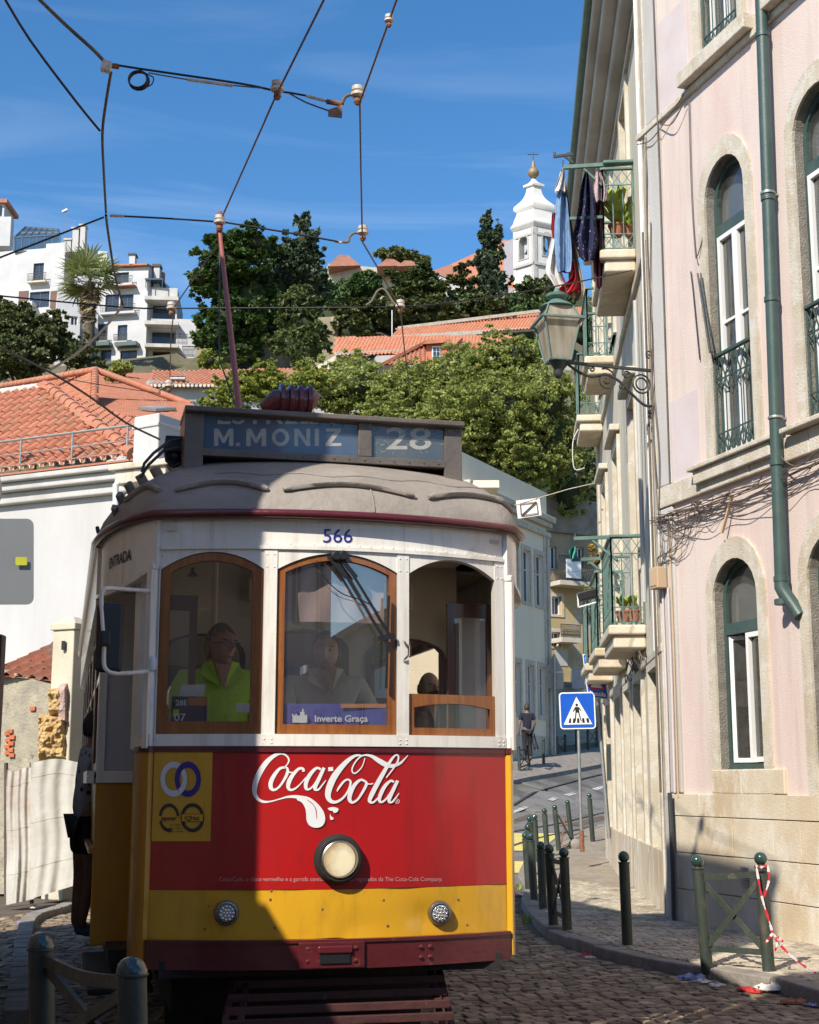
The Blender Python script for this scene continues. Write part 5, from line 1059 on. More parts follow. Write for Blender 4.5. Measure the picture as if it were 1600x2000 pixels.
def plane_roof(name, A, B, C_, poly_px, w, l, h, mat, parent, n=4):
    """tiled plane through A (eave start), B (eave end), C_ (up-slope point); clipped to the px polygon"""
    A, B, C_ = Vector(A), Vector(B), Vector(C_); e = (B - A).normalized(); v = C_ - A; s = (v - e * v.dot(e)).normalized(); nrm = e.cross(s)
    pts = []
    for px, py in poly_px:
        a, b = ray(px, py); d = Vector((a, 1, b)); o = Vector((0, 0, CZ)); t = (A - o).dot(nrm) / d.dot(nrm); q = o + d * t - A; pts.append((q.dot(e), q.dot(s)))
    def ins(x, y):
        c = False; j = len(pts) - 1
        for i in range(len(pts)):
            if (pts[i][1] > y) != (pts[j][1] > y) and x < (pts[j][0] - pts[i][0]) * (y - pts[i][1]) / (pts[j][1] - pts[i][1]) + pts[i][0]: c = not c
            j = i
        return c
    x0, x1 = min(q[0] for q in pts), max(q[0] for q in pts); y0, y1 = min(q[1] for q in pts), max(q[1] for q in pts); A2 = A + e * x0 + s * y0
    roof_plane(name, A2, e, s, lambda a, b: ins(a + x0, b + y0), int((x1 - x0) / w) + 1, int((y1 - y0) / l) + 1, w, l, h, mat, parent, n=n)
    up = nrm if nrm.z > 0 else -nrm
    m = MB(); m.poly([pts], lambda x, y: A + e * x + s * y - up * .05); m.build(name + '_bed', mat, parent); return A, e, s, up
plane_roof('roof_tiles', E0, E1, R1, [(186, 724), (230, 738), (300, 762), (372, 792), (372, 828), (196, 806), (182, 802)], .24, .34, .07, M['tile'], hb)
E2 = P(-20, 834, 50.5)
plane_roof('roof_tiles', P(184, 806, 52), P(-40, 850, 62), P(186, 724, 58), [(-10, 756), (186, 724), (184, 806), (120, 812), (-10, 800)], .24, .34, .07, M['tile'], hb)
m = MB(); n_ = 16; a, b = P(186, 722, 57.9), P(183, 806, 52)
for k in range(n_): p0 = a.lerp(b, k / n_); p1 = a.lerp(b, (k + 1.1) / n_); m.tube([p1, p0], [.17, .14], 8)
a, b = P(186, 722, 58), P(-15, 757, 62)
for k in range(22): p0 = a.lerp(b, k / 22); p1 = a.lerp(b, (k + 1.1) / 22); m.tube([p0, p1], [.15, .13], 8)
a, b = P(186, 722, 58), P(372, 790, 56.5)
for k in range(26): p0 = a.lerp(b, k / 26); p1 = a.lerp(b, (k + 1.1) / 26); m.tube([p0, p1], [.15, .13], 8)
m.build('ridge_tiles', M['tile'], hb, smooth=60, kind='stuff')
WB, LB = wall_px(196, 830, 52.6, 380, 850, 47); m = MB(); z1_ = P(196, 806, 52).z; m.wbox(WB, 0, LB, 0, min(z1_, P(372, 826, 46.5).z) + .12, -6, -.3); m.build('wall', M['white_dirty'], hb)
q = P(222, 792, 53.2); m = MB(); e_ = (E1 - E0).normalized(); v_ = R1 - E0; s_ = (v_ - e_ * v_.dot(e_)).normalized(); up_ = e_.cross(s_); up_ = up_ if up_.z > 0 else -up_
q = E0 + e_ * ((P(196, 806, 52) - P(225, 800, 51.2)).length) + s_ * 1.0 + up_ * .1
m.hexa([q, q + e_ * 1.5, q + e_ * 1.5 + s_ * .85, q + s_ * .85, q + up_ * .12, q + e_ * 1.5 + up_ * .12, q + e_ * 1.5 + s_ * .85 + up_ * .12, q + s_ * .85 + up_ * .12]); m.build('skylight', M['galv'], hb, bev=.02)
m = MB(); q2 = q + up_ * .125 + e_ * .1 + s_ * .08; m.quad(q2, q2 + e_ * 1.3, q2 + e_ * 1.3 + s_ * .68, q2 + s_ * .68); m.build('skylight_glass', flat('pale_skylight_glass', (.35, .36, .36), .15), hb)
fix(hb)
hc = thing('grey_house', 'pale grey house with an old brown tiled roof and a solar heater', 'house', tuple(P(440, 790, 68)))
WC, LC = wall_px(290, 760, 68, 640, 760, 72); zc = P(420, 752, 69).z
m = MB(); m.wbox(WC, 0, LC, zc - 8, zc, -7, 0); m.build('wall', M['white_dirty'], hc)
plane_roof('roof_tiles', P(288, 753, 67.6), P(640, 752, 71.6), P(300, 724, 71.5), [(292, 752), (640, 752), (640, 720), (470, 722), (302, 726)], .24, .36, .08, M['tile_old'], hc)
plane_roof('roof_tiles', P(236, 738, 72), P(300, 758, 66), P(240, 732, 76), [(236, 731), (300, 731), (292, 752), (280, 756)], .24, .36, .07, M['tile'], hc)
m = MB()
for k in range(44): p0 = P(288 + 8 * k, 754, 67.5 + k * .09); m.tube([p0, p0 + Vector((0, -.12, 0))], .085, 6)
m.build('pale_tile_ends', M['lime'], hc, kind='stuff')
m = MB(); m.tube([P(334, 741, 69), P(362, 741, 69)], .16, 10); m.build('water_heater', M['steel'], hc, smooth=50)
for y in (741,): m = MB(); m.box(P(348, 746, 69.2), (.9, .5, .06), rx=.4); m.build('heater_panel', M['win_dark'], hc)
m = MB(); m.wbox(WC, .6, LC, zc - 1.1, zc - 1.0, 0, .06); m.wbox(WC, .6, LC, zc - 2.0, zc - 1.9, 0, .06); m.build('wall_band', M['white_dirty'], hc)
fix(hc)
hd = thing('orange_roofed_house', 'long house with a bright orange tiled roof and an orange dormer above the green tree', 'house', tuple(P(850, 700, 95)))
WD, LD = wall_px(656, 690, 92, 1000, 690, 99); zd = P(700, 694, 92).z
m = MB(); m.wbox(WD, 0, LD * .8, zd - 5, zd, -8, 0); m.build('wall', M['cream'], hd)
plane_roof('roof_tiles', P(654, 693, 91.6), P(1000, 672, 99), P(660, 660, 97), [(654, 694), (1000, 690), (1000, 655), (900, 656), (658, 660)], .3, .4, .1, M['tile'], hd)
m = MB(); a, b = P(656, 691, 91.5), P(880, 685, 96); m.bar(a, b, .25, .25); m.build('cornice', M['lime'], hd)
m = MB(); pbox(m, 833, 873, 668, 712, 91, 3); m.build('dormer', paint('orange_render', (.55, .19, .10), (.46, .16, .09), 2, .85), hd)
m = MB(); m.hexa([P(826, 672, 90.6), P(880, 668, 90.6), P(880, 668, 94), P(826, 672, 94), P(832, 664, 90.6), P(876, 662, 90.6), P(876, 662, 94), P(832, 664, 94)]); m.build('dormer_roof', M['tile'], hd)
m = MB(); pbox(m, 844, 860, 676, 706, 90.9, .08); w = m.build('window', M['win_white'], hd)
for k in range(2):
    for j in range(3): m = MB(); pbox(m, 846 + k * 7, 851.5 + k * 7, 678 + j * 9, 685 + j * 9, 90.85, .08); m.build('pane', M['win_dark'], w)
plane_roof('roof_tiles', P(745, 712, 90), P(840, 712, 90), P(830, 672, 92.5), [(745, 712), (832, 667), (834, 712)], .3, .4, .1, M['tile'], hd)
plane_roof('roof_tiles', P(870, 712, 90), P(960, 712, 90), P(885, 668, 93), [(872, 712), (876, 672), (900, 664), (950, 676), (945, 712)], .3, .4, .1, M['tile'], hd)
m = MB(); m.bar(P(745, 712, 89.9), P(832, 667, 92.2), .3, .2); m.bar(P(832, 667, 92.2), P(880, 663, 92.2), .3, .2); m.bar(P(900, 662, 92.8), P(872, 690, 91), .3, .2); m.build('verge_tiles', M['tile'], hd)
fix(hd)
he = thing('long_roofed_house', 'white house with a long orange roof behind the street lantern', 'house', tuple(P(930, 650, 108)))
WE, LE = wall_px(776, 660, 106, 1130, 640, 112); ze = P(800, 657, 106).z
m = MB(); m.wbox(WE, 0, LE, ze - 7, ze - .3, -8, 0); m.build('wall', M['white'], he)
plane_roof('roof_tiles', P(772, 658, 105.5), P(1140, 634, 112), P(800, 625, 111), [(770, 658), (1140, 636), (1140, 600), (1064, 607), (778, 642)], .3, .4, .1, M['tile'], he)
m = MB(); m.bar(P(770, 660, 105.4), P(1130, 637, 111.8), .3, .3); m.bar(P(778, 641, 108), P(1064, 606, 114), .2, .25); m.build('cornice', M['lime'], he)
fix(he)
an = thing('antenna', 'thin antenna rod standing in front of the orange roofs', 'antenna', tuple(P(766, 660, 100))); m = MB(); m.tube([P(766, 665, 100), P(766, 606, 100)], .05, 6); m.build('rod', M['galv'], an); fix(an)
hf = thing('hilltop_house', 'pale house with low hipped tile roofs among the trees on the skyline', 'house', tuple(P(760, 560, 150)))
WF, LF = wall_px(642, 520, 150, 830, 520, 152.5); zf_ = P(700, 518, 150).z
facade_block(hf, WF, 0, LF, zf_ - 6, zf_ + .2, [rpx(WF, 762, 524, 777, 543), rpx(WF, 792, 526, 800, 541)], 8, M['cream'], frame='blue_frame', rec=.2)
for a, b, c, e_ in ((640, 704, 497, 662), (736, 790, 505, 752), (774, 822, 508, 790)):
    m = MB(); p0, p1 = P(a, 520, 147.3), P(b, 518, 150); bk = Vector((0, 7, .2)); r0 = P(a + (b - a) * .35, c, 152); r1 = P(a + (b - a) * .62, c + 1, 153)
    m.quad(p0, p1, r1, r0); m.quad(p1, p1 + bk, r1); m.quad(p0, r0, p0 + bk); m.quad(p0 + bk, r0, r1, p1 + bk); m.quad(p0, p1, p1 + bk, p0 + bk); m.build('roof', M['tile_old'], hf)
fix(hf)
cn = thing('church_nave', 'church nave with an orange roof and a lilac grey gable beside the bell tower', 'church', tuple(P(920, 560, 160)))
m = MB(); m.quad(P(842, 530, 158), P(1004, 590, 158), P(1004, 470, 172), P(986, 468, 172), P(880, 516, 166)); m.build('roof', M['tile'], cn)
m = MB(); m.hexa([P(984, 640, 158), P(1010, 640, 158), P(1010, 640, 166), P(984, 640, 166), P(984, 474, 158), P(1010, 462, 158), P(1010, 462, 166), P(984, 474, 166)]); m.build('gable_wall', paint('lilac_grey_render', (.42, .40, .45), (.38, .36, .41), 1, .85), cn)
m = MB(); m.hexa([P(842, 600, 158.2), P(985, 640, 158.2), P(985, 640, 172), P(842, 600, 172), P(842, 531, 158.2), P(985, 583, 158.2), P(985, 583, 172), P(842, 531, 172)]); m.build('wall', M['white'], cn)
m = MB(); m.quad(P(992, 545, 157), P(1012, 530, 157), P(1012, 565, 155), P(990, 562, 155)); m.build('aisle_roof', M['tile'], cn); fix(cn)
TY = 152.0
tb = P(1045, 580, TY); tt = P(1045, 442, TY); ang = radians(41)
wd = 3.15
tw_ = thing('bell_tower', 'white baroque bell tower with arched openings, gilt ball and cross', 'tower', (tb.x, tb.y + 2, tb.z - 3))
d1 = Vector((-sin(ang + .12), cos(ang + .12))); d2 = Vector((cos(ang - .25), sin(ang - .25)))
c0_ = Vector((tb.x, tb.y));
Wl_, Wr_ = Wall((c0_.x, c0_.y), d1), Wall((c0_.x, c0_.y), d2)
sL = Wl_.hit(1004, 500)[0]; sR = Wr_.hit(1086, 500)[0]; zc0 = tt.z; zb0 = tb.z - 4
M['tower_white'] = paint('tower_whitewash', (.68, .67, .645), (.61, .60, .575), 1.0, .85, .15, 10); M['tower_stone'] = paint('tower_stone_trim', (.48, .47, .46), (.40, .39, .38), 2, .85)
for W, S, cx in ((Wl_, sL, (1023, 462, 506)), (Wr_, sR, (1069, 457, 500))):
    s_mid = W.hit(cx[0], 490)[0]; za_ = W.hit(cx[0], cx[1])[1]; zb_ = W.hit(cx[0], cx[2])[1]; r_ = abs(S) * .2; sg = 1 if S > 0 else -1
    h = arch_loop(s_mid - r_, s_mid + r_, zb_, za_ - r_, za_)
    m = MB(); m.poly([[(min(0, S), zb0), (max(0, S), zb0), (max(0, S), zc0), (min(0, S), zc0)], h], lambda s, z: W.pt(s, z, 0)); m.build('wall', M['tower_white'], tw_)
    m = MB(); m.strip([W.pt(a, b, 0) for a, b in h], [W.pt(a, b, -.8) for a, b in h], closed=True); m.build('arch_reveal', M['tower_stone'], tw_)
    m = MB(); lo = arch_loop(s_mid - r_ - .22, s_mid + r_ + .22, zb_ - .1, za_ - r_, za_ + .25); ring(m, W, lo, h, .08, .08); m.build('arch_surround', M['tower_stone'], tw_)
    for a, b in ((0, .35), (abs(S) - .35, abs(S))):
        m = MB(); m.wbox(W, sg * a, sg * b, zb0, zc0, 0, .1); m.build('corner_pilaster', M['tower_stone'] if sg < 0 or a == 0 else M['tower_white'], tw_)
    zm = W.hit(cx[0], 519)[1];
    for q_ in ((zm - .15, zm + .15, .22), (zc0 - .9, zc0 - .6, .12)): m = MB(); m.wbox(W, 0, S, q_[0], q_[1], 0, q_[2]); m.build('string_course', M['tower_stone'], tw_)
    m = MB()
    m = MB(); c = W.pt(s_mid, zb_ + .9, -1.0); m.lathe([(.05, .9), (.3, .75), (.38, .2), (.55, 0)], c, 14); m.build('bell', M['iron'], tw_, smooth=1)
ctr = Wl_.pt(sL / 2, 0, 0) + (Wr_.pt(sR / 2, 0, 0) - Vector((c0_.x, c0_.y, 0)))
rot_t = atan2(d1.x, -d1.y); W1_, W2_ = abs(sL), abs(sR)
def sq_stack(prof, name, mat, sm=0, dx=0):
    m = MB(); b = 0; u = Vector((d1.x, d1.y, 0)); w = Vector((d2.x, d2.y, 0))
    for r, z in prof:
        for i, j in ((-.5, -.5), (.5, -.5), (.5, .5), (-.5, .5)):
            m.v.append(tuple(Vector((ctr.x, ctr.y, z)) + u * i * W1_ * r + w * j * W2_ * r))
    for k in range(len(prof) - 1):
        for i in range(4): m.f.append((k * 4 + i, k * 4 + (i + 1) % 4, k * 4 + 4 + (i + 1) % 4, k * 4 + 4 + i))
    m.f.append((0, 1, 2, 3)); n_ = len(prof) * 4 - 4; m.f.append((n_, n_ + 1, n_ + 2, n_ + 3)); return m.build(name, mat, tw_, smooth=sm)
zf2 = lambda py: P(1045, py, TY + 1).z
sq_stack([(.80, zb0), (.80, zf2(505)), (.5, zf2(505)), (.5, zf2(460)), (.85, zf2(458)), (.85, zc0 - .1)], 'core', M['dark_room'] if 0 else M['tower_stone'])
sq_stack([(1.0, zc0 - .02), (1.06, zc0 + .1), (1.16, zc0 + .45), (1.16, zc0 + .65)], 'cornice', M['tower_stone'])
sq_stack([(1.14, zc0 + .66), (1.02, zf2(432)), (.96, zf2(424)), (.86, zf2(416)), (.84, zf2(410)), (.98, zf2(407)), (1.0, zf2(402)), (.96, zf2(398)), (.82, zf2(394)), (.66, zf2(389)), (.52, zf2(383)), (.42, zf2(376)), (.36, zf2(368)), (.34, zf2(363))], 'dome', M['tower_white'], 50)
sq_stack([(.34, zf2(363)), (.50, zf2(361)), (.52, zf2(357)), (.3, zf2(354)), (.16, zf2(350)), (.09, zf2(345))], 'lantern_cap', M['tower_white'], 50)
m = MB(); m.lathe([(.02, -.62), (.35, -.5), (.6, -.2), (.65, .1), (.5, .45), (.25, .65), (.18, 1.2), (.1, 1.5)], (ctr.x, ctr.y, zf2(334)), 20); m.build('gilt_ball', paint('weathered_gilt', (.34, .24, .12), (.26, .19, .11), 3, .6, metal=.3), tw_, smooth=1)
m = MB(); z_ = zf2(319); m.tube([(ctr.x, ctr.y, z_), (ctr.x, ctr.y, zf2(292))], .05, 6); m.tube([(ctr.x - .65, ctr.y, zf2(297)), (ctr.x + .65, ctr.y, zf2(297))], .045, 6); m.build('cross', M['iron'], tw_); fix(tw_)
M['hill_white'] = paint('hill_house_whitewash', (.56, .56, .57), (.48, .48, .49), .6, .85, .1, 8, c3=(.42, .41, .40), s3=.35, p3=(.62, .78)); M['teal_glass'] = glass('teal_greenhouse_glass', (.06, .24, .28), .06)
h1 = thing('hill_house', 'white stepped house with brown shutters and three tall chimneys on the hill', 'house', tuple(P(90, 700, 120)))
W1, L1_ = wall_px(-30, 600, 120.5, 122, 600, 119); zt_ = W1.hit(60, 487)[1]
facade_block(h1, W1, 0, L1_, zt_ - 16, zt_, [rpx(W1, 64, 513, 86, 551) + ('blue_frame',), rpx(W1, 57, 568, 97, 602) + ('blue_frame',)], 8, M['hill_white'], surround=None)
a = W1.hit(92, 476); m = MB(); m.wbox(W1, W1.hit(90, 480)[0], L1_, zt_, a[1], -3, 0); m.build('parapet', M['hill_white'], h1)
for x0, x1 in ((36, 56), (98, 115)):
    r = rpx(W1, x0, 568, x1, 602); m = MB(); m.wbox(W1, r[0], r[1], r[2], r[3], .01, .08); m.build('shutter', M['brown_shutter'], h1)
r = rpx(W1, 58, 536, 95, 553); o = railing(W1.pt(r[0], 0, .5), W1.pt(r[1], 0, .5), r[2], r[3], n=14, hand=.06, bar=.03, parent=h1, mat='iron'); m = MB(); m.wbox(W1, r[0], r[1], r[2] - .15, r[2], 0, .55); m.build('balcony_slab', M['lime'], h1)
r = rpx(W1, 30, 594, 72, 604); m = MB(); m.wbox(W1, r[0], r[1], r[2], r[3], 0, .9); m.build('terrace_parapet', M['hill_white'], h1)
W2, L2_ = wall_px(112, 600, 114, 200, 600, 115); z2_ = W2.hit(150, 489)[1]
facade_block(h1, W2, 0, W2.hit(160, 552)[0], z2_ - 20, W2.hit(118, 552)[1], [rpx(W2, 138, 618, 152, 634)], 6, M['hill_white'], name='front_wall')
W3, L3_ = wall_px(118, 600, 120, 205, 600, 120.5); facade_block(h1, W3, 0, L3_, z2_ - 12, W3.hit(150, 488)[1], [rpx(W3, 132, 520, 146, 537)], 6, M['hill_white'], name='back_wall')
for x0, x1, y0 in ((125, 139, 468), (140, 154, 446), (155, 167, 440)):
    m = MB(); pbox(m, x0, x1, y0, 492, 119, .8); c = m.build('chimney', M['white'], h1); m = MB(); pbox(m, x0 - 1, x1 + 1, y0 - 3, y0, 118.9, 1.0); m.build('chimney_cap', M['lime'], h1)
gh = thing('roof_greenhouse', 'teal glass terrace enclosure on the roof of the white hill house', 'greenhouse', tuple(P(72, 485, 119)))
A8 = [P(28, 492, 119.8), P(117, 486, 119.8), P(117, 486, 123), P(28, 492, 123), P(28, 464, 119.8), P(117, 458, 119.8), P(114, 448, 123), P(50, 443, 123)]
fr = MB()
for i, j in ((0, 4), (1, 5), (4, 5), (5, 6), (6, 7), (7, 4), (0, 1)): fr.bar(A8[i], A8[j], .12)
for k in range(1, 6): fr.bar(A8[0].lerp(A8[1], k / 6), A8[4].lerp(A8[5], k / 6), .08); fr.bar(A8[4].lerp(A8[5], k / 6), A8[7].lerp(A8[6], k / 6), .08)
fr.bar(A8[4].lerp(A8[7], .5), A8[5].lerp(A8[6], .5), .08); fr.build('frame', M['blue_frame'], gh)
for i in range(6):
    l = lambda a, b, t: A8[a].lerp(A8[b], t); m = MB(); m.quad(l(0, 1, i / 6), l(0, 1, (i + 1) / 6), l(4, 5, (i + 1) / 6), l(4, 5, i / 6)); m.build('pane', M['teal_glass'], gh); m = MB(); m.quad(l(4, 5, i / 6), l(4, 5, (i + 1) / 6), l(7, 6, (i + 1) / 6), l(7, 6, i / 6)); m.build('roof_pane', M['teal_glass'], gh)
fix(gh); fix(h1)
h0 = thing('corner_turret', 'small pink capped white turret cut by the left edge above the greenhouse', 'turret', tuple(P(8, 480, 125)))
m = MB(); pbox(m, -20, 9, 395, 480, 125, 3); m.build('wall', M['hill_white'], h0); m = MB(); pbox(m, -24, 14, 388, 395, 124.6, 4); m.build('roof', M['tile'], h0); m = MB(); pbox(m, -20, 22, 423, 480, 124, 1); m.build('terrace_wall', M['hill_white'], h0); m = MB(); pbox(m, -2, 3, 402, 420, 124.9, .12); m.build('window', M['win_dark'], h0); fix(h0)
h2 = thing('balconied_house', 'white four storey house with blue glazed balconies behind the palm', 'house', tuple(P(240, 720, 116)))
W4, L4 = wall_px(188, 700, 117, 284, 700, 116.2)
facade_block(h2, W4, 0, L4, W4.hit(235, 740)[1], W4.hit(235, 524)[1], [rpx(W4, *q) + ('blue_frame',) for q in ((225, 531, 252, 558), (205, 574, 233, 613), (234, 574, 261, 613), (190, 632, 211, 668), (229, 634, 249, 668), (195, 682, 218, 716), (234, 683, 268, 720))], 7, M['hill_white'])
for x0, x1, y0, y1 in ((222, 263, 542, 558), (200, 268, 596, 614), (188, 214, 655, 670), (226, 253, 655, 670)):
    r = rpx(W4, x0, y0, x1, y1); railing(W4.pt(r[0], 0, .5), W4.pt(r[1], 0, .5), r[2], r[3], n=14, hand=.07, bar=.03, parent=h2, mat='iron'); m = MB(); m.wbox(W4, r[0], r[1], r[2] - .2, r[2], 0, .55); m.build('balcony_slab', M['hill_white'], h2)
for x0, x1 in ((184, 220), (231, 273)): r = rpx(W4, x0, 671, x1, 681); m = MB(); m.wbox(W4, r[0], r[1], r[2], r[3], .0, .8); m.build('awning', M['green_paint'], h2)
r = rpx(W4, 190, 511, 281, 523); m = MB(); m.hexa([W4.pt(-.2, r[2], .4), W4.pt(L4, r[2] - .2, .4), W4.pt(L4, r[2] - .2, -4), W4.pt(-.2, r[2], -4), W4.pt(-.2, r[2] + .15, .4), W4.pt(L4, r[2] - .05, .4), W4.pt(L4, r[3] + .4, -4), W4.pt(-.2, r[3] + .4, -4)]); m.build('roof', M['tile'], h2)
m = MB(); r = rpx(W4, 218, 560, 268, 565); m.wbox(W4, r[0], r[1], r[2], r[3], 0, .7); m.build('tile_canopy', M['tile'], h2)
m = MB(); pbox(m, 252, 264, 497, 515, 116, .8); m.build('chimney', M['hill_white'], h2); m = MB(); pbox(m, 250, 266, 494, 497, 115.9, 1); m.build('chimney_cap', M['iron'], h2); fix(h2)
h3 = thing('stained_house', 'stained grey white house with dark deep loggias left of the cedars', 'house', tuple(P(330, 730, 116)))
W5, L5 = wall_px(281, 700, 116.6, 384, 700, 117)
facade_block(h3, W5, 0, W5.hit(346, 600)[0], W5.hit(320, 740)[1], W5.hit(320, 562)[1], [rpx(W5, *q) + ('blue_frame',) for q in ((288, 592, 343, 622), (289, 644, 344, 678), (297, 687, 333, 730))], 7, M['white_dirty'], rec=.9)
facade_block(h3, W5, W5.hit(346, 600)[0], L5, W5.hit(320, 740)[1], W5.hit(320, 622)[1], [rpx(W5, 349, 650, 354, 660)], 7, M['hill_white'], name='side_wall')
for y in (586, 634, 678): r = rpx(W5, 284, y, 350, y + 5); m = MB(); m.wbox(W5, r[0], r[1], r[2], r[3], 0, .9); m.build('balcony_slab', M['white_dirty'], h3)
r = rpx(W5, 342, 658, 368, 678); railing(W5.pt(r[0], 0, .8), W5.pt(r[1], 0, .8), r[2], r[3], n=10, hand=.07, bar=.03, parent=h3, mat='iron')
m = MB(); pbox(m, 299, 312, 520, 565, 117, .8); m.build('chimney', M['hill_white'], h3); m = MB(); pbox(m, 297, 314, 515, 520, 116.9, 1); m.build('chimney_cap', M['iron'], h3)
m = MB(); pbox(m, 283, 318, 543, 546, 116, 2); m.build('pergola', M['blue_frame'], h3)
for x in (284, 292, 316): m = MB(); pbox(m, x, x + 1.5, 546, 562, 116, .1); m.build('pergola_post', M['blue_frame'], h3)
fix(h3)
h4 = thing('beige_ruin_wall', 'mottled beige retaining wall under the cedar trees', 'wall', tuple(P(430, 725, 112)))
W6, L6 = wall_px(380, 720, 112, 660, 720, 110); M['ochre_mottle'] = paint('mottled_beige_render', (.34, .28, .19), (.20, .16, .11), .5, .9, .2, 6, c3=(.45, .38, .25), s3=.3, p3=(.5, .6)); m = MB(); m.wbox(W6, 0, L6, W6.hit(400, 740)[1], W6.hit(400, 632)[1], -2, 0); m.build('wall', M['ochre_mottle'], h4)  # blotches of lighter and darker beige
m = MB(); r = rpx(W6, 456, 640, 476, 705); m.wbox(W6, r[0], r[1], r[2], r[3], 0, 1.2); m.build('buttress', paint('pale_yellow_render', (.60, .50, .30), (.5, .42, .26), 1, .85), h4); m = MB(); r = rpx(W6, 457, 705, 478, 730); m.wbox(W6, r[0], r[1], r[2], r[3], 0, 1.3); m.build('buttress_foot', M['white'], h4); fix(h4)
hw = thing('white_street_house', 'plain white house with stone framed windows along the climbing street', 'house', (WALL_O.x, WALL_O.y, 0))
WW = Wall(WALL_O, WALL_D); se = WW.hit(1072, 1300)[0]; zc_ = WW.hit(1060, 1018)[1]
rc = []
for x0, x1, y0, y1 in ((1022, 1034, 1080, 1172), (1047, 1059, 1082, 1186), (1001, 1009, 1070, 1165), (1004, 1015, 1295, 1395), (1031, 1041, 1300, 1400), (1054, 1064, 1305, 1395)): rc.append(rpx(WW, x0, (y0), x1, y1))
zu0 = sum(r[2] for r in rc[:3]) / 3; zu1 = sum(r[3] for r in rc[:3]) / 3; zl0_ = sum(r[2] for r in rc[3:]) / 3; zl1_ = sum(r[3] for r in rc[3:]) / 3
rc = [(r[0], r[1], zu0, zu1) for r in rc[:3]] + [(r[0], r[1], zl0_, zl1_) for r in rc[3:]]
ws = WW.hit(903, 1000)[0]
facade_block(hw, WW, ws, se, 0, zc_, rc, 8, M['street_white'], surround=M['lime'], frame='win_white', rec=.12)
m = MB(); m.wbox(WW, ws, se + .2, zc_ - .55, zc_ - .35, 0, .12); m.wbox(WW, ws, se + .3, zc_ - .02, zc_ + .2, -8, .28); m.wbox(WW, ws, se + .2, zc_ - .2, zc_ - .02, 0, .18); m.build('cornice', M['lime'], hw, bev=.04)
m = MB(); m.wbox(WW, ws, se + .05, zc_ + .2, zc_ + 1.1, -7, .0); m.build('parapet', M['street_white'], hw)
m = MB(); m.wbox(WW, ws, se + .02, 0, WW.hit(1000, 1440)[1] + .1, 0, .05); m.build('plinth', M['lime'], hw)
m = MB(); m.wbox(WW, se - .35, se + .04, 0, zc_ - .55, 0, .05); m.build('corner_stone', M['lime'], hw); m = MB(); q = WW.pt(se - .12, 0, .1); m.tube([q + Vector((0, 0, 2.2)), q + Vector((0, 0, zc_ - .6))], .06, 8); m.build('downpipe', M['lime'], hw, smooth=50)
m = MB(); pbox(m, 925, 975, 938, 952, 42, 1.5); m.build('roof_block', M['street_white'], hw); fix(hw)
hy = thing('ochre_house', 'peeling ochre house with balconies at the bend of the street', 'house', tuple(P(1120, 1330, 64)))
WY, LY = wall_px(1066, 1300, 63, 1210, 1300, 65)
M['ochre'] = paint('peeling_ochre_render', (.50, .36, .15), (.36, .27, .16), .8, .9, .3, 8, c3=(.40, .37, .32), s3=.55, p3=(.5, .58)); M['ochre_up'] = paint('dirty_tan_render', (.36, .28, .18), (.26, .21, .15), .8, .9, .3, 8, c3=(.20, .17, .14), s3=.6, p3=(.55, .68))
zA_, zB_ = WY.hit(1100, 1042)[1], WY.hit(1100, 1140)[1]
rr = [rpx(WY, *q) for q in ((1078, 1166, 1096, 1200), (1077, 1235, 1094, 1262))]; ru = [rpx(WY, *q) for q in ((1072, 1068, 1087, 1110), (1125, 1070, 1140, 1108))]
facade_block(hy, WY, 0, LY, -.5, zB_, rr, 6, M['ochre'], surround=M['lime']); facade_block(hy, WY, 0, LY, zB_ + .001, zA_, ru, 6, M['ochre_up'], name='upper_wall')
m = MB(); m.wbox(WY, -.3, LY, zA_, zA_ + 1.6, -5, .2); m.build('roof_parapet', M['white_dirty'] if 0 else paint('dark_stained_parapet', (.18, .16, .13), (.30, .27, .24), 1.5, .95), hy)
for (x0, x1, y0, y1), nm in (((1072, 1140, 1096, 1137), 0), ((1074, 1112, 1225, 1248), 1)):
    r = rpx(WY, x0, y0, x1, y1); m = MB(); m.wbox(WY, r[0], r[1], r[2] - .2, r[2], 0, .9); m.build('balcony_slab', M['lime'], hy); railing(WY.pt(r[0], 0, .85), WY.pt(r[1], 0, .85), r[2], r[3], n=18, hand=.05, bar=.025, parent=hy, mat='iron')
m = MB(); r = rpx(WY, 1083, 1099, 1111, 1133); m.wbox(WY, r[0], r[1], r[2], r[3], .9, .93); m.build('white_banner', M['win_white'], hy)
m = MB(); r = rpx(WY, 1084, 1268, 1108, 1300); m.wbox(WY, r[0], r[1], r[2], r[3], 0, .03); m.build('bare_render_patch', M['white_dirty'], hy)
fix(hy)
gw = thing('garden_wall', 'grey green boarded garden wall behind the crossing sign', 'wall', tuple(P(1140, 1450, 58)))
WG, LG = wall_px(1086, 1400, 57, 1205, 1400, 60); zt_ = WG.hit(1140, 1338)[1]; m = MB(); m.wbox(WG, 0, LG, 0, zt_, -.4, 0); m.build('wall', paint('grey_green_wall', (.36, .36, .31), (.30, .30, .26), 1, .85), gw)
zz = WG.hit(1140, 1480)[1]; k = 0
while zz < zt_: m = MB(); m.wbox(WG, 0, LG, zz, zz + .17, 0, .035); m.build('board', M['gwb'] if 'gwb' in M else paint('pale_garden_board', (.42, .41, .35), (.35, .34, .29), 1, .85) if not M.get('gwb') else None, gw); M['gwb'] = gw.children[-1].data.materials[0] if k == 0 else M['gwb']; zz += .2; k += 1
m = MB(); pbox(m, 1118, 1143, 1308, 1345, 57, .5); m.build('grey_cabinet', M['tr_grey'], gw); fix(gw)
M['ochre_far'] = paint('warm_tan_render', (.66, .55, .42), (.58, .48, .36), .8, .85)
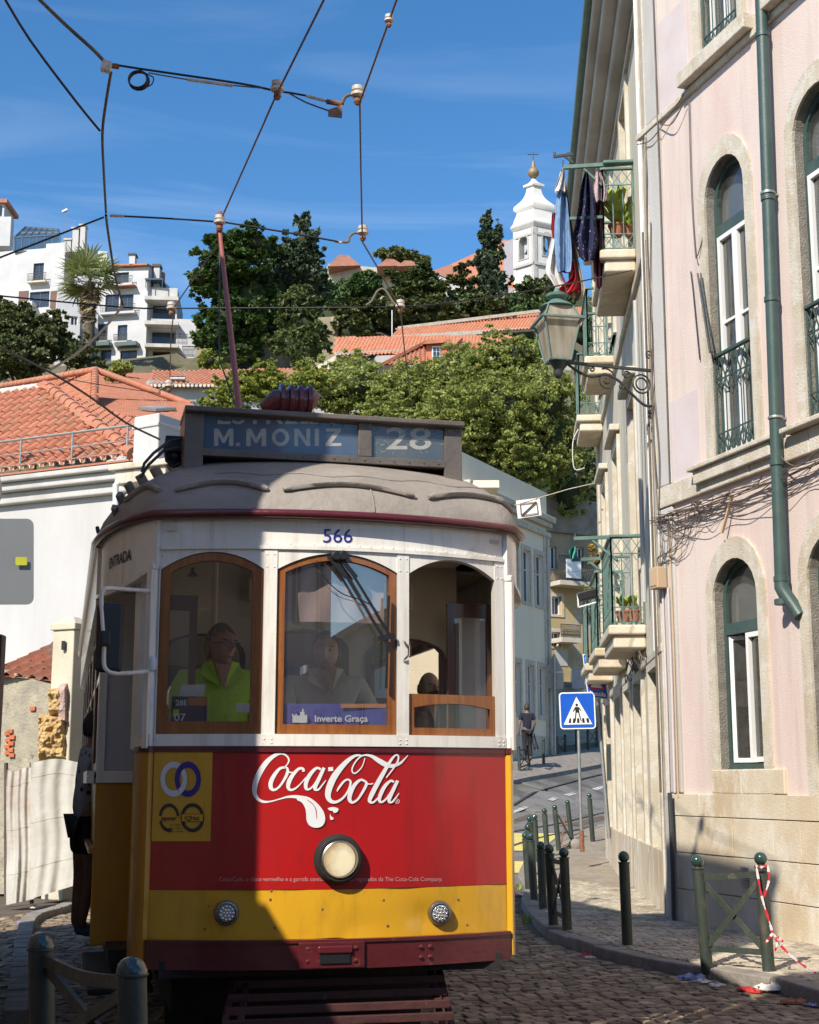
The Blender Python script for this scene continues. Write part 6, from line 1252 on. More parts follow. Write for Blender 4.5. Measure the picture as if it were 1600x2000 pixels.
def street_house(name, label, x0, y0, x1, y1, z, depth, mat, wins=True, z0=0):
    W = Wall((x0, y0), (x1 - x0, y1 - y0)); L = (Vector((x1, y1)) - Vector((x0, y0))).length; t = thing(name, label, 'house', (x0, y0, 0)); rs = []
    if wins:
        n_ = max(1, int(L / 2.4));
        for k in range(n_):
            c = L * (k + .5) / n_
            for zz in (1.0, 4.2, 7.4):
                if zz + 2 < z: rs.append((c - .5, c + .5, zz, zz + 1.8))
    facade_block(t, W, 0, L, z0, z, rs, depth, mat, surround=M['lime']); m = MB(); m.wbox(W, -.0, L, z, z + .12, -depth, .12); m.build('cornice', M['lime'], t); return fix(t)
# ================================================================== TREES AND SHRUBS
def leaf_mat(name, a, b, c=None, trans=.25):
    m, t, n, l, bs = new_mat(name); at = n.new('ShaderNodeAttribute'); at.attribute_name = 'tone'; r = n.new('ShaderNodeValToRGB'); e = r.color_ramp.elements
    e[0].color = (*a, 1); e[1].color = (*b, 1)
    if c: x = e.new(.9); x.color = (*b, 1); e[2].color = (*c, 1)
    l.new(at.outputs['Fac'], r.inputs[0]); l.new(r.outputs[0], bs.inputs['Base Color']); bs.inputs['Roughness'].default_value = .6
    tr = n.new('ShaderNodeBsdfTranslucent'); l.new(r.outputs[0], tr.inputs[0]); ms = n.new('ShaderNodeMixShader'); ms.inputs[0].default_value = trans; l.new(bs.outputs[0], ms.inputs[1]); l.new(tr.outputs[0], ms.inputs[2]); l.new(ms.outputs[0], n['Material Output'].inputs['Surface']); return m
M['leaf_green'] = leaf_mat('bright_green_leaves', (.20, .25, .05), (.40, .43, .12), (.55, .53, .27), .4)
M['leaf_yellow'] = leaf_mat('yellow_green_leaves', (.16, .22, .03), (.34, .36, .06), (.46, .42, .12), .35)
M['leaf_dark'] = leaf_mat('dark_cedar_needles', (.03, .07, .022), (.10, .17, .035), (.16, .24, .05), .25)
M['leaf_cyp'] = leaf_mat('dark_cypress_scales', (.035, .06, .035), (.08, .12, .055), None, .1)
M['leaf_mid'] = leaf_mat('mid_green_leaves', (.055, .085, .025), (.13, .17, .045), (.18, .20, .07), .2)
M['leaf_olive'] = leaf_mat('dull_olive_leaves', (.055, .075, .022), (.13, .15, .045), (.19, .19, .07), .2)
M['bark'] = paint('grey_brown_bark', (.13, .10, .075), (.07, .055, .04), 4, .9, .6, 20)
def foliage(blobs, n, size, flatn=0, droop=0, elong=1.6, shell=.45, clumps=None, seed=1):
    """leaf-sized faces spread through a crown made of many small clumps"""
    rnd = random.Random(seed); v, f, tone = [], [], []; vol = [b[3] * b[4] * b[5] for b in blobs]; tot = sum(vol) or 1
    for bi, b in enumerate(blobs):
        cx, cy, cz, rx, ry, rz = b; nb = int(n * vol[bi] / tot) + 1; nc = max(8, int(nb / 60)); cl = []
        for _ in range(nc):
            while True:
                q = Vector((rnd.gauss(0, 1), rnd.gauss(0, 1), rnd.gauss(0, 1)))
                if q.length > .1: break
            q.normalize(); k = rnd.uniform(shell, 1.04); cl.append((q * k, rnd.uniform(.07, .19), rnd.random()))
        for k in range(nb):
            q, r, tn = cl[k % nc]; d = Vector((rnd.gauss(0, .5), rnd.gauss(0, .5), rnd.gauss(0, .36))) * r
            p = q + d; P_ = Vector((cx + p.x * rx, cy + p.y * ry, cz + p.z * rz))
            nn = Vector((rnd.gauss(0, 1), rnd.gauss(0, 1) - .2, rnd.gauss(0, 1) + .5 + flatn)).normalized(); u = nn.orthogonal().normalized(); a = rnd.uniform(0, 6.28); w = nn.cross(u); u, w = u * cos(a) + w * sin(a), w * cos(a) - u * sin(a)
            s = size * rnd.uniform(.6, 1.35); i = len(v); v += [tuple(P_ - u * s * elong * .5), tuple(P_ + w * s * .42), tuple(P_ + u * s * elong * .5), tuple(P_ - w * s * .42)]; f.append((i, i + 1, i + 2, i + 3)); tone.append(min(1, max(0, tn * .55 + rnd.random() * .45)))
    return v, f, tone
def leaf_obj(name, data, mat, parent, kind='stuff'):
    v, f, tone = data; me = bpy.data.meshes.new(name); me.from_pydata(v, [], f); at = me.attributes.new('tone', 'FLOAT', 'FACE'); at.data.foreach_set('value', tone); me.materials.append(mat); o = bpy.data.objects.new(name, me); COL.objects.link(o); o.parent = parent
    if kind: o['kind'] = kind
    return o
rnd_ = None
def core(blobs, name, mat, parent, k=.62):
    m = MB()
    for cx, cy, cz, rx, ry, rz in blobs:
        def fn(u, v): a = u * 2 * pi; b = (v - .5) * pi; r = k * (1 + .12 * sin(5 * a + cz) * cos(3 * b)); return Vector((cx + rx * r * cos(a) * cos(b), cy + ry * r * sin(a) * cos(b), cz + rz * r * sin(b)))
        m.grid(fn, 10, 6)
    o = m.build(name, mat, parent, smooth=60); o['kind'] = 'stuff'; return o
M['core'] = flat('dark_crown_filler', (.03, .04, .015), .95)  # dark filler blobs inside the crowns, added to block light
def B(px, py, Y, rpx_, rpy=None, dy=None):
    q = P(px, py, Y); s = Y / 2740; rpy = rpy or rpx_; return (q.x, q.y, q.z, rpx_ * s, (dy or rpx_) * s, rpy * s)
def tree(name, label, cat, blobs, n, size, mat, trunk=None, group=None, flatn=0, shell=.45, corek=.6, seed=3, tr_r=.35, limbs=5):
    rb_ = random.Random(seed * 7 + 1); kids = []
    for b in blobs:
        for _ in range(7):
            a = rb_.uniform(0, 6.28); e = rb_.uniform(-.5, 1.3); k = rb_.uniform(.62, .98); q = rb_.uniform(.22, .42); kids.append((b[0] + b[3] * k * cos(a) * cos(e), b[1] + b[4] * k * sin(a) * cos(e), b[2] + b[5] * k * sin(e), b[3] * q, b[4] * q, b[5] * q))
    c = blobs[0]; bx_ = sum(b[0] for b in blobs) / len(blobs); by_ = sum(b[1] for b in blobs) / len(blobs); base = trunk or (bx_, by_); z0 = gz(*base); t = thing(name, label, cat, (base[0], base[1], z0), 0, group)
    leaf_obj('crown', foliage([(b[0], b[1], b[2], b[3] * .84, b[4] * .84, b[5] * .84) for b in blobs] + kids, n, size, flatn, shell=shell, seed=seed), mat, t)
    core(blobs, 'crown_filler', M['core'], t, corek * .85)
    top = max(blobs, key=lambda b: b[2]); m = MB(); p0 = Vector((base[0], base[1], z0 - .5)); p1 = Vector((bx_, by_, (z0 + top[2]) / 2)); p2 = Vector((top[0], top[1], top[2])); m.tube([p0, p0.lerp(p1, .5), p1, p2], [tr_r, tr_r * .8, tr_r * .6, tr_r * .15], 8); m.build('trunk', M['bark'], t, smooth=50)
    for b in sorted(blobs, key=lambda b: -b[3])[:limbs]: m = MB(); a = p1.lerp(p0, .25); c_ = Vector(b[:3]); m.tube([a, a.lerp(c_, .5) + Vector((0, 0, .3)), c_], [tr_r * .45, tr_r * .28, tr_r * .08], 6); m.build('limb', M['bark'], t, smooth=50)
    return fix(t)
tree('broadleaf_tree', 'big sunlit green broadleaf tree behind the tram sign box', 'tree', [B(700, 760, 62, 105, 70), B(790, 770, 62, 95, 75), B(640, 770, 62, 70, 55), B(905, 735, 61, 100, 75), B(1000, 700, 61, 85, 60), B(960, 800, 60, 120, 95), B(1060, 780, 60, 85, 85), B(880, 850, 60, 110, 90), B(1080, 860, 61, 80, 90), B(1000, 905, 61, 110, 80), B(760, 850, 61, 110, 80), B(1110, 960, 63, 50, 70)], 200000, .092, M['leaf_green'], (4, 62), seed=5, tr_r=.4)
tree('broadleaf_tree', 'yellow green feathery tree left of the trolley pole behind the grey house', 'tree', [B(480, 765, 56, 65, 45), B(560, 765, 56, 70, 45), B(420, 790, 56, 40, 30), B(520, 730, 56, 40, 25), B(610, 745, 57, 45, 40)], 45000, .085, M['leaf_yellow'], (-4.5, 57), shell=.2, corek=.3, seed=6, tr_r=.15)
tree('shade_tree', 'dark tree mass at the bend between the white and cream houses', 'tree', [B(1100, 960, 78, 60, 90), B(1140, 900, 78, 50, 80), B(1120, 1010, 76, 60, 50), B(1060, 900, 76, 50, 60), B(1115, 1000, 68, 70, 50), B(1075, 960, 68, 45, 55), B(1150, 970, 68, 50, 60)], 30000, .19, M['leaf_olive'], (9, 78), seed=7)
GR = 'conifers on the castle hill'
tree('cedar_tree', 'broad dark cedar with drooping sprays at the left of the hill', 'tree', [B(445, 520, 106, 70, 55), B(410, 560, 106, 45, 45), B(430, 640, 106, 60, 90), B(490, 600, 107, 65, 110), B(500, 480, 107, 65, 35), B(440, 475, 107, 50, 28), B(395, 540, 105, 30, 28), B(470, 690, 106, 45, 40)], 40000, .32, M['leaf_dark'], group=GR, flatn=1.2, seed=8, tr_r=.7)
tree('cedar_tree', 'tall conical cedar rising highest above the hill', 'tree', [B(592, 440, 112, 22, 26), B(597, 470, 112, 33, 30), B(598, 510, 112, 42, 40), B(603, 560, 112, 50, 50), B(560, 500, 111, 40, 50), B(545, 560, 111, 45, 60), B(560, 640, 111, 60, 60)], 34000, .30, M['leaf_cyp'], group=GR, seed=9, tr_r=.7)
tree('round_conifer', 'rounded grey green conifer below the tall cedar', 'tree', [B(585, 595, 103, 50, 40), B(590, 640, 103, 52, 50), B(565, 670, 103, 45, 40), B(610, 680, 103, 40, 35)], 22000, .26, M['leaf_mid'], group=GR, seed=10)
tree('small_conifer', 'small rounded bush in front of the conifers above the yellow tree', 'tree', [B(580, 690, 99, 24, 26)], 2500, .28, M['leaf_mid'], seed=11, tr_r=.2, limbs=1)
tree('pine_tree', 'dark pine in front of the hilltop house', 'tree', [B(722, 560, 128, 38, 36), B(690, 575, 128, 40, 30), B(660, 570, 130, 26, 24), B(738, 552, 128, 20, 20), B(640, 600, 122, 30, 50)], 20000, .32, M['leaf_dark'], group=GR, seed=12)
tree('pine_tree', 'lighter green pine right of the bent wire', 'tree', [B(820, 560, 120, 60, 40), B(850, 590, 120, 45, 40), B(775, 585, 121, 42, 32)], 18000, .30, M['leaf_mid'], group=GR, flatn=.8, seed=13)
tree('spreading_pine', 'wide dark green pine with flat layered boughs across the middle of the hill', 'tree', [B(700, 610, 112, 60, 30), B(770, 620, 112, 75, 38), B(860, 620, 112, 60, 35), B(690, 650, 110, 50, 40), B(940, 610, 114, 60, 36)], 30000, .28, M['leaf_olive'], group=GR, flatn=1, seed=14)
tree('olive_round_tree', 'olive brown rounded tree on the skyline behind the hilltop house', 'tree', [B(785, 503, 165, 42, 15), B(815, 512, 165, 28, 14), B(750, 500, 165, 22, 12)], 6000, .45, M['leaf_olive'], seed=15)
tree('cypress_tree', 'tall dark cypress with two tips beside the bell tower', 'tree', [B(953, 430, 140, 13, 24), B(952, 465, 140, 22, 35), B(975, 460, 140, 10, 30), B(955, 510, 140, 32, 40), B(962, 560, 140, 38, 45), B(968, 600, 140, 38, 35)], 24000, .30, M['leaf_cyp'], seed=16, corek=.72)
tree('cedar_tree', 'thin layered conifer left of the cypress', 'tree', [B(905, 525, 138, 16, 14), B(898, 550, 138, 34, 14), B(910, 580, 138, 42, 20), B(905, 610, 137, 46, 22)], 6000, .40, M['leaf_olive'], group=GR, flatn=1.5, seed=17, corek=.3)
tree('hill_shrub', 'green shrubs growing at the foot of the bell tower', 'shrub', [B(1040, 565, 138, 40, 22), B(1010, 585, 136, 30, 20), B(1075, 550, 138, 25, 18), B(1040, 600, 134, 45, 22), B(1090, 580, 134, 40, 30)], 9000, .35, M['leaf_mid'], seed=18, tr_r=.3)
tree('dark_thicket', 'dark olive tree mass above the tiled roofs at the left edge', 'tree', [B(20, 640, 84, 70, 55), B(90, 660, 84, 65, 50), B(150, 690, 84, 50, 38), B(30, 700, 83, 80, 50), B(185, 715, 84, 30, 22), B(-30, 620, 84, 50, 50)], 50000, .16, M['leaf_olive'], seed=19)
tree('garden_shrub', 'pale green shrub behind the ridge of the tiled house', 'shrub', [B(240, 722, 72, 30, 16), B(222, 735, 72, 20, 12)], 1600, .22, M['leaf_green'], seed=20, tr_r=.1, limbs=1)
tree('garden_shrub', 'light green bush left of the trolley pole under the cedar', 'shrub', [B(408, 705, 84, 24, 20), B(432, 716, 84, 18, 14)], 1800, .22, M['leaf_yellow'], seed=21, tr_r=.1, limbs=1)
tree('hill_undergrowth', 'dark undergrowth filling the slope behind the conifers', 'undergrowth', [B(520, 650, 120, 110, 90), B(660, 650, 122, 80, 70), B(800, 640, 128, 120, 60), B(940, 640, 132, 120, 60), B(1040, 660, 132, 90, 60), B(1150, 640, 134, 90, 80)], 20000, .5, M['leaf_dark'], seed=22, corek=.85)
pm = thing('palm_tree', 'tall fan palm with a beard of dead fronds before the white houses', 'palm', tuple(P(172, 700, 104)))
pc_ = P(176, 552, 104); m = MB(); m.tube([P(172, 720, 104), P(174, 640, 104), pc_], [.42, .42, .36], 10); m.build('trunk', M['bark'], pm, smooth=50)
M['frond'] = leaf_mat('palm_fronds', (.18, .22, .08), (.32, .36, .14), (.44, .42, .20), .3); M['frond_dead'] = leaf_mat('dead_palm_fronds', (.20, .15, .09), (.36, .29, .17), None, .2)
def fan(mb_v, mb_f, tone, p, d, L, rnd):
    d = d.normalized(); side = d.cross(Vector((0, 0, 1))); side = side.normalized() if side.length > .1 else Vector((1, 0, 0)); up = side.cross(d); st = p + d * L * .45
    i = len(mb_v); mb_v += [tuple(p - side * .03), tuple(p + side * .03), tuple(st + side * .03), tuple(st - side * .03)]; mb_f.append((i, i + 1, i + 2, i + 3)); tone.append(.3)
    for k in range(15):
        a = (k / 14 - .5) * 3.4; dr = d * cos(a) + side * sin(a) + up * rnd.uniform(-.1, .1); tip = st + dr * L * .6 * rnd.uniform(.85, 1.1) - Vector((0, 0, .12 * L * rnd.random())); w = side * .05 * cos(a) - d * .05 * sin(a)
        i = len(mb_v); mid = st.lerp(tip, .55); mb_v += [tuple(st), tuple(mid + w * 1.6), tuple(tip), tuple(mid - w * 1.6)]; mb_f.append((i, i + 1, i + 2, i + 3)); tone.append(rnd.random())
rnd = random.Random(4); v, f, tn = [], [], []
for k in range(50): a = rnd.uniform(0, 6.28); e = rnd.uniform(-.35, 1.45); fan(v, f, tn, pc_ + Vector((0, 0, rnd.uniform(-.2, .5))), Vector((cos(a) * cos(e), sin(a) * cos(e), sin(e))), rnd.uniform(2.3, 3.2), rnd)
leaf_obj('frond_crown', (v, f, tn), M['frond'], pm)
v, f, tn = [], [], []
for k in range(110): a = rnd.uniform(0, 6.28); e = rnd.uniform(-1.5, -.5); h_ = rnd.uniform(0, 3.4); fan(v, f, tn, pc_ - Vector((0, 0, h_)), Vector((cos(a) * cos(e), sin(a) * cos(e), sin(e))), rnd.uniform(.9, 1.5) * (1 - h_ * .14), rnd)
leaf_obj('dead_fronds', (v, f, tn), M['frond_dead'], pm); fix(pm)
street_house('corner_house', 'tan corner house standing left of the camera, out of the picture', -2.80, 7.2, -4.2, 12.5, 8.5, 2.5, M['ochre_far'])
street_house('corner_house_wing', 'near wing of the tan corner house, out of the picture', -2.22, 4.99, -2.80, 7.19, 9.45, 5, M['ochre_far'], wins=False)
for nm_, lb_, y0_, y1_, h_ in (('low_shade_wall', 'low wall left of the camera, added to shade the tram foot, out of the picture', 2.9, 4.97, 3.2), ('tall_shade_wall', 'tall wall left of the camera, added to shade the near ground, out of the picture', -1.0, 2.88, 8.6)):
    t = thing(nm_, lb_, 'wall', (-2.35, y0_, 0)); m = MB(); m.box((-2.36, (y0_ + y1_) / 2, h_ / 2), (.26, y1_ - y0_, h_)); m.build('wall', M['ochre_far'], t); m = MB(); m.box((-2.36, (y0_ + y1_) / 2, h_ + .04), (.32, y1_ - y0_ - .01, .07)); m.build('coping', M['lime'], t, bev=.01); fix(t)  # unseen walls, added only to shade the tram foot and near ground
street_house('rear_house', 'pinkish house across the street behind the camera, out of the picture', -5.5, -9, 6.5, -10.5, 13, 6, M['pink_pale'])
street_house('rear_house', 'cream house farther down the street behind the camera, out of the picture', 6.3, -10.6, 9.2, -2, 4.0, 6, M['cream'])
# ================================================================== STREET FURNITURE
M['bollard'] = paint('dark_green_bollard_paint', (.026, .036, .029), (.044, .056, .043), 3.5, .5, .2, 40, coat=.05, c3=(.14, .12, .085), s3=4, p3=(.54, .70), stretch=(1, 1, .5))
def post_mb(a, b, r=.049, ball=.052, k=1):
    a, b = Vector(a), Vector(b); d = b - a; h = d.length; ax = d.normalized(); m = MB()
    m.lathe([(r * 1.02, -.05), (r * 1.0, 0), (r, h * .87), (r * 1.0, h * .875), (r * .6, h * .885), (r * .55, h * .90)], a, 18, ax); m2 = MB(); c = a + ax * (h - ball); pr = [(ball * sin(t * pi / 9), -ball * cos(t * pi / 9)) for t in range(1, 10)]; pr[-1] = (.001, ball)
    m2.lathe([(r * .6, -ball * .95)] + pr, c, 18, ax); m3 = MB(); m3.lathe([(r * 1.1, h * .868), (r * 1.14, h * .874), (r * 1.1, h * .882)], a, 18, ax); return m, m2, m3
M['ball'] = paint('glossy_green_ball_paint', (.022, .052, .045), (.03, .066, .057), 5, .16, coat=.6)
def bollard(pt, pb, Y, label, group='green bollards along the kerb', kind='bollard'):
    b = P(pb[0], pb[1], Y); b.z = gz(b.x, b.y) + .045 if Y < 40 else b.z; a_, b_ = ray(*pt); tp = Vector((a_ * Y, Y, CZ + b_ * Y)); t = thing('bollard', label, 'bollard', tuple(b), 0, group); m, m2, m3 = post_mb(b, tp); m.build('post', M['bollard'], t, smooth=1); m2.build('ball', M['ball'], t, smooth=1); m3.build('collar', M['bollard'], t, smooth=1); return fix(t)
def barrier(name, label, A, B_, Y1, Y2, brace=True, top=.80, bot=.16, group='crossed barriers made of two posts', sag=0, r=.049):
    (t1, b1), (t2, b2) = A, B_; p = []
    for tp, bp, Y in ((t1, b1, Y1), (t2, b2, Y2)):
        b = P(bp[0], bp[1], Y); a_, b_ = ray(*tp); p.append((b, Vector((a_ * Y, Y, CZ + b_ * Y))))
    t = thing('post_barrier', label, 'barrier', tuple(p[0][0]), 0, group)
    for b, tp in p:
        m, m2, m3 = post_mb(b, tp, r=r); o = m.build('post', M['bollard'], t, smooth=1); m2.build('ball', M['ball'], o, smooth=1); m3.build('collar', M['bollard'], o, smooth=1)
    (b1, t1), (b2, t2) = p; q = lambda a, b, k: a.lerp(b, k)
    d = (b2 - b1).normalized() * r * .8
    m = MB(); L = [q(b1, t1, top) + d, (q(b1, t1, top) + q(b2, t2, top)) / 2 + Vector((0, 0, -sag)), q(b2, t2, top + .01) - d]; L = [Vector(x) for x in catmull([tuple(x) for x in L], 6)]
    for u, w in zip(L, L[1:]): m.bar(u, w + (w - u) * .02, .018, .045)
    m.build('top_bar', M['bollard'], t)
    m = MB(); m.bar(q(b1, t1, bot) + d, q(b2, t2, bot) - d, .02, .045); m.build('bottom_bar', M['bollard'], t)
    if brace:
        off = (b2 - b1).cross(Vector((0, 0, 1))).normalized() * .011
        for k, (x, y) in enumerate(((q(b1, t1, top - .06), q(b2, t2, bot + .03)), (q(b1, t1, bot + .03), q(b2, t2, top - .06)))): s_ = off * (1 if k else -1); m = MB(); m.bar(x + d + s_, y - d + s_, .018, .042); m.build('cross_brace', M['bollard'], t)
    return fix(t)
barrier('post_barrier', 'big crossed barrier on the pavement at the right, tied with red and white tape', ((1361, 1669), (1381, 1887)), ((1485, 1664), (1502, 1899)), 11.95, 11.65)
barrier('post_barrier', 'crossed barrier seen nearly end on at the kerb beside the tram', ((1072, 1648), (1081, 1806)), ((1101, 1655), (1108, 1819)), 15.3, 14.9)
barrier('post_barrier', 'dark barrier with a sagging top bar at the lower left corner', ((80, 1821), (84, 2095)), ((257, 1868), (262, 2150)), 5.7, 4.9, sag=.02, group=None)
bollard((1218, 1662), (1226, 1851), 13.5, 'lone green bollard in the middle of the pavement')
for q in [((1056, 1643), (1061, 1780), 17.4, 'dark bollard just left of the end on barrier'), ((1036, 1626), (1044, 1757), 18.6, 'green bollard in front of the close pair beside the tram'), ((1026, 1625), (1033, 1740), 20.6, 'left bollard of the close pair beside the tram'), ((1031, 1609), (1037, 1728), 21.8, 'bollard just behind the close pair'), ((1034, 1593), (1041, 1700), 24, 'bollard farther behind the close pair'), ((1044, 1590), (1050, 1690), 26.0, 'green bollard left of the yellow road paint'), ((1063, 1578), (1070, 1676), 27.0, 'bollard with a pale worn ball before the yellow paint'),
          ((1083, 1572), (1092, 1667), 28.2, 'green bollard at the left end of the broken barrier'), ((1108, 1562), (1117, 1646), 30.8, 'leaning bollard at the right end of the broken barrier'), ((1151, 1549), (1158, 1637), 30.2, 'bollard between the two blue sign posts'), ((1190, 1536), (1196, 1606), 36, 'farthest near side bollard touching the cream house')]: bollard(*q)
bb = thing('broken_barrier', 'bent loose brace and lump of a broken barrier between two bollards', 'barrier', tuple(P(1120, 1655, 29)))
m = MB(); m.bar(P(1090, 1592, 28.8), P(1122, 1650, 28.9), .03, .03); m.build('bent_brace', M['bollard'], bb); m = MB(); m.bar(P(1104, 1600, 30), P(1096, 1648, 29), .03, .03); m.build('loose_brace', M['rust'], bb); m = MB(); m.lathe([(.05, -.12), (.12, -.08), (.14, .05), (.08, .13)], P(1124, 1652, 28.7), 9, (.8, .3, .3)); m.build('concrete_lump', M['kerb'], bb, smooth=60); m = MB(); m.bar(P(1093, 1660, 28.6), P(1122, 1648, 28.8), .03, .03); m.build('fallen_bar', M['rust'], bb); fix(bb)
barrier('post_barrier', 'nearest crossed barrier on the far pavement, in front of the walking man', ((1013, 1455), (1015, 1508)), ((1031, 1455), (1034, 1500)), 44.2, 45.5, group='crossed barriers on the far pavement')
barrier('post_barrier', 'crossed barrier on the far pavement below the backs of the signs', ((1088, 1437), (1088, 1484)), ((1104, 1434), (1105, 1479)), 50.5, 52, group='crossed barriers on the far pavement')
barrier('post_barrier', 'farthest crossed barrier behind the crossing sign pole', ((1148, 1412), (1149, 1464)), ((1165, 1410), (1166, 1457)), 53, 55, group='crossed barriers on the far pavement')
bollard((1062, 1442), (1062, 1495), 46.5, 'single bollard on the far pavement right of the walking man', 'bollards on the far pavement'); bollard((1126, 1420), (1126, 1471), 52, 'dark bollard behind the crossing sign pole', 'bollards on the far pavement')
M['sign_blue'] = paint('sign_blue_enamel', (.010, .10, .55), (.008, .09, .50), 2, .35, coat=.3); M['sign_white'] = flat('sign_white_film', (.80, .80, .78), .4); M['sign_black'] = flat('sign_black_film', (.02, .02, .02), .4); M['sign_red'] = flat('sign_red_film', (.55, .02, .03), .4); M['sign_back'] = paint('dull_aluminium_sign_back', (.42, .38, .32), (.34, .31, .26), 3, .6)
def rrect(x0, y0, x1, y1, r, n=5):
    out = []
    for cx, cy, a in ((x1 - r, y0 + r, -90), (x1 - r, y1 - r, 0), (x0 + r, y1 - r, 90), (x0 + r, y0 + r, 180)):
        for k in range(n + 1): t = radians(a + 90 * k / n); out.append((cx + r * cos(t), cy + r * sin(t)))
    return out
def plate(t, loop, Y, off, th, mat, name, shear=0, par=None):
    f0 = lambda x, y: P(x, y, Y) + Vector((0, -off, 0)); f1 = lambda x, y: P(x, y, Y) + Vector((0, -off + th, 0)); m = MB(); m.slab(loop, f0, f1); return m.build(name, mat, par or t)
SY = 25.0
cs = thing('crossing_sign', 'square blue pedestrian crossing sign on a thin grey pole', 'road sign', tuple(P(1136, 1662, SY)))
sk = lambda L: [(x + (y - 1388) * .045, y - (x - 1128) * .02) for x, y in L]
pl = plate(cs, sk(rrect(1093, 1352, 1163, 1424, 7)), SY, .0, .012, M['sign_white'], 'sign_plate'); plate(cs, sk(rrect(1095.5, 1354.5, 1160.5, 1421.5, 5)), SY, .004, .003, M['sign_blue'], 'blue_field', par=pl)
plate(cs, sk([(1100, 1415), (1156, 1415), (1127, 1361)]), SY, .008, .003, M['sign_white'], 'white_triangle', par=pl)
m = MB()
f = lambda x, y: P(*sk([(x, y)])[0], SY) + Vector((0, -.012, 0))
m.poly([[(1127 + 2.6 * cos(radians(a)), 1377 + 2.8 * sin(radians(a))) for a in range(0, 360, 30)]], f); m.poly([[(1123, 1381), (1131, 1381), (1131.5, 1392), (1124, 1392)]], f)
for a, b, c, d in ((1124, 1382, 1119.5, 1390), (1131, 1382, 1135, 1389), (1125, 1391, 1122.5, 1409), (1130, 1391, 1134.5, 1409)): m.poly([[(a - 1.1, b), (a + 1.1, b), (c + 1.0, d), (c - 1.0, d)]], f)
m.build('walking_figure', M['sign_black'], pl)
m = MB()
for k, x in enumerate((1110, 1118, 1126.5, 1137, 1146)): dx = (k - 2) * -.9; m.poly([[(x + dx, 1403), (x + 4 + dx * .6, 1403), (x + 4.5, 1412), (x - .5, 1412)]], lambda x, y: P(*sk([(x, y)])[0], SY) + Vector((0, -.0112, 0)))
m.build('crossing_stripes', M['sign_black'], pl, kind='stuff')
m = MB(); m.tube([P(1129, 1385, SY + .05), P(1133, 1540, SY + .05), P(1137, 1664, SY + .05)], .028, 10); m.build('pole', M['galv'], cs, smooth=1); m = MB(); m.tube([P(1136, 1622, SY - .02), P(1137.5, 1664, SY - .02)], .04, 8); m.build('pole_sleeve', M['rust'], cs, smooth=1); fix(cs)
SY2 = 25.2
ss = thing('school_sign', 'tall blue school sign half hidden behind the balconies', 'road sign', tuple(P(1190, 1637, SY2)))
sk2 = lambda L: [(x + (y - 1320) * .13, y + (x - 1160) * .10) for x, y in L]
pl = plate(ss, sk2(rrect(1143, 1279, 1183, 1364, 3)), SY2, 0, .012, M['sign_white'], 'sign_plate'); plate(ss, sk2(rrect(1144.5, 1280.5, 1181.5, 1362.5, 3)), SY2, .004, .003, M['sign_blue'], 'blue_field', par=pl)
plate(ss, sk2(rrect(1147, 1285, 1178, 1300, 1)), SY2, .008, .003, M['sign_white'], 'white_field', par=pl); plate(ss, sk2([(1147, 1346), (1178, 1346), (1166, 1318), (1160, 1318)]), SY2, .008, .003, M['sign_red'], 'red_triangle', par=pl); plate(ss, sk2([(1151, 1343), (1174, 1343), (1164.5, 1323), (1161, 1323)]), SY2, .012, .003, M['sign_white'], 'white_triangle', par=pl)
def sign_text(txt, x0, yb, x1, h, Y, off, mat, par, sk_, bold=.03):
    v, f_ = text_mb(txt, 1, bold=bold); w = max(q[0] for q in v); m = MB(); m.v = [tuple(P(*sk_([(x0 + q[0] / w * (x1 - x0), yb - q[1] * h / .729)])[0], Y) + Vector((0, -off, 0))) for q in v]; m.f = [tuple(i) for i in f_]; return m.build('lettering', mat, par)
sign_text('Escola', 1148, 1359, 1179, 9, SY2, .010, M['sign_white'], pl, sk2); sign_text('A', 1148.5, 1298, 1155, 9, SY2, .014, M['sign_red'], pl, sk2)
m = MB(); m.tube([P(1166, 1345, SY2 + .05), P(1190, 1638, SY2 + .05)], .035, 10); m.build('pole', M['galv'], ss, smooth=1); fix(ss)
bs = thing('rear_facing_sign', 'grey backs of a triangular and a square road sign on one pole', 'road sign', tuple(P(1084, 1480, 50)))
plate(bs, [(1064, 1312), (1101, 1312), (1082.5, 1275)], 50, 0, .03, M['sign_back'], 'triangle_back'); plate(bs, rrect(1064, 1313, 1101, 1345, 3), 50, 0.0, .03, M['sign_back'], 'square_back'); m = MB(); m.tube([P(1083, 1280, 49.9), P(1084, 1482, 49.9)], .05, 8); m.build('pole', M['galv'], bs, smooth=1); fix(bs)
LO = PK.pt(-.06, 0, 0); ln_ = Vector((-.949, -.314, 0))
def lp(off, z): return Vector((LO.x, LO.y, 0)) + ln_ * off + Vector((0, 0, z))
zb_ = 6.22
lamp = thing('street_lantern', 'old green framed street lantern on a scrolled iron wall bracket', 'street lamp', tuple(lp(0, 6.0)))
m = MB(); m.bar(lp(0, 5.75), lp(0, 6.5), .05, .04); m.build('wall_plate', M['iron'], lamp, bev=.006)
m = MB(); m.bar(lp(0, zb_), lp(1.12, zb_), .035, .035); m.build('arm', M['iron'], lamp, bev=.004)
def scroll(c, r0, turns, a0, sg=1, r1=.012, n=40):
    return [lp(c[0] + (r0 + (r1 - r0) * k / n) * cos(a0 + sg * turns * 2 * pi * k / n), c[1] + (r0 + (r1 - r0) * k / n) * sin(a0 + sg * turns * 2 * pi * k / n)) for k in range(n + 1)]
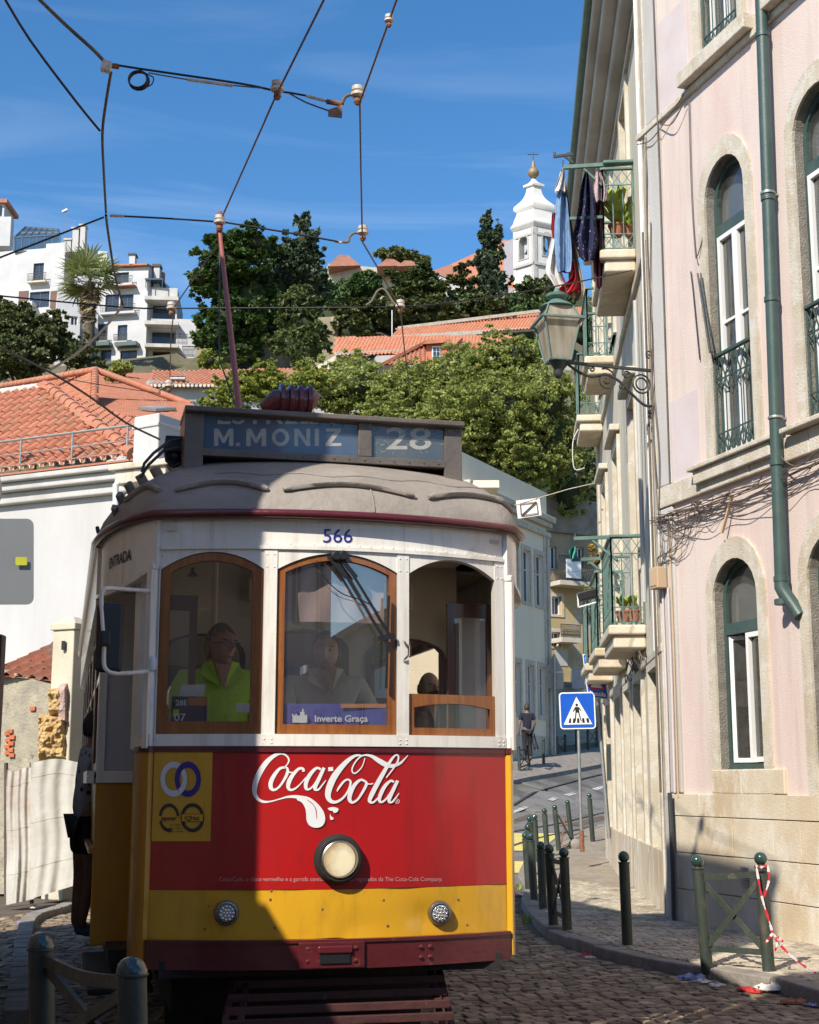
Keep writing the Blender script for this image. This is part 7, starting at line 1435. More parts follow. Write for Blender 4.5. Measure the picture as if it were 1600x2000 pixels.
m = MB(); m.tube([lp(*q) for q in catmull([(.0, zb_ - .42), (.14, zb_ - .42), (.30, zb_ - .30), (.46, zb_ - .16), (.62, zb_ - .10), (.80, zb_ - .14), (.96, zb_ - .10), (1.10, zb_ - .02)], 6)], .017, 6); m.build('curved_brace', M['iron'], lamp, smooth=60)
for c, r0, t_, a0, sg, r1 in (((.62, zb_ - .16), .135, 2.1, 1.2, 1, .01), ((.17, zb_ - .17), .11, 1, 0, 1, .11), ((.17, zb_ - .17), .07, 1, 0, 1, .07), ((.36, zb_ - .08), .05, 1.5, 3, -1, .008), ((.80, zb_ - .05), .04, 1.4, 0, 1, .008), ((.43, zb_ - .22), .035, 1.4, 2, 1, .008), ((.055, zb_ + .2), .05, 1.2, -1.5, 1, .01), ((.05, zb_ - .48), .04, 1.3, 1, -1, .008)):
    m = MB(); m.tube(scroll(c, r0, t_, a0, sg, r1), .0105, 6); m.build('scroll', M['iron'], lamp, smooth=60)
LC = lp(1.22, 0); gx = Vector((cos(.2), sin(.2), 0)); gy = Vector((-sin(.2), cos(.2), 0))
zq = lambda py: CZ + ray(1098, py)[1] * LC.y
def sqr(r, z): return [Vector((LC.x, LC.y, z)) + gx * i * r + gy * j * r for i, j in ((-1, -1), (1, -1), (1, 1), (-1, 1))]
M['lamp_glass'] = None
def lglass():
    m, t, n, l, b = new_mat('frosted_dusty_lamp_glass'); nz_ = n.new('ShaderNodeTexNoise'); nz_.inputs['Scale'].default_value = 9; co = n.new('ShaderNodeTexCoord'); mp_ = n.new('ShaderNodeMapping'); mp_.inputs['Scale'].default_value = (1, 1, .25); l.new(co.outputs['Object'], mp_.inputs[0]); l.new(mp_.outputs[0], nz_.inputs[0])
    r = n.new('ShaderNodeValToRGB'); r.color_ramp.elements[0].color = (.42, .36, .26, 1); r.color_ramp.elements[1].color = (.62, .58, .48, 1); r.color_ramp.elements[0].position = .3; r.color_ramp.elements[1].position = .6; l.new(nz_.outputs['Fac'], r.inputs[0]); l.new(r.outputs[0], b.inputs['Base Color']); b.inputs['Roughness'].default_value = .3
    tr = n.new('ShaderNodeBsdfTranslucent'); l.new(r.outputs[0], tr.inputs[0]); ms = n.new('ShaderNodeMixShader'); ms.inputs[0].default_value = .5; l.new(b.outputs[0], ms.inputs[1]); l.new(tr.outputs[0], ms.inputs[2]); l.new(ms.outputs[0], n['Material Output'].inputs['Surface']); return m
M['lamp_glass'] = lglass(); sc = LC.y / 2790
rT, rM, rB = 25 * sc, 37 * sc, 21 * sc; zT, zM, zB_ = zq(602), zq(630), zq(706)
A_, B2, C2 = sqr(rT, zT), sqr(rM, zM), sqr(rB, zB_)
for i in range(4):
    j = (i + 1) % 4
    for X, Y_ in ((A_, B2), (B2, C2)): m = MB(); m.quad(X[i].lerp(Vector((LC.x, LC.y, X[i].z)), .04), X[j].lerp(Vector((LC.x, LC.y, X[i].z)), .04), Y_[j].lerp(Vector((LC.x, LC.y, Y_[i].z)), .04), Y_[i].lerp(Vector((LC.x, LC.y, Y_[i].z)), .04)); m.build('pane', M['lamp_glass'], lamp)
m = MB()
for i in range(4):
    j = (i + 1) % 4
    for X, Y_ in ((A_, B2), (B2, C2)): m.bar(X[i], Y_[i], .018)
    for X in (A_, C2): m.bar(X[i], X[j], .018)
m.build('frame', M['green_worn'], lamp)
m = MB(); D4 = sqr(rM * 1.16, zM)
for i in range(4): m.bar(D4[i], D4[(i + 1) % 4], .03, .022)
m.build('rim', M['green_worn'], lamp)
m = MB(); m.lathe([(rT * 1.5, 0), (rT * 1.25, .03), (rT * .7, .07), (rT * .5, .10), (rT * .85, .13), (rT * .9, .16), (rT * .3, .19), (.02, .24)], (LC.x, LC.y, zT), 20); m.build('cap', M['green_worn'], lamp, smooth=1)
m = MB(); m.lathe([(.02, -.20), (.06, -.15), (.05, -.10), (.07, -.06), (rB * .9, 0)], (LC.x, LC.y, zB_), 12); m.tube([Vector((LC.x, LC.y, zB_ - .15)), lp(1.1, zb_)], .02, 6); m.build('base_cup', M['iron'], lamp, smooth=60); fix(lamp)
LYD = 18.2
rack = thing('drying_rack', 'green folding drying arms sticking out from the upper balcony', 'drying rack', tuple(P(1205, 325, LYD)))
for a, b, w in (((1100, 327), (1240, 318), .05), ((1140, 330), (1183, 368), .03), ((1112, 427), (1180, 424), .04)): m = MB(); m.bar(P(*a, LYD), P(*b, LYD), w); m.build('arm', M['green_worn'], rack)
m = MB(); m.bar(P(1178, 318, LYD - .05), P(1240, 316, LYD - .05), .1, .04); m.build('shelf', M['green_worn'], rack, bev=.008); m = MB(); [m.bar(P(x, 325, LYD), P(x, 312, LYD), .015) for x in (1100, 1146)]; m.build('hooks', M['iron'], rack, kind='stuff'); fix(rack)
r2 = thing('clothes_bracket', 'small bracket with line hooks high under the cream eave', 'bracket', tuple(P(1118, 305, 22))); m = MB(); m.bar(P(1081, 306, 21.5), P(1120, 301, 21.5), .04); m.bar(P(1103, 305, 21.5), P(1120, 318, 21.5), .03); m.build('arm', M['iron'], r2)
for x in (1083, 1110): m = MB(); m.tube([P(x, 305, 21.5), P(x, 297, 21.5)], .02, 6); m.build('hook', M['iron'], r2)
fix(r2)
def cloth(name, label, rows, mat, Y=LYD, amp=.05, fr=9, cat='garment', seed=0, par=None):
    rows = catmull([(float(y), float(a), float(b)) for y, a, b in rows], 5); n = len(rows); rnd_ = random.Random(seed); ph = rnd_.uniform(0, 6)
    def fn(u, v):
        k = v * (n - 1); i = int(min(k, n - 2)); t = k - i; y, a, b = [rows[i][j] * (1 - t) + rows[i + 1][j] * t for j in range(3)]
        return P(a + (b - a) * u, y + 1.5 * sin(u * 9 + ph), Y + amp * sin(u * fr + ph + v * 2.2) + .02 * sin(u * 23 + v * 7))
    m = MB(); m.grid(fn, 24, 30); g2 = lambda u, v: fn(u, v) + Vector((0, .02 + .05 * sin(pi * u), 0)); m.grid(g2, 24, 30); o = m.build(name, mat, par, smooth=60)
    if par is None: tag(o, label, cat, 'laundry hanging from the balcony')
    return o
M['denim'] = paint('faded_blue_denim', (.12, .22, .38), (.20, .31, .48), 9, .9, .3, 60); M['linen'] = paint('white_linen', (.68, .66, .64), (.58, .55, .53), 9, .9); M['redcloth'] = paint('red_cloth', (.50, .015, .02), (.38, .01, .015), 7, .85); M['beigecloth'] = paint('beige_cloth', (.50, .38, .27), (.42, .31, .22), 7, .9); M['maroon'] = paint('maroon_cloth', (.12, .02, .035), (.07, .012, .02), 7, .9)
def polka():
    m, t, n, l, b = new_mat('navy_dotted_cloth'); co = n.new('ShaderNodeTexCoord'); vo = n.new('ShaderNodeTexVoronoi'); vo.inputs['Scale'].default_value = 13; vo.inputs['Randomness'].default_value = .5; l.new(co.outputs['Object'], vo.inputs['Vector']); r = n.new('ShaderNodeValToRGB'); r.color_ramp.interpolation = 'CONSTANT'; r.color_ramp.elements[0].color = (.5, .35, .4, 1); r.color_ramp.elements[1].position = .20; r.color_ramp.elements[1].color = (.018, .022, .07, 1); l.new(vo.outputs['Distance'], r.inputs[0]); l.new(r.outputs[0], b.inputs['Base Color']); b.inputs['Roughness'].default_value = .9; return m
M['polka'] = polka()
cloth('jeans', 'light blue jeans hanging from the drying arm', [(352, 1091, 1103), (400, 1086, 1109), (450, 1083, 1114), (500, 1085, 1117), (530, 1089, 1115)], M['denim'], seed=1)
cloth('white_cloth', 'small white top pegged above the jeans', [(328, 1097, 1102), (345, 1092, 1104), (372, 1083, 1104)], M['linen'], Y=LYD - .08, seed=2)
cloth('white_cloth', 'long white cloth hanging behind the jeans', [(400, 1084, 1090), (470, 1078, 1092), (525, 1066, 1096), (548, 1078, 1104), (570, 1092, 1112)], M['linen'], Y=LYD + .12, seed=3)
cloth('beige_skirt', 'beige cloth behind the jeans above the lantern', [(350, 1099, 1105), (430, 1105, 1116), (500, 1110, 1128), (560, 1112, 1142), (582, 1118, 1138)], M['beigecloth'], Y=LYD + .2, seed=4)
cloth('red_cloth', 'red cloth strip hanging lowest above the lantern', [(510, 1117, 1121), (540, 1117, 1128), (562, 1094, 1132), (570, 1090, 1130)], M['redcloth'], Y=LYD + .05, seed=5)
cloth('red_cloth', 'narrow red cloth behind the left side of the jeans', [(415, 1079, 1086), (440, 1077, 1086), (462, 1079, 1085)], M['redcloth'], Y=LYD + .1, seed=15)
cloth('dotted_dress', 'navy dotted dress hanging in a bunch from the rack', [(335, 1143, 1149), (370, 1134, 1158), (400, 1131, 1163), (440, 1124, 1166), (465, 1119, 1170), (490, 1128, 1166), (506, 1136, 1160)], M['polka'], Y=LYD - .05, amp=.08, fr=14, seed=6)
cloth('maroon_garment', 'dark maroon garment hanging between the dress and the railing', [(340, 1165, 1175), (400, 1160, 1179), (470, 1158, 1180), (520, 1160, 1178), (560, 1166, 1176)], M['maroon'], Y=LYD + .1, fr=12, seed=7)
cloth('pink_garment', 'pale pink garment beside the railing of the upper balcony', [(336, 1163, 1173), (370, 1160, 1184), (392, 1164, 1184)], paint('pale_pink_cloth', (.55, .42, .45), (.45, .34, .37), 6, .9), Y=LYD + .0, seed=8)
def potted(name, label, c, r, leaf, n, L, size=None, group=None):
    t = thing(name, label, 'potted plant', tuple(c), 0, group); m = MB(); m.lathe([(r * .7, 0), (r, r * 1.3), (r * 1.1, r * 1.3), (r * 1.1, r * 1.5), (r * .9, r * 1.5)], c, 14); m.build('pot', M['pot'], t, smooth=1); rn = random.Random(int(c.x * 100))
    for k in range(n):
        a = rn.uniform(0, 6.28); e = rn.uniform(.5, 1.4); d = Vector((cos(a) * cos(e), sin(a) * cos(e), sin(e))); s = d.cross(Vector((0, 0, 1))).normalized() * .035; p0 = c + Vector((0, 0, r * 1.4)); mb = MB(); q = [p0, p0 + d * L * .5, p0 + d * L * .85 + Vector((d.x, d.y, 0)) * L * .2, p0 + d * L * .9 + Vector((d.x, d.y, -.5)) * L * .45]; A = [q[0] - s * .4, q[1] - s, q[2] - s * .8, q[3]]; Bb = [q[0] + s * .4, q[1] + s, q[2] + s * .8, q[3]]; mb.strip(A, Bb); mb.build('leaf', leaf, t)
    return fix(t)
M['aloe'] = paint('yellow_green_leaf', (.30, .38, .06), (.20, .28, .04), 6, .5)
potted('balcony_plant', 'broad leaved yellow green plant on the upper balcony', P(1205, 462, 18.55), .11, M['aloe'], 22, .62); potted('balcony_plant', 'smaller plant beside the wall on the upper balcony', P(1230, 462, 18.5), .09, M['aloe'], 14, .5)
for k, (px, py, lb) in enumerate(((1218, 1216, 'terracotta pot nearest the corner of the lower balcony'), (1238, 1214, 'terracotta pot beside the wall on the lower balcony'))): potted('balcony_plant', lb, P(px, py, 18.7), .10, M['leafred'] if 'leafred' in M else M['aloe'], 8, .25)
def small_bush(name, label, cat, blobs, n, size, mat, **k):
    b = blobs[0]; t = thing(name, label, cat, (b[0], b[1], b[2] - b[5])); leaf_obj('leaves', foliage(blobs, n, size, shell=.2, seed=31), mat, t); m = MB(); m.tube([Vector((b[0], b[1], b[2] - b[5])), Vector(b[:3])], .02, 6); m.build('stem', M['bark'], t); return fix(t)
M['leaf_brown'] = leaf_mat('yellow_brown_leaves', (.22, .14, .03), (.40, .28, .06), None, .2)
small_bush('balcony_bush', 'yellow brown bush on the middle lower balcony', 'potted plant', [B(1165, 1090, 22.5, 30, 26)], 1300, .035, M['leaf_brown'])
small_bush('balcony_bush', 'trailing green plant in the dark hanging planter', 'potted plant', [B(1146, 1150, 21.8, 17, 7)], 500, .03, M['leaf_green'])
pt_ = thing('hanging_planter', 'black trough planter hooked on the middle lower balcony', 'planter', tuple(P(1146, 1175, 21.8))); m = MB(); a, b = P(1128, 1168, 21.8), P(1165, 1158, 21.8); m.bar(a, b, .22, .14); m.build('trough', M['black'], pt_, bev=.02); m = MB(); m.bar(P(1130, 1186, 21.75), P(1165, 1176, 21.75), .02); m.bar(P(1130, 1186, 21.75), P(1128, 1160, 21.75), .02); m.build('bracket', M['win_white'], pt_); fix(pt_)
for nm, lb, a, b, c, d, Y in (('drying_rack', 'dark drying arm above the nearest lower balcony', (1121, 1052), (1262, 1046), (1157, 1055), (1208, 1097), 18.4), ('drying_rack', 'lower dark drying arm over the brown bush', (1116, 1094), (1190, 1090), (1150, 1096), (1190, 1128), 20.2)):
    t = thing(nm, lb, 'drying rack', tuple(P(*b, Y))); m = MB(); m.bar(P(*a, Y), P(*b, Y), .045); m.build('arm', M['green_worn'], t); m = MB(); m.bar(P(*c, Y), P(*d, Y), .03); m.build('brace', M['green_worn'], t); m = MB(); m.tube([P(a[0] + 2, a[1], Y), P(a[0] + 3, a[1] - 9, Y)], .014, 6); m.build('hook', M['iron'], t); fix(t)
cloth('turquoise_bag', 'small turquoise plastic bag tied to the lower drying arm', [(1068, 1118, 1124), (1076, 1112, 1126), (1090, 1114, 1122)], paint('turquoise_plastic', (.10, .45, .38), (.08, .38, .33), 5, .5), Y=20.1, seed=9, cat='bag')
M['boxbeige'] = paint('beige_plastic_box', (.52, .38, .24), (.46, .33, .21), 3, .6)
jb = thing('junction_box', 'beige cable junction box on the corner of the pink house', 'junction box', tuple(PK.pt(.06, 3.6, .05))); zj0, zj1 = PK.hit(1300, 1152)[1], PK.hit(1300, 1110)[1]; m = MB(); m.wbox(PK, -.03, .17, zj0, zj1, .045, .17); m.build('case', M['boxbeige'], jb, bev=.012); m = MB(); m.wbox(PK, -.0, .14, zj0 + .03, zj1 - .03, .171, .178); m.build('lid', M['boxbeige'], jb, bev=.004); fix(jb)
cd = thing('wall_conduits', 'pale conduits and an iron pipe running down the pilaster to the pavement', 'pipes', tuple(PK.pt(.25, 0, .06)))
for s, o, r, z0_, z1_, mt in ((.07, .055, .013, 1.4, zj0, 'pink_pale'), (.20, .055, .015, 1.4, zj0, 'pink_pale'), (.26, .05, .011, 1.35, 4.4, 'boxbeige'), (.20, .12, .024, .05, 1.4, 'iron'), (.31, .05, .009, 4.8, 12, 'cable_grey')): m = MB(); m.tube([PK.pt(s, z0_, o), PK.pt(s + .01, (z0_ + z1_) / 2, o), PK.pt(s, z1_, o)], r, 8); m.build('pipe', M[mt], cd, smooth=1)
fix(cd)
cbn = thing('cable_bundle', 'tangled bundle of grey cables sagging along the stone band of the pink house', 'cables', tuple(PK.pt(1.2, 4.5, .08)))
rn = random.Random(12)
for k in range(28):
    s0 = rn.choice((-.1, 0, .1, .3, .9)); s1 = rn.choice((1.0, 1.6, 2.3, 3.2, 4.2)); zt_ = 4.50 - rn.uniform(0, .10); n_ = 9; pts = []
    sg_ = rn.uniform(.02, .26) if rn.random() < .5 else rn.uniform(0, .06)
    for i in range(n_): t_ = i / (n_ - 1); pts.append((s0 + (s1 - s0) * t_, zt_ - sg_ * 4 * t_ * (1 - t_) * rn.uniform(.7, 1.2) + rn.uniform(-.018, .018) + (.06 if s0 + (s1 - s0) * t_ > .9 and s0 + (s1 - s0) * t_ < 2.5 else 0) * 0, rn.uniform(.05, .13)))
    m = MB(); m.tube([PK.pt(*q) for q in catmull(pts, 4)], rn.choice((.003, .004, .006)), 5, cap=False); m.build('cable', M['cable_grey'], cbn, smooth=60)
for k in range(9):
    s0 = rn.uniform(-.02, .9); m = MB(); pts = [(s0, 4.45, .06), (s0 * .8 + rn.uniform(-.05, .1), 4.2 - rn.uniform(0, .2), .09), (.1 + rn.uniform(-.05, .2), 4.0, .1), (.08 + rn.uniform(-.03, .05), zj1, .09)]; m.tube([PK.pt(*q) for q in catmull(pts, 6)], .005, 5, cap=False); m.build('cable', M['cable_grey'], cbn, smooth=60)
for pts in ([(2.5, 4.7, .1), (2.9, 4.45, .12), (3.4, 4.55, .1), (4.2, 4.3, .1)], [(.35, 9.12, .05), (.7, 8.95, .08), (.98, 9.1, .06)], [(-.2, 9.1, .05), (.2, 8.98, .08), (.6, 9.1, .05), (.95, 9.2, .05)], [(1.02, 9.1, .03), (1.0, 8.0, .03), (1.03, 7.3, .03), (1.12, 7.2, .06), (1.2, 7.4, .02)], [(.03, 4.4, .05), (-.02, 5.5, .06), (.03, 6.6, .06), (-.03, 7.7, .05), (.02, 9.1, .05)], [(.05, 4.4, .07), (.10, 5.2, .06), (.02, 6.4, .08), (.07, 8.0, .05)]):
    m = MB(); m.tube([PK.pt(*q) for q in catmull(pts, 8)], .007, 5, cap=False); m.build('cable', M['cable_grey'], cbn, smooth=60)
for s in (1.22, .98):
    if s == 1.22: m = MB(); m.bar(PK.pt(1.62, 4.42, .05), PK.pt(1.45, 4.05, .09), .03, .02); m.build('wooden_peg', M['boxbeige'], cbn)
m = MB(); m.tube([PK.pt(1.02, 6.05, .02), PK.pt(.93, 6.9, .02), PK.pt(.9, 7.1, .02)], .008, 5); m.build('stay_rod', M['iron'], cbn)
for k in range(8):
    pts = [(1.2, 3.45, .12), (1.9 + rn.uniform(-.3, .3), 3.2 + rn.uniform(-.2, .2), .14), (3.0, 3.3, .12)]; m = MB()
    c = CR.pt(1.6 + k * .35, 2.95 + rn.uniform(0, .2), .08);
    m.tube([c + Vector((.03 * sin(j + k), .12 * j * .5, .06 * cos(j * 1.7 + k))) for j in range(8)], .008, 5, cap=False); m.build('cable', M['cable_grey'], cbn, smooth=60)
fix(cbn)
wr = thing('wall_rods', 'two leaning iron rods beside the upper pink window', 'rods', tuple(PK.pt(1.1, 5, .05)))
for a, b in (((1374, 535), (1398, 690)), ((1380, 535), (1402, 688))): s0_, z0_ = PK.hit(*a); s1_, z1_ = PK.hit(*b); m = MB(); m.tube([PK.pt(s0_, z0_, .07), PK.pt(s1_, z1_, .07)], .01, 6); m.build('rod', M['iron'], wr)
fix(wr)
vc = thing('wall_vent', 'small metal vent grille low on the stone plinth', 'vent', tuple(PK.pt(1.9, .55, .06))); s_, z_ = PK.hit(1464, 1712)
for k in range(7): m = MB(); m.wbox(PK, s_ - .06, s_ + .06, z_ - .09 + k * .028, z_ - .075 + k * .028, .05, .065); m.build('vent_slat', M['galv'], vc)
fix(vc)
M['tape_red'] = flat('red_tape', (.60, .03, .05), .35); M['tape_white'] = flat('white_tape', (.70, .62, .62), .35)
tp = thing('barrier_tape', 'red and white tape tied to the right post and trailing to the ground', 'tape', tuple(P(1500, 1850, 11.5)))
def tape(pts, Y, w=.011):
    q = [P(x, y, Y) for x, y in [(a, b) for a, b in catmull(pts, 6)]]
    for k in range(len(q) - 1):
        m = MB(); d = (q[k + 1] - q[k]).normalized(); s = Vector((d.z, .3 * sin(k), -d.x)).normalized() * w * (.4 + .5 * abs(sin(k * .8))); m.quad(q[k] - s, q[k] + s, q[k + 1] + s, q[k + 1] - s); m.build('tape_piece', M['tape_red'] if (k // 3) % 2 else M['tape_white'], tp)
tape([(1477, 1690), (1488, 1750), (1503, 1800), (1514, 1832), (1540, 1862), (1575, 1890), (1600, 1905)], 11.55); tape([(1500, 1690), (1502, 1720), (1492, 1752)], 11.5); tape([(1510, 1822), (1500, 1836), (1496, 1842)], 11.5); tape([(1512, 1824), (1518, 1840), (1514, 1858)], 11.5); tape([(1508, 1824), (1522, 1832), (1530, 1840)], 11.5)
tape([(1476, 1691), (1486, 1694), (1499, 1690)], 11.56, .012); fix(tp)
def litter(px, py, z, label, mat, r=.07, seed=0, cat='litter'):
    c = PZ(px, py, z); rn = random.Random(seed); m = MB()
    def fn(u, v): a = u * 2 * pi; b = (v - .5) * pi; rr = r * (1 + .5 * sin(3 * a + seed) * cos(2 * b + seed) + .25 * sin(7 * a + 5 * b)); return c + Vector((rr * cos(a) * cos(b) * 1.3, rr * sin(a) * cos(b), abs(rr * .45 * sin(b)) + .005))
    m.grid(fn, 14, 7); return tag(m.build('litter', mat, None, smooth=30), label, cat, 'litter along the kerb')
M['paper'] = flat('crumpled_white_paper', (.62, .58, .54), .7); M['blue_plastic'] = flat('blue_plastic_film', (.20, .22, .45), .4); M['red_wrap'] = flat('red_wrapper', (.50, .03, .03), .4)
for k, q in enumerate([(1146, 1870, -.04, 'red and white crumpled wrapper in the gutter beside the kerb', M['red_wrap'], .05), (1152, 1873, -.04, 'pale scrap touching the red wrapper in the gutter', M['paper'], .035), (1352, 1915, -.03, 'crumpled blue plastic bag below the crossed barrier', M['blue_plastic'], .075), (1372, 1921, -.03, 'white paper scrap right of the blue plastic bag', M['paper'], .05), (1400, 1928, -.03, 'flat pale paper scrap between the blue bag and the red wrapper', M['paper'], .045),
      (1457, 1936, -.03, 'small red wrapper in front of the kerb stones', M['red_wrap'], .045), (1476, 1941, -.03, 'long flat red strip of litter by the kerb', M['red_wrap'], .04), (1507, 1935, -.02, 'crumpled clear white bag against the kerb', M['paper'], .085), (1550, 1962, -.03, 'brown and red crushed cup near the right corner', M['pot'], .06), (1586, 1966, -.03, 'bluish white scrap at the right corner', M['blue_plastic'], .035), (68, 1775, -.03, 'white paper ball on the left roadside', M['paper'], .06), (52, 1806, -.03, 'blue grey plastic sheet on the left roadside', M['blue_plastic'], .07), (60, 1838, -.03, 'dark twig and paper heap on the left roadside', M['bark'], .08)]): litter(*q, seed=k)
def tuft(c, n, L, label):
    rn = random.Random(3); m = MB()
    for _ in range(n):
        a = rn.uniform(0, 6.28); q = c + Vector((rn.gauss(0, .08), rn.gauss(0, .15), 0)); d = Vector((cos(a) * .5, sin(a) * .5, 1)) * L * rn.uniform(.5, 1); s = Vector((sin(a), -cos(a), 0)) * .005; m.quad(q - s, q + s, q + d)
    return tag(m.build('weeds', M['aloe']), label, 'weeds', kind='stuff')
tuft(PZ(1042, 1800, -.03), 160, .09, 'green weeds growing in the gutter beside the kerb'); tuft(PZ(1006, 1735, -.03), 90, .09, 'weeds at the drain beside the tram')
gr = thing('drain_grate', 'slotted cast drain grate in the gutter beside the tram', 'drain', tuple(PZ(1000, 1748, -.03)))
for k in range(9): c = PZ(985 + k * 4.2, 1750 - k * .4, -.02); m = MB(); m.box(c, (.025, .30, .02), rz=.2); m.build('grate_bar', M['kerb'], gr)
fix(gr)
RY = 19.5
pi_ = thing('gate_pillar', 'tall cream gate pillar with a hipped cap and broken masonry foot', 'pillar', tuple(P(125, 1480, RY)))
M['pillar'] = paint('cream_pillar_render', (.60, .55, .43), (.50, .45, .34), 1.5, .85, .3, 30, c3=(.30, .25, .18), s3=2.2, p3=(.64, .74), world=True)
c = P(125, 1600, RY); top_ = P(125, 1232, RY).z; m = MB(); m.box((c.x, c.y, top_ / 2), (.36, .36, top_), rz=-.45); m.build('shaft', M['pillar'], pi_, bev=.015); m = MB(); m.box((c.x, c.y, top_ + .04), (.42, .42, .09), rz=-.45); m.box((c.x, c.y, top_ + .13), (.40, .40, .10), rz=-.45, taper=.35); m.build('cap', M['pillar'], pi_, bev=.012)
m = MB(); m.box((c.x - .06, c.y - .21, top_ - .22), (.05, .03, .12)); m.build('hole_dark_block', M['black'], pi_); fix(pi_)  # solid black block, its colour stands for the dark inside a hole
rb = thing('ruined_wall', 'crumbling wall of rubble and bare brick between pillar and street edge', 'wall', tuple(P(60, 1480, 20)))
WR, LR = wall_px(-20, 1500, 20.6, 112, 1500, 20.0); zr1 = WR.hit(50, 1300)[1]; M['rubble'] = paint('grey_mortar_rubble', (.42, .37, .27), (.28, .25, .20), 4, .95, .8, 25, c3=(.18, .16, .13), s3=6, p3=(.56, .66), world=True); M['brick'] = paint('orange_hollow_brick', (.52, .16, .07), (.42, .12, .05), 6, .85, .4, 40); M['ochre_stone'] = paint('ochre_broken_masonry', (.60, .42, .20), (.42, .27, .11), 5, .95, .9, 30, world=True)
m = MB(); p = [WR.pt(0, 0, 0), WR.pt(LR, 0, 0), WR.pt(LR, 0, -.5), WR.pt(0, 0, -.5), WR.pt(0, zr1, 0), WR.pt(LR, WR.hit(100, 1345)[1], 0), WR.pt(LR, WR.hit(100, 1345)[1], -.5), WR.pt(0, zr1, -.5)]; m.hexa(p); m.build('mortar_face', M['rubble'], rb)
rn = random.Random(8)
for px, py in [(17, 1432), (22, 1428), (26, 1440), (18, 1445), (24, 1452), (16, 1458), (23, 1465), (17, 1470), (25, 1475), (66, 1384)]:
    s_, z_ = WR.hit(px, py); m = MB(); m.wbox(WR, s_ - .05, s_ + .05, z_ - .032, z_ + .025, 0, .035); m.build('brick', M['brick'], rb, bev=.006)
rn = random.Random(4)
from mathutils import noise as mnoise
def broken(name, x0, x1, y0, y1, Y, mat, amp, nx=26, ny=26, par=rb):
    def fn(u, v):
        e = min(u, 1 - u, v, 1 - v); px = x0 + (x1 - x0) * u; py = y0 + (y1 - y0) * v; q = P(px, py, Y); n1 = mnoise.noise(q * 5.5); n2 = mnoise.noise(q * 14 + Vector((3, 1, 7))); n3 = mnoise.noise(q * 32)
        k = min(1, e * 7); return q + Vector((n2 * .05 * (1 - k), -amp * (1.1 + n1 + .7 * n2 + .35 * n3) * k + .16 * (1 - k), n1 * .10 * (1 - k)))
    m = MB(); m.grid(fn, nx, ny); return m.build(name, mat, par, smooth=28)
broken('broken_masonry', 70, 134, 1388, 1492, 19.30, M['ochre_stone'], .085, 44, 60); broken('broken_masonry', 92, 122, 1338, 1396, 19.26, M['ochre_stone'], .06, 20, 30)
broken('brick_core', 112, 131, 1332, 1420, 19.22, paint('pinkish_broken_render', (.55, .42, .38), (.40, .22, .17), 9, .9, .8, 40), .03, 16, 40)
fix(rb)
sr = thing('shed_roof', 'low sagging roof of old clay tiles behind the ruined wall', 'roof', tuple(P(50, 1290, 21)))
A = P(-20, 1318, 20.4); Bq = P(100, 1330, 20.2); U = P(-20, 1240, 22.6); e = (Bq - A).normalized(); v_ = U - A; s = (v_ - e * v_.dot(e)).normalized()
roof_plane('tiles', A, e, s, lambda a, b: True, int((Bq - A).length / .2) + 1, 8, .2, .36, .06, M['tile_old'], sr, parts=True)
m = MB(); m.quad(A, Bq, Bq + s * 2.8, A + s * 2.8); m.build('roof_bed', M['tile_old'], sr); fix(sr)
def canvas():
    t = thing('white_sheeting', 'white woven sheeting hung over a site fence left of the tram', 'sheeting', tuple(P(90, 1760, 18.5)))
    M['sheet'] = paint('white_woven_sheeting', (.50, .48, .43), (.40, .38, .33), 2.5, .85, .4, 12, c3=(.36, .25, .20), s3=.9, p3=(.52, .72), world=True)
    for k, (x0, x1, y0, y1a, y1b, ph) in enumerate(((12, 66, 1503, 1768, 1756, 0), (60, 170, 1486, 1756, 1722, 2))):
        def fn(u, v): px = x0 + (x1 - x0) * u; yb = y1a + (y1b - y1a) * u; py = y0 + (yb - y0) * v + (4 * sin(u * 6 + ph) * (1 - v)); return P(px, py, 18.6 - .35 * v - .10 * k + .05 * sin(u * 9 + ph + v * 1.5) * (.25 + .6 * v) + .018 * sin(u * 24 + v * 2.5 + sin(v * 7)) + .02 * sin(v * 3.1 + u * 3))
        m = MB(); m.grid(fn, 30, 40); m.build('sheet', M['sheet'], t, smooth=60)
        m = MB()
        for j in (1, 4, 7): m.tube([fn(i / 30, j / 9) + Vector((0, -.004, 0)) for i in range(31)], .0018, 4, cap=False)
        m.build('seam_cord', M['lime'], t, kind='stuff')
    for px in (12, 62, 168): m = MB(); m.tube([P(px, 1490, 18.75), P(px, 1765, 18.75)], .03, 6); m.build('fence_post', M['bark'], t)
    return fix(t)
canvas()
kl = thing('left_kerb', 'row of rough kerb stones at the foot of the white sheeting', 'kerb', tuple(PZ(100, 1775, 0)))
rn = random.Random(2); pts = [PZ(30, 1990, 0), PZ(42, 1900, 0), PZ(48, 1830, 0), PZ(62, 1796, 0), PZ(120, 1776, 0), PZ(180, 1757, 0)]; q = [Vector(x) for x in catmull([tuple(p) for p in pts], 8)]
for a, b in zip(q, q[1:]):
    n_ = max(1, int((b - a).length / .35))
    for k in range(n_): m = MB(); c0_ = a.lerp(b, k / n_); c1_ = a.lerp(b, (k + .94) / n_); m.bar(c0_ + Vector((0, 0, -.02)), c1_ + Vector((0, 0, -.02)), .16, .13 + rn.uniform(0, .02)); m.build('kerb_stone', M['kerb'], kl, bev=.012)
fix(kl)
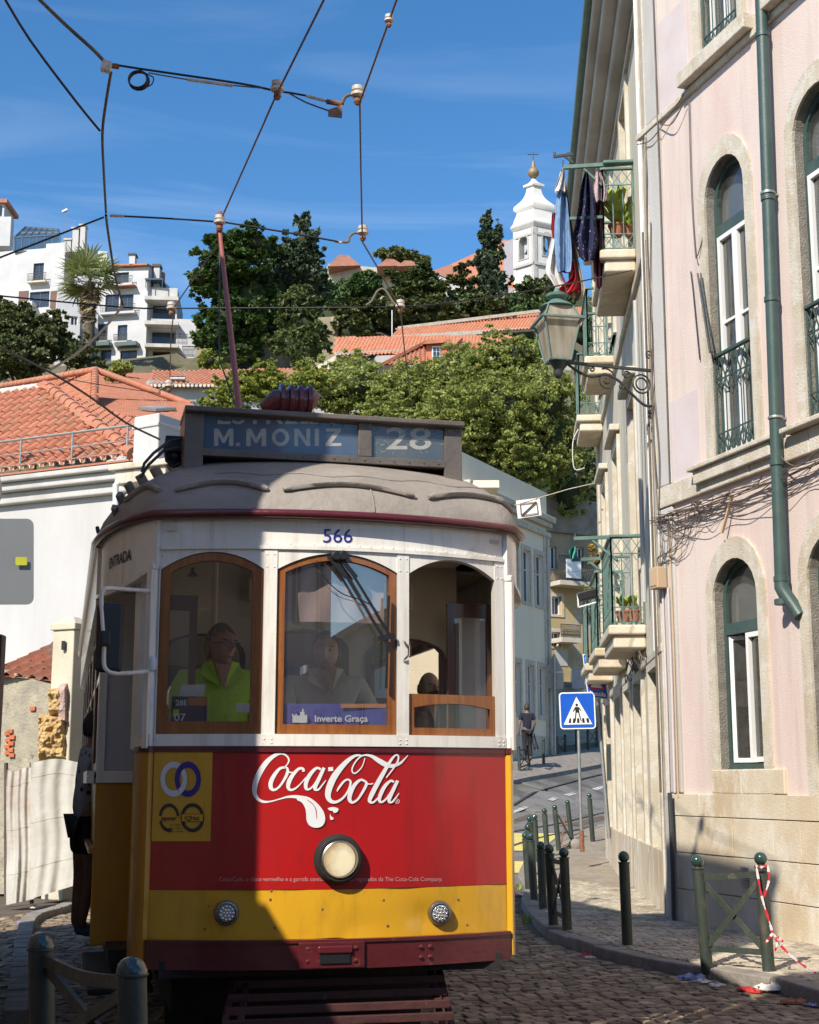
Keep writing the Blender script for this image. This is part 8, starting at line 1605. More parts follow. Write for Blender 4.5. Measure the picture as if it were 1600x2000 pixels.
ps = thing('sign_post', 'dark red post cut by the left edge of the picture', 'post', tuple(P(-4, 2000, 4.6))); m = MB(); m.bar(P(-6, 1240, 4.6) , Vector((P(-6, 1240, 4.6).x, 4.6, 0)), .05, .05); m.build('post', paint('dark_red_post_paint', (.06, .008, .010), (.03, .006, .008), 5, .4), ps, bev=.006); fix(ps)
mp2 = thing('sign_plate', 'grey rounded back of a road mirror plate at the left edge', 'sign', tuple(P(0, 1180, 5)))
lp_ = [(x, y) for x, y in rrect(-70, 1013, 66, 1181, 14)]; f0 = lambda x, y: P(x, y, 5.0 + (x) * .0008); f1 = lambda x, y: P(x, y, 5.03 + x * .0008); m = MB(); m.slab(lp_, f0, f1); m.build('plate', M['galv'] if 0 else paint('grey_plate_back', (.30, .31, .31), (.26, .27, .27), 2, .5, metal=.2), mp2, bev=.003)
m = MB(); m.poly([rrect(30, 1088, 53, 1104, 3)], lambda x, y: P(x, y, 4.99 + x * .0008)); m.build('yellow_sticker', paint('faded_yellow_sticker', (.62, .62, .05), (.5, .52, .05), 9, .5), mp2)
m = MB(); m.tube([P(-55, 1000, 5.05), Vector((P(-55, 1000, 5.05).x, 5.05, 0))], .03, 8); m.build('pole', M['galv'], mp2); m = MB(); c = P(-72, 960, 5.05); m.lathe([(.135, -.012), (.14, 0), (.135, .012)], c, 32, (0, -1, 0)); m.build('round_disc', M['galv'], mp2, smooth=1); fix(mp2)
def wire(name, label, pts, r, mat, cat='wire', sm=6, group='overhead tram wires'):
    q = [P(x, y, Y) for x, y, Y in pts]; r *= .85; m = MB(); m.tube([Vector(v) for v in catmull([tuple(v) for v in q], sm)] if len(q) > 2 else q, r, 6, cap=False); return tag(m.build(name, M[mat], None, smooth=60), label, cat, group)
wire('contact_wire', 'reddish contact wire coming over the left of the tram to the trolley head', [(640, -15, 8.3), (540, 185, 9.8), (432, 428, 12.3)], .009, 'copper', sm=1)
wire('contact_wire', 'contact wire running on from the trolley head towards the hill', [(430, 470, 12.4), (385, 535, 13.2), (340, 600, 14.6), (334, 660, 15.5), (332, 735, 17)], .008, 'copper', sm=1)
wire('contact_wire', 'right hand contact wire bent at each hanger', [(779, -12, 8.3), (703, 200, 9.85), (705, 330, 11), (708, 472, 12.6), (745, 535, 13.4), (782, 604, 14.6), (790, 680, 16), (806, 800, 19)], .009, 'copper', sm=1)
wire('span_wire', 'thick taped span wire from the upper left corner to the junction box', [(70, -8, 9.6), (130, 50, 9.6), (180, 95, 9.7), (206, 122, 9.8)], .016, 'cable_grey', sm=3)
wire('span_wire', 'black span wire between the junction box and the first insulator', [(228, 127, 9.8), (300, 138, 9.8), (470, 163, 9.82), (540, 178, 9.84)], .010, 'cable', sm=3)
wire('span_wire', 'short span wire between the two upper insulators', [(545, 178, 9.84), (600, 187, 9.84), (655, 203, 9.84)], .009, 'cable', sm=2)
wire('stay_wire', 'thin second stay below the short upper span', [(565, 182, 9.84), (598, 200, 9.84), (642, 216, 9.84)], .007, 'cable_grey', sm=2)
wire('stay_wire', 'thin wire with a pale sleeve below the upper span', [(290, 142, 9.8), (365, 155, 9.8), (460, 167, 9.8), (515, 172, 9.8)], .006, 'cable_grey', sm=2)
wire('feeder_cable', 'twisted feeder cable falling from the upper left corner', [(5, -10, 9.5), (60, 80, 9.7), (150, 200, 10), (195, 255, 10.3)], .012, 'cable', sm=3)
wire('feeder_cable', 'twisted feeder cable hanging down to the lower span', [(217, 140, 9.8), (207, 200, 10), (200, 262, 10.3), (203, 340, 11.2), (207, 415, 12.2)], .013, 'cable_grey', sm=4)
wire('feeder_cable', 'loose cable from the lower span to the bend by the palm', [(207, 420, 12.2), (212, 460, 12.8), (225, 540, 13.8), (240, 595, 14.5)], .015, 'cable_grey', sm=4)
wire('feeder_cable', 'pale frayed cable sweeping down left from the bend', [(240, 597, 14.5), (200, 645, 14.4), (150, 690, 14.2), (98, 722, 14)], .016, 'boxbeige', sm=4)
wire('guy_wire', 'frayed guy wire crossing in front of the tiled roof', [(-5, 676, 13), (100, 728, 13.6), (180, 778, 14), (245, 825, 14.4), (312, 858, 15)], .014, 'cable_grey', sm=3)
wire('guy_wire', 'thin guy wire over the tiled roof to the grey house', [(120, 738, 14), (200, 752, 15), (310, 768, 17)], .006, 'cable_grey', sm=3)
wire('span_wire', 'black span wire rising from the left edge to the cable joint', [(-8, 506, 12), (100, 464, 12.1), (203, 424, 12.2)], .010, 'cable', sm=2)
wire('span_wire', 'black span wire from the cable joint to the trolley head', [(215, 421, 12.2), (320, 426, 12.25), (425, 433, 12.3)], .010, 'cable', sm=2)
wire('span_wire', 'black span wire from the trolley head to the bent hanger', [(432, 433, 12.3), (550, 452, 12.4), (668, 473, 12.5)], .010, 'cable', sm=2)
wire('span_wire', 'long low black wire across the whole hill', [(-8, 577, 14.2), (240, 600, 14.5), (345, 602, 14.6), (560, 601, 14.6), (780, 599, 14.6), (900, 588, 14.8), (1080, 560, 16), (1235, 528, 18)], .010, 'cable', sm=3)
wire('telephone_line', 'thin line with a brown bead between white house and cream house', [(1005, 987, 26), (1112, 955, 26), (1170, 943, 26)], .010, 'lime', sm=2, group='lines across the street')
wire('telephone_line', 'thin sagging lower line across the white street house', [(985, 1110, 24), (1080, 1118, 24), (1165, 1112, 24)], .005, 'cable_grey', sm=3, group='lines across the street')
wire('loose_cable', 'pale loose cable end dangling below the farthest upper balcony', [(1130, 838, 25), (1120, 860, 25), (1119, 895, 25), (1124, 917, 25), (1142, 914, 25)], .012, 'linen', cat='cable', group=None)
def insul(label, px, py, Y, arm=None, r=.05):
    t = thing('insulator', label, 'insulator', tuple(P(px, py, Y)), 0, 'insulators on the tram wires'); q = P(px, py, Y); k = r / .05; m = MB(); m.lathe([(.03 * k, -.03 * k), (.052 * k, -.02 * k), (.052 * k, 0), (.035 * k, .012 * k), (.045 * k, .02 * k), (.045 * k, .05 * k), (.02 * k, .062 * k)], q, 16); m.build('porcelain', M['porcelain'], t, smooth=1); m = MB(); m.lathe([(.018 * k, -.09 * k), (.03 * k, -.07 * k), (.022 * k, -.03 * k)], q, 10); m.build('clamp', M['rust'], t, smooth=1)
    if arm: m = MB(); m.tube([P(x, y, Y) for x, y in [v for v in catmull(arm, 5)]], .013 * k, 8); m.build('curved_arm', M['cable_grey'], t, smooth=1)
    return fix(t)
insul('insulator where the first span meets the left contact wire', 542, 172, 9.82); insul('insulator with a swan neck arm at the upper right', 699, 182, 9.85, [(703, 188), (688, 184), (674, 190), (668, 204)]); insul('insulator on top of the trolley head', 429, 432, 12.25); insul('insulator with a swan neck arm at the middle right', 709, 452, 12.5, [(706, 455), (692, 455), (683, 462), (680, 472), (668, 472)]); insul('rusty insulator on the low black wire before the pines', 782, 596, 14.55, [(776, 596), (768, 590), (752, 566), (738, 568), (726, 588), (715, 596)]); insul('insulator above the roof of the grey house', 335, 600, 14.6); insul('insulator with an arm in front of the solar heater', 330, 752, 17, [(330, 756), (320, 757), (312, 762), (312, 770)]); insul('small clip insulator on the right contact wire near the top', 760, 38, 8.6, r=.03)
fb_ = thing('cable_box', 'pale cable junction box hanging on the span wire', 'junction box', tuple(P(208, 130, 9.8))); m = MB(); q = P(208, 130, 9.78); m.box(q, (.075, .06, .085), rz=.2, ry=.2); m.build('case', M['porcelain'], fb_, bev=.012); m = MB(); m.bar(P(218, 128, 9.8), P(232, 130, 9.8), .03); m.build('clamp', M['rust'], fb_); fix(fb_)
cc = thing('cable_coil', 'coil of black cable hanging on the span wire', 'cable coil', tuple(P(270, 140, 9.8)))
for k in range(4): c = P(269 + k * .6, 154 + k * .4, 9.78); m = MB(); m.tube([c + Vector((.068 * cos(a * .35) * (1 + .03 * k), .01 * k, .066 * sin(a * .35) * (1 + .02 * k))) for a in range(18)], .006, 5, closed=True); m.build('coil_turn', M['cable'], cc, smooth=60)
m = MB(); m.tube([P(x, y, 9.78) for x, y in catmull([(270, 134), (290, 146), (300, 152), (296, 165), (280, 172)], 4)], .005, 5); m.build('loose_turn', M['cable'], cc); fix(cc)
wt = thing('tension_plate', 'rusty tensioner and hanging brown plate on the upper span', 'tensioner', tuple(P(656, 210, 9.84))); m = MB(); m.tube([P(638, 198, 9.84), P(668, 203, 9.84)], .02, 8); m.build('turnbuckle', M['rust'], wt, smooth=1); m = MB(); m.hexa([P(641, 228, 9.82), P(668, 231, 9.82), P(668, 231, 9.84), P(641, 228, 9.84), P(641, 214, 9.82), P(669, 204, 9.82), P(669, 204, 9.84), P(641, 214, 9.84)]); m.build('hanging_plate', paint('rusty_brown_plate', (.26, .16, .10), (.18, .11, .07), 9, .7), wt); fix(wt)
for a, b, lb in (((366, 155), (455, 167), 'pale plastic sleeve below the upper span wire'), ((598, 187), (634, 196), 'grey sleeve at the right end of the upper span'), ((215, 421), (242, 422), 'grey sleeve beside the cable joint'), ((655, 471), (668, 474), 'grey sleeve beside the bent hanger')):
    m = MB(); Y = 9.79 if a[1] < 300 else 12.2 if a[0] < 300 else 12.5; m.tube([P(*a, Y), P(*b, Y)], .013, 8); tag(m.build('wire_sleeve', M['porcelain'], None, smooth=1), lb, 'sleeve', 'sleeves on the overhead wires')
hb2 = thing('hanging_sign', 'white square board with a diagonal bar hung on the line over the street', 'sign', tuple(P(1032, 993, 26))); sq_ = [(1008, 978), (1054, 972), (1058, 1006), (1012, 1013)]; plate(hb2, sq_, 26, 0, .04, M['sign_white'], 'board'); m = MB(); f = lambda x, y: P(x, y, 25.98)
for a, b in (((1016, 984), (1048, 980)), ((1048, 980), (1051, 1002)), ((1051, 1002), (1018, 1007)), ((1018, 1007), (1016, 984))): m.bar(f(*a), f(*b), .015, .01)
m.build('red_border', M['rust'], hb2); m = MB(); m.bar(f(1019, 1006), f(1047, 980), .03, .012); m.build('diagonal_bar', M['iron'], hb2); m = MB(); [m.bar(P(x, 976, 26), P(x, 984 - 8, 26) + Vector((0, 0, .08)), .015) for x in (1018, 1048)]; m.build('hangers', M['rust'], hb2, kind='stuff'); fix(hb2)
tvl = thing('roof_aerial', 'television aerial mast on the white hill house', 'aerial', tuple(P(129, 490, 119)))
m = MB(); m.tube([P(129, 490, 119), P(129, 412, 119)], .04, 5); m.tube([P(156, 445, 119), P(157, 428, 119)], .04, 5); m.bar(P(122, 414, 119), P(132, 409, 119), .3, .15); m.build('mast', M['galv'], tvl); fix(tvl)
# ================================================================== PEOPLE
M['skin'] = paint('warm_skin', (.52, .30, .20), (.45, .24, .155), 9, .5, .05, 60); M['skin_dark'] = paint('tanned_skin', (.24, .13, .085), (.19, .10, .065), 9, .5, .05, 60)
M['hair_dark'] = paint('dark_hair', (.035, .025, .02), (.06, .045, .035), 30, .6, .5, 120); M['hair_grey'] = paint('greying_brown_hair', (.26, .20, .15), (.13, .10, .08), 30, .6, .5, 120)
M['lime_shirt'] = paint('lime_green_shirt', (.50, .82, .04), (.42, .70, .03), 5, .8, .2, 40); M['tan_polo'] = paint('tan_polo_shirt', (.62, .55, .42), (.54, .48, .36), 5, .85, .2, 60); M['navy'] = paint('navy_cotton', (.016, .016, .035), (.01, .01, .02), 5, .9); M['dark_denim'] = paint('dark_trousers', (.022, .020, .022), (.014, .013, .014), 5, .9)
def skin_mesh(name, V, E_, R_, mat, parent, root=0, sub=2, extra=None):
    me = bpy.data.meshes.new(name); me.from_pydata([tuple(v) for v in V], E_, []); me.update(); o = bpy.data.objects.new(name, me); COL.objects.link(o)
    md = o.modifiers.new('skin', 'SKIN'); md.use_smooth_shade = True
    for i, r in enumerate(R_): me.skin_vertices[0].data[i].radius = (r, r) if not isinstance(r, tuple) else r
    me.skin_vertices[0].data[root].use_root = True
    s = o.modifiers.new('sub', 'SUBSURF'); s.levels = sub; s.render_levels = sub
    bpy.context.view_layer.update(); dg = bpy.context.evaluated_depsgraph_get(); me2 = bpy.data.meshes.new_from_object(o.evaluated_get(dg)); bpy.data.objects.remove(o)
    if extra:
        mb = MB(); mb.v = [tuple(v.co) for v in me2.vertices]; mb.f = [tuple(p.vertices) for p in me2.polygons]; b = len(mb.v); mb.v += extra.v; mb.f += [tuple(b + i for i in q) for q in extra.f]; me2 = bpy.data.meshes.new(name); me2.from_pydata(mb.v, [], mb.f)
    for p in me2.polygons: p.use_smooth = True
    me2.materials.clear(); me2.materials.append(mat); r = bpy.data.objects.new(name, me2); COL.objects.link(r); r.parent = parent; return r
def head_mb(c, yaw, s=1.0, pitch=0, nose=1):
    """head of about 0.24 m: cranium, brow, nose, cheeks, chin; faces -Y turned by yaw"""
    c = Vector(c); rot = Matrix.Rotation(yaw, 3, 'Z') @ Matrix.Rotation(pitch, 3, 'X'); m = MB()
    def fn(u, v):
        a = u * 2 * pi; b = (v - .5) * pi; x = sin(a) * cos(b); y = -cos(a) * cos(b); z = sin(b)
        rx, ry, rz = .074, .094, .118; low = max(0, -z); rx *= 1 - .30 * low ** 1.4; fr = max(0, -y)
        X, Y, Z = x * rx, y * ry * (1 - .10 * low), z * rz
        g = lambda px, pz, w, h: math.exp(-((X - px) / w) ** 2 - ((Z - pz) / h) ** 2) * (fr > 0)
        Y -= .028 * g(0, -.018, .011, .022) * nose + .012 * g(0, .008, .009, .02) + .010 * g(0, .028, .05, .010) - .010 * (g(.03, .008, .014, .011) + g(-.03, .008, .014, .011)) + .008 * g(0, -.058, .024, .006) + .006 * g(0, -.072, .02, .006) + .012 * g(0, -.098, .022, .014) + .005 * (g(.042, -.025, .02, .02) + g(-.042, -.025, .02, .02)) - .004 * g(0, -.065, .022, .003)
        return c + rot @ (Vector((X, Y, Z)) * s)
    m.grid(fn, 48, 36)
    for sx in (-1, 1):
        o = Vector((sx * .076, .004, -.005));
        def ear(u, v, o=o, sx=sx): a = u * 2 * pi; r = .5 + .5 * v; return c + rot @ ((o + Vector((sx * .012 * (1 - (v - .5) ** 2), .016 * cos(a) * r, .030 * sin(a) * r))) * s)
        m.grid(ear, 14, 4)
    return m, rot
def face_bits(c, rot, s, parent, glasses=False):
    c = Vector(c)
    for sx in (-1, 1):
        m = MB(); o = c + rot @ (Vector((sx * .030, -.080, .010)) * s); m.lathe([(.0108 * s * sin(t * pi / 8), -.0108 * s * cos(t * pi / 8)) for t in range(1, 8)], o, 12, rot @ Vector((0, -1, 0))); m.build('eye', flat('eye_white', (.55, .52, .48), .2) if 'eyew' not in M else M['eyew'], parent, smooth=1)
        m = MB(); m.lathe([(.0048 * s, 0), (.0044 * s, .0012), (.001, .0018)], o + rot @ Vector((0, -.0102 * s, 0)), 10, rot @ Vector((0, -1, 0))); m.build('pupil', M['black_ink'], parent)
        m = MB(); m.tube([c + rot @ (Vector((sx * x, -.090 + abs(x - .03) * .35, .030 - abs(x - .028) * .12)) * s) for x in (.012, .022, .034, .046)], .0032 * s, 5); m.build('eyebrow', M['hair_dark'], parent)
    m = MB(); m.tube([c + rot @ (Vector((x, -.0935 + abs(x) * .35, -.064 + abs(x) * .06)) * s) for x in (-.022, -.011, 0, .011, .022)], [.001, .0035, .004, .0035, .001], 6); m.build('lips', M['lips'], parent, smooth=60)
    if glasses:
        for sx in (-1, 1): m = MB(); o = c + rot @ (Vector((sx * .031, -.104, .006)) * s); m.tube([o + rot @ (Vector((.024 * cos(a * .5236), 0, .017 * sin(a * .5236))) * s) for a in range(12)], .0018, 5, closed=True); m.tube([c + rot @ (Vector((sx * .055, -.102, .010)) * s), c + rot @ (Vector((sx * .080, -.01, .012)) * s)], .0018, 5); m.build('glasses', M['iron'], parent)
M['eyew'] = flat('eye_white', (.55, .52, .48), .2); M['lips'] = flat('lips', (.32, .11, .09), .5)
def hair(c, rot, s, mat, parent, cover=lambda a, z: z > .15 or abs(a) > 1.3, vol=1.10, long=0, noise=.06):
    c = Vector(c); m = MB(); rn = random.Random(5)
    def fn(u, v):
        a = (u - .5) * 2 * pi; b = (v - .5) * pi; x = sin(a) * cos(b); y = -cos(a) * cos(b); z = sin(b); jz = .07 * sin(a * 9.3) + .05 * sin(a * 23 + 1); ok = cover(a, z + jz); k = (vol + noise * sin(a * 13 + b * 9) * .5 + noise * sin(a * 29 - b * 17) * .4) if ok else .80
        X = Vector((x * .076 * k, y * .096 * k + (.004 if ok else 0), z * .120 * (k if z > -.3 else k * (1 + long)))); return c + rot @ (X * s)
    m.grid(fn, 56, 36); return m.build('hair', mat, parent, smooth=80)
def bust(name, label, hc, yaw, sh_w, shirt, skin, hairmat, glasses=False, s=1.0, cover=None, lean=0, collar=True, vol=1.1, seat=None, arms=True, dz=.09):
    """seated person: legs bent on a seat, forearms resting forward"""
    hc = Vector(hc); t = thing(name, label, 'person', (hc.x, hc.y, hc.z - .75)); n0 = hc + Vector((0, .02, -.12 * s)); w = sh_w / 2
    rt = Matrix.Rotation(TH, 3, 'Z'); R3 = lambda x, y, z: hc + rt @ Vector((x, y, z + (dz if z < -.1 else 0)))
    V = [R3(0, .02, -.72), R3(0, .02, -.50), R3(0, .02, -.27), R3(0, .015, -.16), R3(0, .0, -.05)]; E_ = [(0, 1), (1, 2), (2, 3), (3, 4)]; R_ = [(.15, .11), (.13, .10), (.12, .09), .052 * s, .05 * s]
    for sx in (-1, 1):
        b = len(V); V += [R3(sx * w * .8, .02, -.29), R3(sx * w * 1.05, -.02, -.42), R3(sx * w * 1.1, -.10, -.58), R3(sx * w * .7, -.32, -.56), R3(sx * w * .62, -.38, -.56)]; E_ += [(2, b), (b, b + 1), (b + 1, b + 2), (b + 2, b + 3), (b + 3, b + 4)]; R_ += [.065, .052, .045, .032, .03]
        b = len(V); V += [R3(sx * .10, -.05, -.76), R3(sx * .13, -.42, -.76), R3(sx * .13, -.45, -1.15)]; E_ += [(0, b), (b, b + 1), (b + 1, b + 2)]; R_ += [.09, .065, .05]
        for f_ in range(5):
            b2 = len(V); a = (f_ - 2) * .014; V += [R3(sx * w * .62 + a, -.43, -.565), R3(sx * w * .60 + a * 1.2, -.47 + abs(f_ - 2) * .008, -.585)]; E_ += [(b - 1, b2), (b2, b2 + 1)]; R_ += [.0095, .008]
    hm, rot = head_mb(hc, yaw, s); skin_mesh('body', V, E_, R_, skin, t, extra=hm)
    V2 = [R3(0, .02, -.74), R3(0, .02, -.52), R3(0, .02, -.30), R3(0, .02, -.225)]; E2 = [(0, 1), (1, 2), (2, 3)]; R2 = [(.19, .135), (.175, .13), (.155, .11), (.085, .07)]
    for sx in (-1, 1): b = len(V2); V2 += [R3(sx * w * .82, .02, -.285), R3(sx * w * 1.07, -.02, -.41), R3(sx * w * 1.10, -.06, -.50)]; E2 += [(2, b), (b, b + 1), (b + 1, b + 2)]; R2 += [.082, .078, .075]
    skin_mesh('shirt', V2, E2, R2, shirt, t)
    if collar:
        for sx in (-1, 1):
            m = MB(); p = [R3(sx * .012, -.125, -.33), R3(sx * .055, -.075, -.185), R3(sx * .10, -.03, -.19), R3(sx * .115, -.09, -.26)]; m.quad(*p); q = [x + rt @ Vector((0, -.008, .004)) for x in p]; m.quad(*q); m.strip(p, q, closed=True); m.build('collar', shirt, t)
        m = MB(); m.poly([[(-.042, -.20), (.042, -.20), (.012, -.345)]], lambda x, z: R3(x, -.108 - (abs(z) - .2) * .20, z)); m.build('open_neck', skin, t)
        m = MB(); m.tube([R3(0.006, -.136, -.36), R3(.006, -.142, -.50), R3(.006, -.14, -.68)], .004, 5); m.build('placket', shirt, t)
    trou = MB(); skin_mesh('trousers', [R3(0, .02, -.74), R3(-.10, -.05, -.78), R3(-.13, -.42, -.78), R3(-.13, -.45, -1.12), R3(.10, -.05, -.78), R3(.13, -.42, -.78), R3(.13, -.45, -1.12)], [(0, 1), (1, 2), (2, 3), (0, 4), (4, 5), (5, 6)], [.14, .11, .08, .07, .11, .08, .07], M['dark_denim'], t)
    face_bits(hc, rot, s, t, glasses); hair(hc, rot, s, hairmat, t, cover or (lambda a, z: z > .42 or (abs(a) > 1.25 and z > -.35)), vol=vol); return fix(t)
bust('person', 'tram driver in a lime green open collared shirt with glasses, looking to the side', P(432, 1262, 8.05), .75, .46, M['lime_shirt'], M['skin'], M['hair_grey'], glasses=True, cover=lambda a, z: z > .66 - .18 * abs(a) or (abs(a) > 1.5 and z > -.5), vol=1.07)
bust('person', 'short haired passenger in a tan polo shirt behind the centre windscreen', P(636, 1275, 8.25), .05, .46, M['tan_polo'], M['skin'], M['hair_dark'], cover=lambda a, z: z > .66 - .12 * abs(a) or (abs(a) > 1.4 and z > -.2), vol=1.04)
bust('person', 'bald passenger seated in the saloon behind the open right window', P(838, 1345, 10.6), .5, .44, M['maroon'], M['skin'], M['hair_grey'], cover=lambda a, z: abs(a) > 1.5 and -.3 < z < .2, vol=1.04)
bust('person', 'dark haired passenger seated beside the bald one in the saloon', P(890, 1350, 11.0), 3.0, .42, M['navy'], M['skin_dark'], M['hair_dark'], cover=lambda a, z: z > -.4, vol=1.16)
dc = thing('route_card', 'dark blue route card reading 28E and 07 behind the left pane', 'card', tuple(P(370, 1410, 7.7)))
CY_ = 7.66
def cq(pts, name, mat, off=0, par=None): m = MB(); m.poly([pts], lambda x, y: P(x, y, CY_) + Vector((0, -off, 0))); return m.build(name, M[mat] if isinstance(mat, str) else mat, par or dc)
M['card_navy'] = flat('card_dark_navy', (.035, .03, .07), .5); M['card_orange'] = flat('card_orange', (.55, .16, .04), .5)
c_ = cq([(336, 1360), (405, 1361), (404, 1413), (334, 1413)], 'card', 'card_navy'); cq([(368, 1362), (404, 1362), (404, 1378), (368, 1378)], 'orange_corner', 'card_orange', .002); cq([(338, 1386), (350, 1386), (350, 1399), (338, 1399)], 'green_patch', M['lime_shirt'], .002)
def ctext(txt, x0, yb, x1, h): v, f_ = text_mb(txt, 1, bold=.01); w = max(q[0] for q in v); m = MB(); m.v = [tuple(P(x0 + q[0] / w * (x1 - x0), yb - q[1] * h / .729, CY_) + Vector((0, -.004, 0))) for q in v]; m.f = [tuple(i) for i in f_]; m.build('lettering', M['white_ink'], dc)
ctext('28E', 343, 1378, 366, 11); ctext('07', 340, 1408, 363, 15); cq([(353, 1337), (401, 1337), (397, 1360), (349, 1360)], 'paper_slip', M['linen'], -.01); fix(dc)
m = MB(); m.poly([[(461, 1373), (490, 1374), (490, 1392), (461, 1391)]], lambda x, y: P(x, y, 7.62)); tag(m.build('notice_card', M['sign_white']), 'small white notice stuck inside the left pane', 'notice')
def standing(name, label, foot, H, yaw, parts, skin, hairm, pose, cat='person', trouser_len=1.0):
    foot = Vector(foot); t = thing(name, label, cat, tuple(foot)); rt = Matrix.Rotation(yaw, 3, 'Z'); k = H / 1.75; J = {n: foot + rt @ (Vector(v) * k) for n, v in pose.items()}
    V = [J['pelvis'], J['waist'], J['chest'], J['neck'], J['head0']]; E_ = [(0, 1), (1, 2), (2, 3), (3, 4)]; R_ = [(.12 * k, .09 * k), (.105 * k, .08 * k), (.125 * k, .085 * k), .05 * k, .048 * k]
    for sd in 'LR':
        b = len(V); V += [J['sh' + sd], J['el' + sd], J['wr' + sd], J['ha' + sd]]; E_ += [(2, b), (b, b + 1), (b + 1, b + 2), (b + 2, b + 3)]; R_ += [.055 * k, .040 * k, .028 * k, .03 * k]
        d = (J['ha' + sd] - J['wr' + sd]).normalized(); sdv = d.orthogonal().normalized()
        for f_ in range(5): b2 = len(V); a = sdv * (f_ - 2) * .016 * k; L = (.05, .07, .075, .07, .055)[f_] * k; V += [J['ha' + sd] + a + d * L * .5, J['ha' + sd] + a * 1.1 + d * L]; E_ += [(b + 3, b2), (b2, b2 + 1)]; R_ += [.0095 * k, .008 * k]
        b = len(V); V += [J['hip' + sd], J['kn' + sd], J['an' + sd], J['toe' + sd]]; E_ += [(0, b), (b, b + 1), (b + 1, b + 2), (b + 2, b + 3)]; R_ += [.085 * k, .055 * k, .036 * k, .03 * k]
    hm, rot = head_mb(J['head'], yaw + pose.get('_hy', (0,))[0] if '_hy' in pose else yaw, k * 1.02); skin_mesh('body', V, E_, R_, skin, t, extra=hm)
    shirt, trou, shoe = parts
    V2 = [J['pelvis'] - Vector((0, 0, .05)), J['waist'], J['chest'], J['chest'].lerp(J['neck'], .55)]; E2 = [(0, 1), (1, 2), (2, 3)]; R2 = [(.15 * k, .115 * k), (.14 * k, .11 * k), (.16 * k, .11 * k), (.08 * k, .07 * k)]
    for sd in 'LR': b = len(V2); V2 += [J['sh' + sd], J['sh' + sd].lerp(J['el' + sd], .75)]; E2 += [(2, b), (b, b + 1)]; R2 += [.078 * k, .066 * k]
    skin_mesh('shirt', V2, E2, R2, shirt, t)
    V3 = [J['pelvis']]; E3 = []; R3_ = [(.135 * k, .105 * k)]
    for sd in 'LR':
        b = len(V3); kn = J['kn' + sd]
        if trouser_len >= 1: V3 += [J['hip' + sd], kn, J['an' + sd] + Vector((0, 0, .03))]; E3 += [(0, b), (b, b + 1), (b + 1, b + 2)]; R3_ += [.10 * k, .075 * k, .06 * k]
        else: V3 += [J['hip' + sd], J['hip' + sd].lerp(kn, trouser_len)]; E3 += [(0, b), (b, b + 1)]; R3_ += [.105 * k, .09 * k]
    skin_mesh('trousers', V3, E3, R3_, trou, t)
    for sd in 'LR': skin_mesh('shoe', [J['an' + sd] - Vector((0, 0, .03 * k)), J['toe' + sd] - Vector((0, 0, 0)), J['toe' + sd] + (J['toe' + sd] - J['an' + sd]).normalized() * .05 * k], [(0, 1), (1, 2)], [.052 * k, .048 * k, .035 * k], shoe, t)
    face_bits(J['head'], rot, k * 1.02, t); hair(J['head'], rot, k * 1.02, hairm, t, lambda a, z: z > .35 or (abs(a) > 1.2 and z > -.55), vol=1.08); return t
walk = dict(pelvis=(0, 0, .95), waist=(0, 0, 1.12), chest=(0, 0, 1.36), neck=(0, 0, 1.50), head0=(0, -.01, 1.58), head=(0, -.02, 1.635), shL=(-.17, 0, 1.42), elL=(-.24, .02, 1.16), wrL=(-.22, -.12, .94), haL=(-.21, -.15, .90), shR=(.17, 0, 1.42), elR=(.25, .06, 1.15), wrR=(.27, .02, .90), haR=(.27, .0, .84), hipL=(-.09, 0, .88), knL=(-.09, -.08, .49), anL=(-.09, .02, .09), toeL=(-.09, -.10, .04), hipR=(.09, 0, .88), knR=(.10, .02, .49), anR=(.10, .12, .10), toeR=(.10, .01, .04))
wp = P(1031, 1486, 45.2); man = standing('person', 'man in navy polo and dark trousers walking away up the far pavement', (wp.x, wp.y, wp.z), 1.76, pi + .15, (M['navy'], M['dark_denim'], M['black']), M['skin_dark'], M['hair_dark'], walk); fix(man)
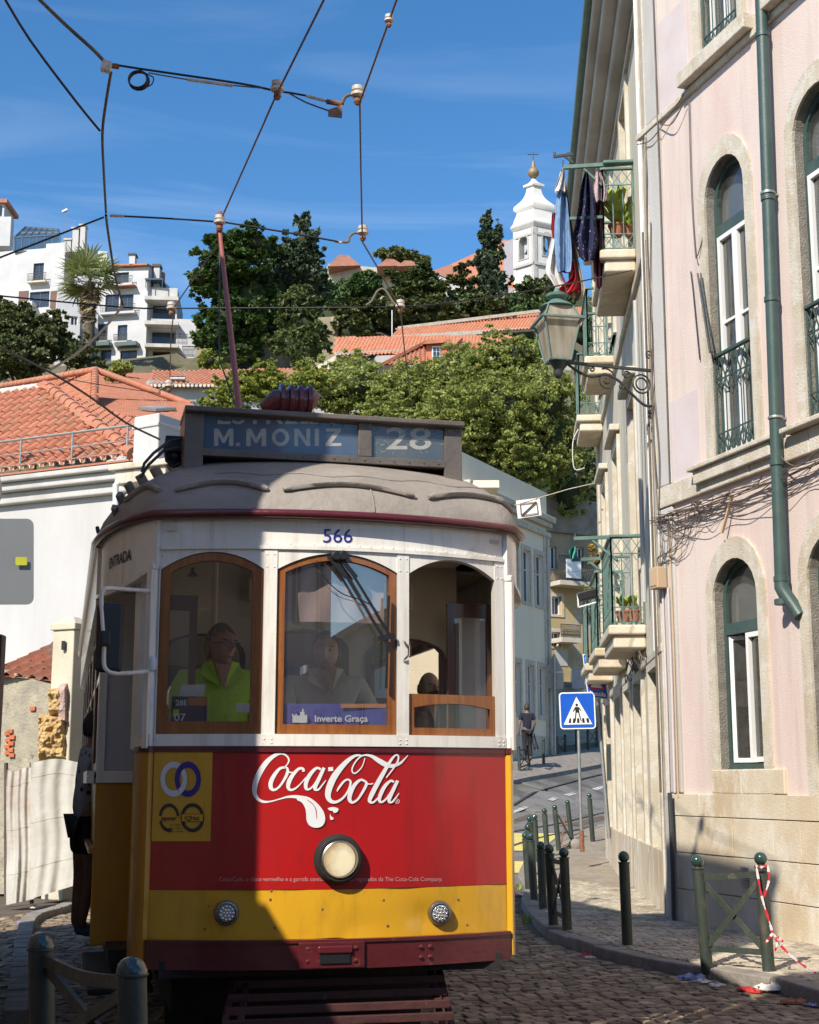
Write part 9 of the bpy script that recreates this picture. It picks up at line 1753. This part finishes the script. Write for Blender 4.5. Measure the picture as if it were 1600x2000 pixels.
um = thing('folded_umbrella', 'black folded bag hanging from the hand of the walking man', 'bag', tuple(P(1045, 1440, 45.1))); m = MB(); m.tube([P(1043, 1432, 45.1), P(1047, 1450, 45.1), P(1049, 1464, 45.1)], [.02, .03, .07], 8); m.tube([P(1043, 1432, 45.1), P(1041, 1450, 45.1), P(1044, 1464, 45.1)], [.012, .015, .02], 6); m.build('strap_and_body', M['black'], um); fix(um)
hang = dict(pelvis=(-.02, .0, .90), waist=(-.05, -.0, 1.08), chest=(-.02, -.03, 1.32), neck=(.03, -.05, 1.47), head0=(.05, -.07, 1.54), head=(.06, -.08, 1.60), shL=(-.16, .0, 1.37), elL=(-.20, -.16, 1.18), wrL=(-.06, -.34, 1.22), haL=(-.0, -.38, 1.26), shR=(.15, -.06, 1.40), elR=(.26, -.20, 1.24), wrR=(.30, -.38, 1.34), haR=(.31, -.43, 1.38), hipL=(-.10, 0, .84), knL=(-.07, -.02, .46), anL=(.02, -.0, .09), toeL=(.04, -.12, .04), hipR=(.08, 0, .84), knR=(.12, -.02, .46), anR=(.14, -.0, .09), toeR=(.15, -.12, .04))
M['boy_shirt'] = None
def spot():
    m, t, n, l, b = new_mat('pale_blue_spotted_shirt'); co = n.new('ShaderNodeTexCoord'); vo = n.new('ShaderNodeTexVoronoi'); vo.inputs['Scale'].default_value = 17; l.new(co.outputs['Object'], vo.inputs['Vector']); r = n.new('ShaderNodeValToRGB'); r.color_ramp.interpolation = 'CONSTANT'; r.color_ramp.elements[0].color = (.03, .04, .09, 1); r.color_ramp.elements[1].position = .24; r.color_ramp.elements[1].color = (.34, .38, .46, 1); l.new(vo.outputs['Distance'], r.inputs[0]); l.new(r.outputs[0], b.inputs['Base Color']); b.inputs['Roughness'].default_value = .9; return m
bp_ = P(168, 1838, 9.75); boy = standing('person', 'youth in a spotted shirt and dark shorts clinging to the side of the tram', (bp_.x - .03, bp_.y, bp_.z + .02), 1.50, 2.2, (spot(), M['dark_denim'], paint('blue_shoe_canvas', (.10, .14, .24), (.07, .10, .18), 4, .8)), M['skin_dark'], M['hair_dark'], hang, trouser_len=.62); fix(boy)
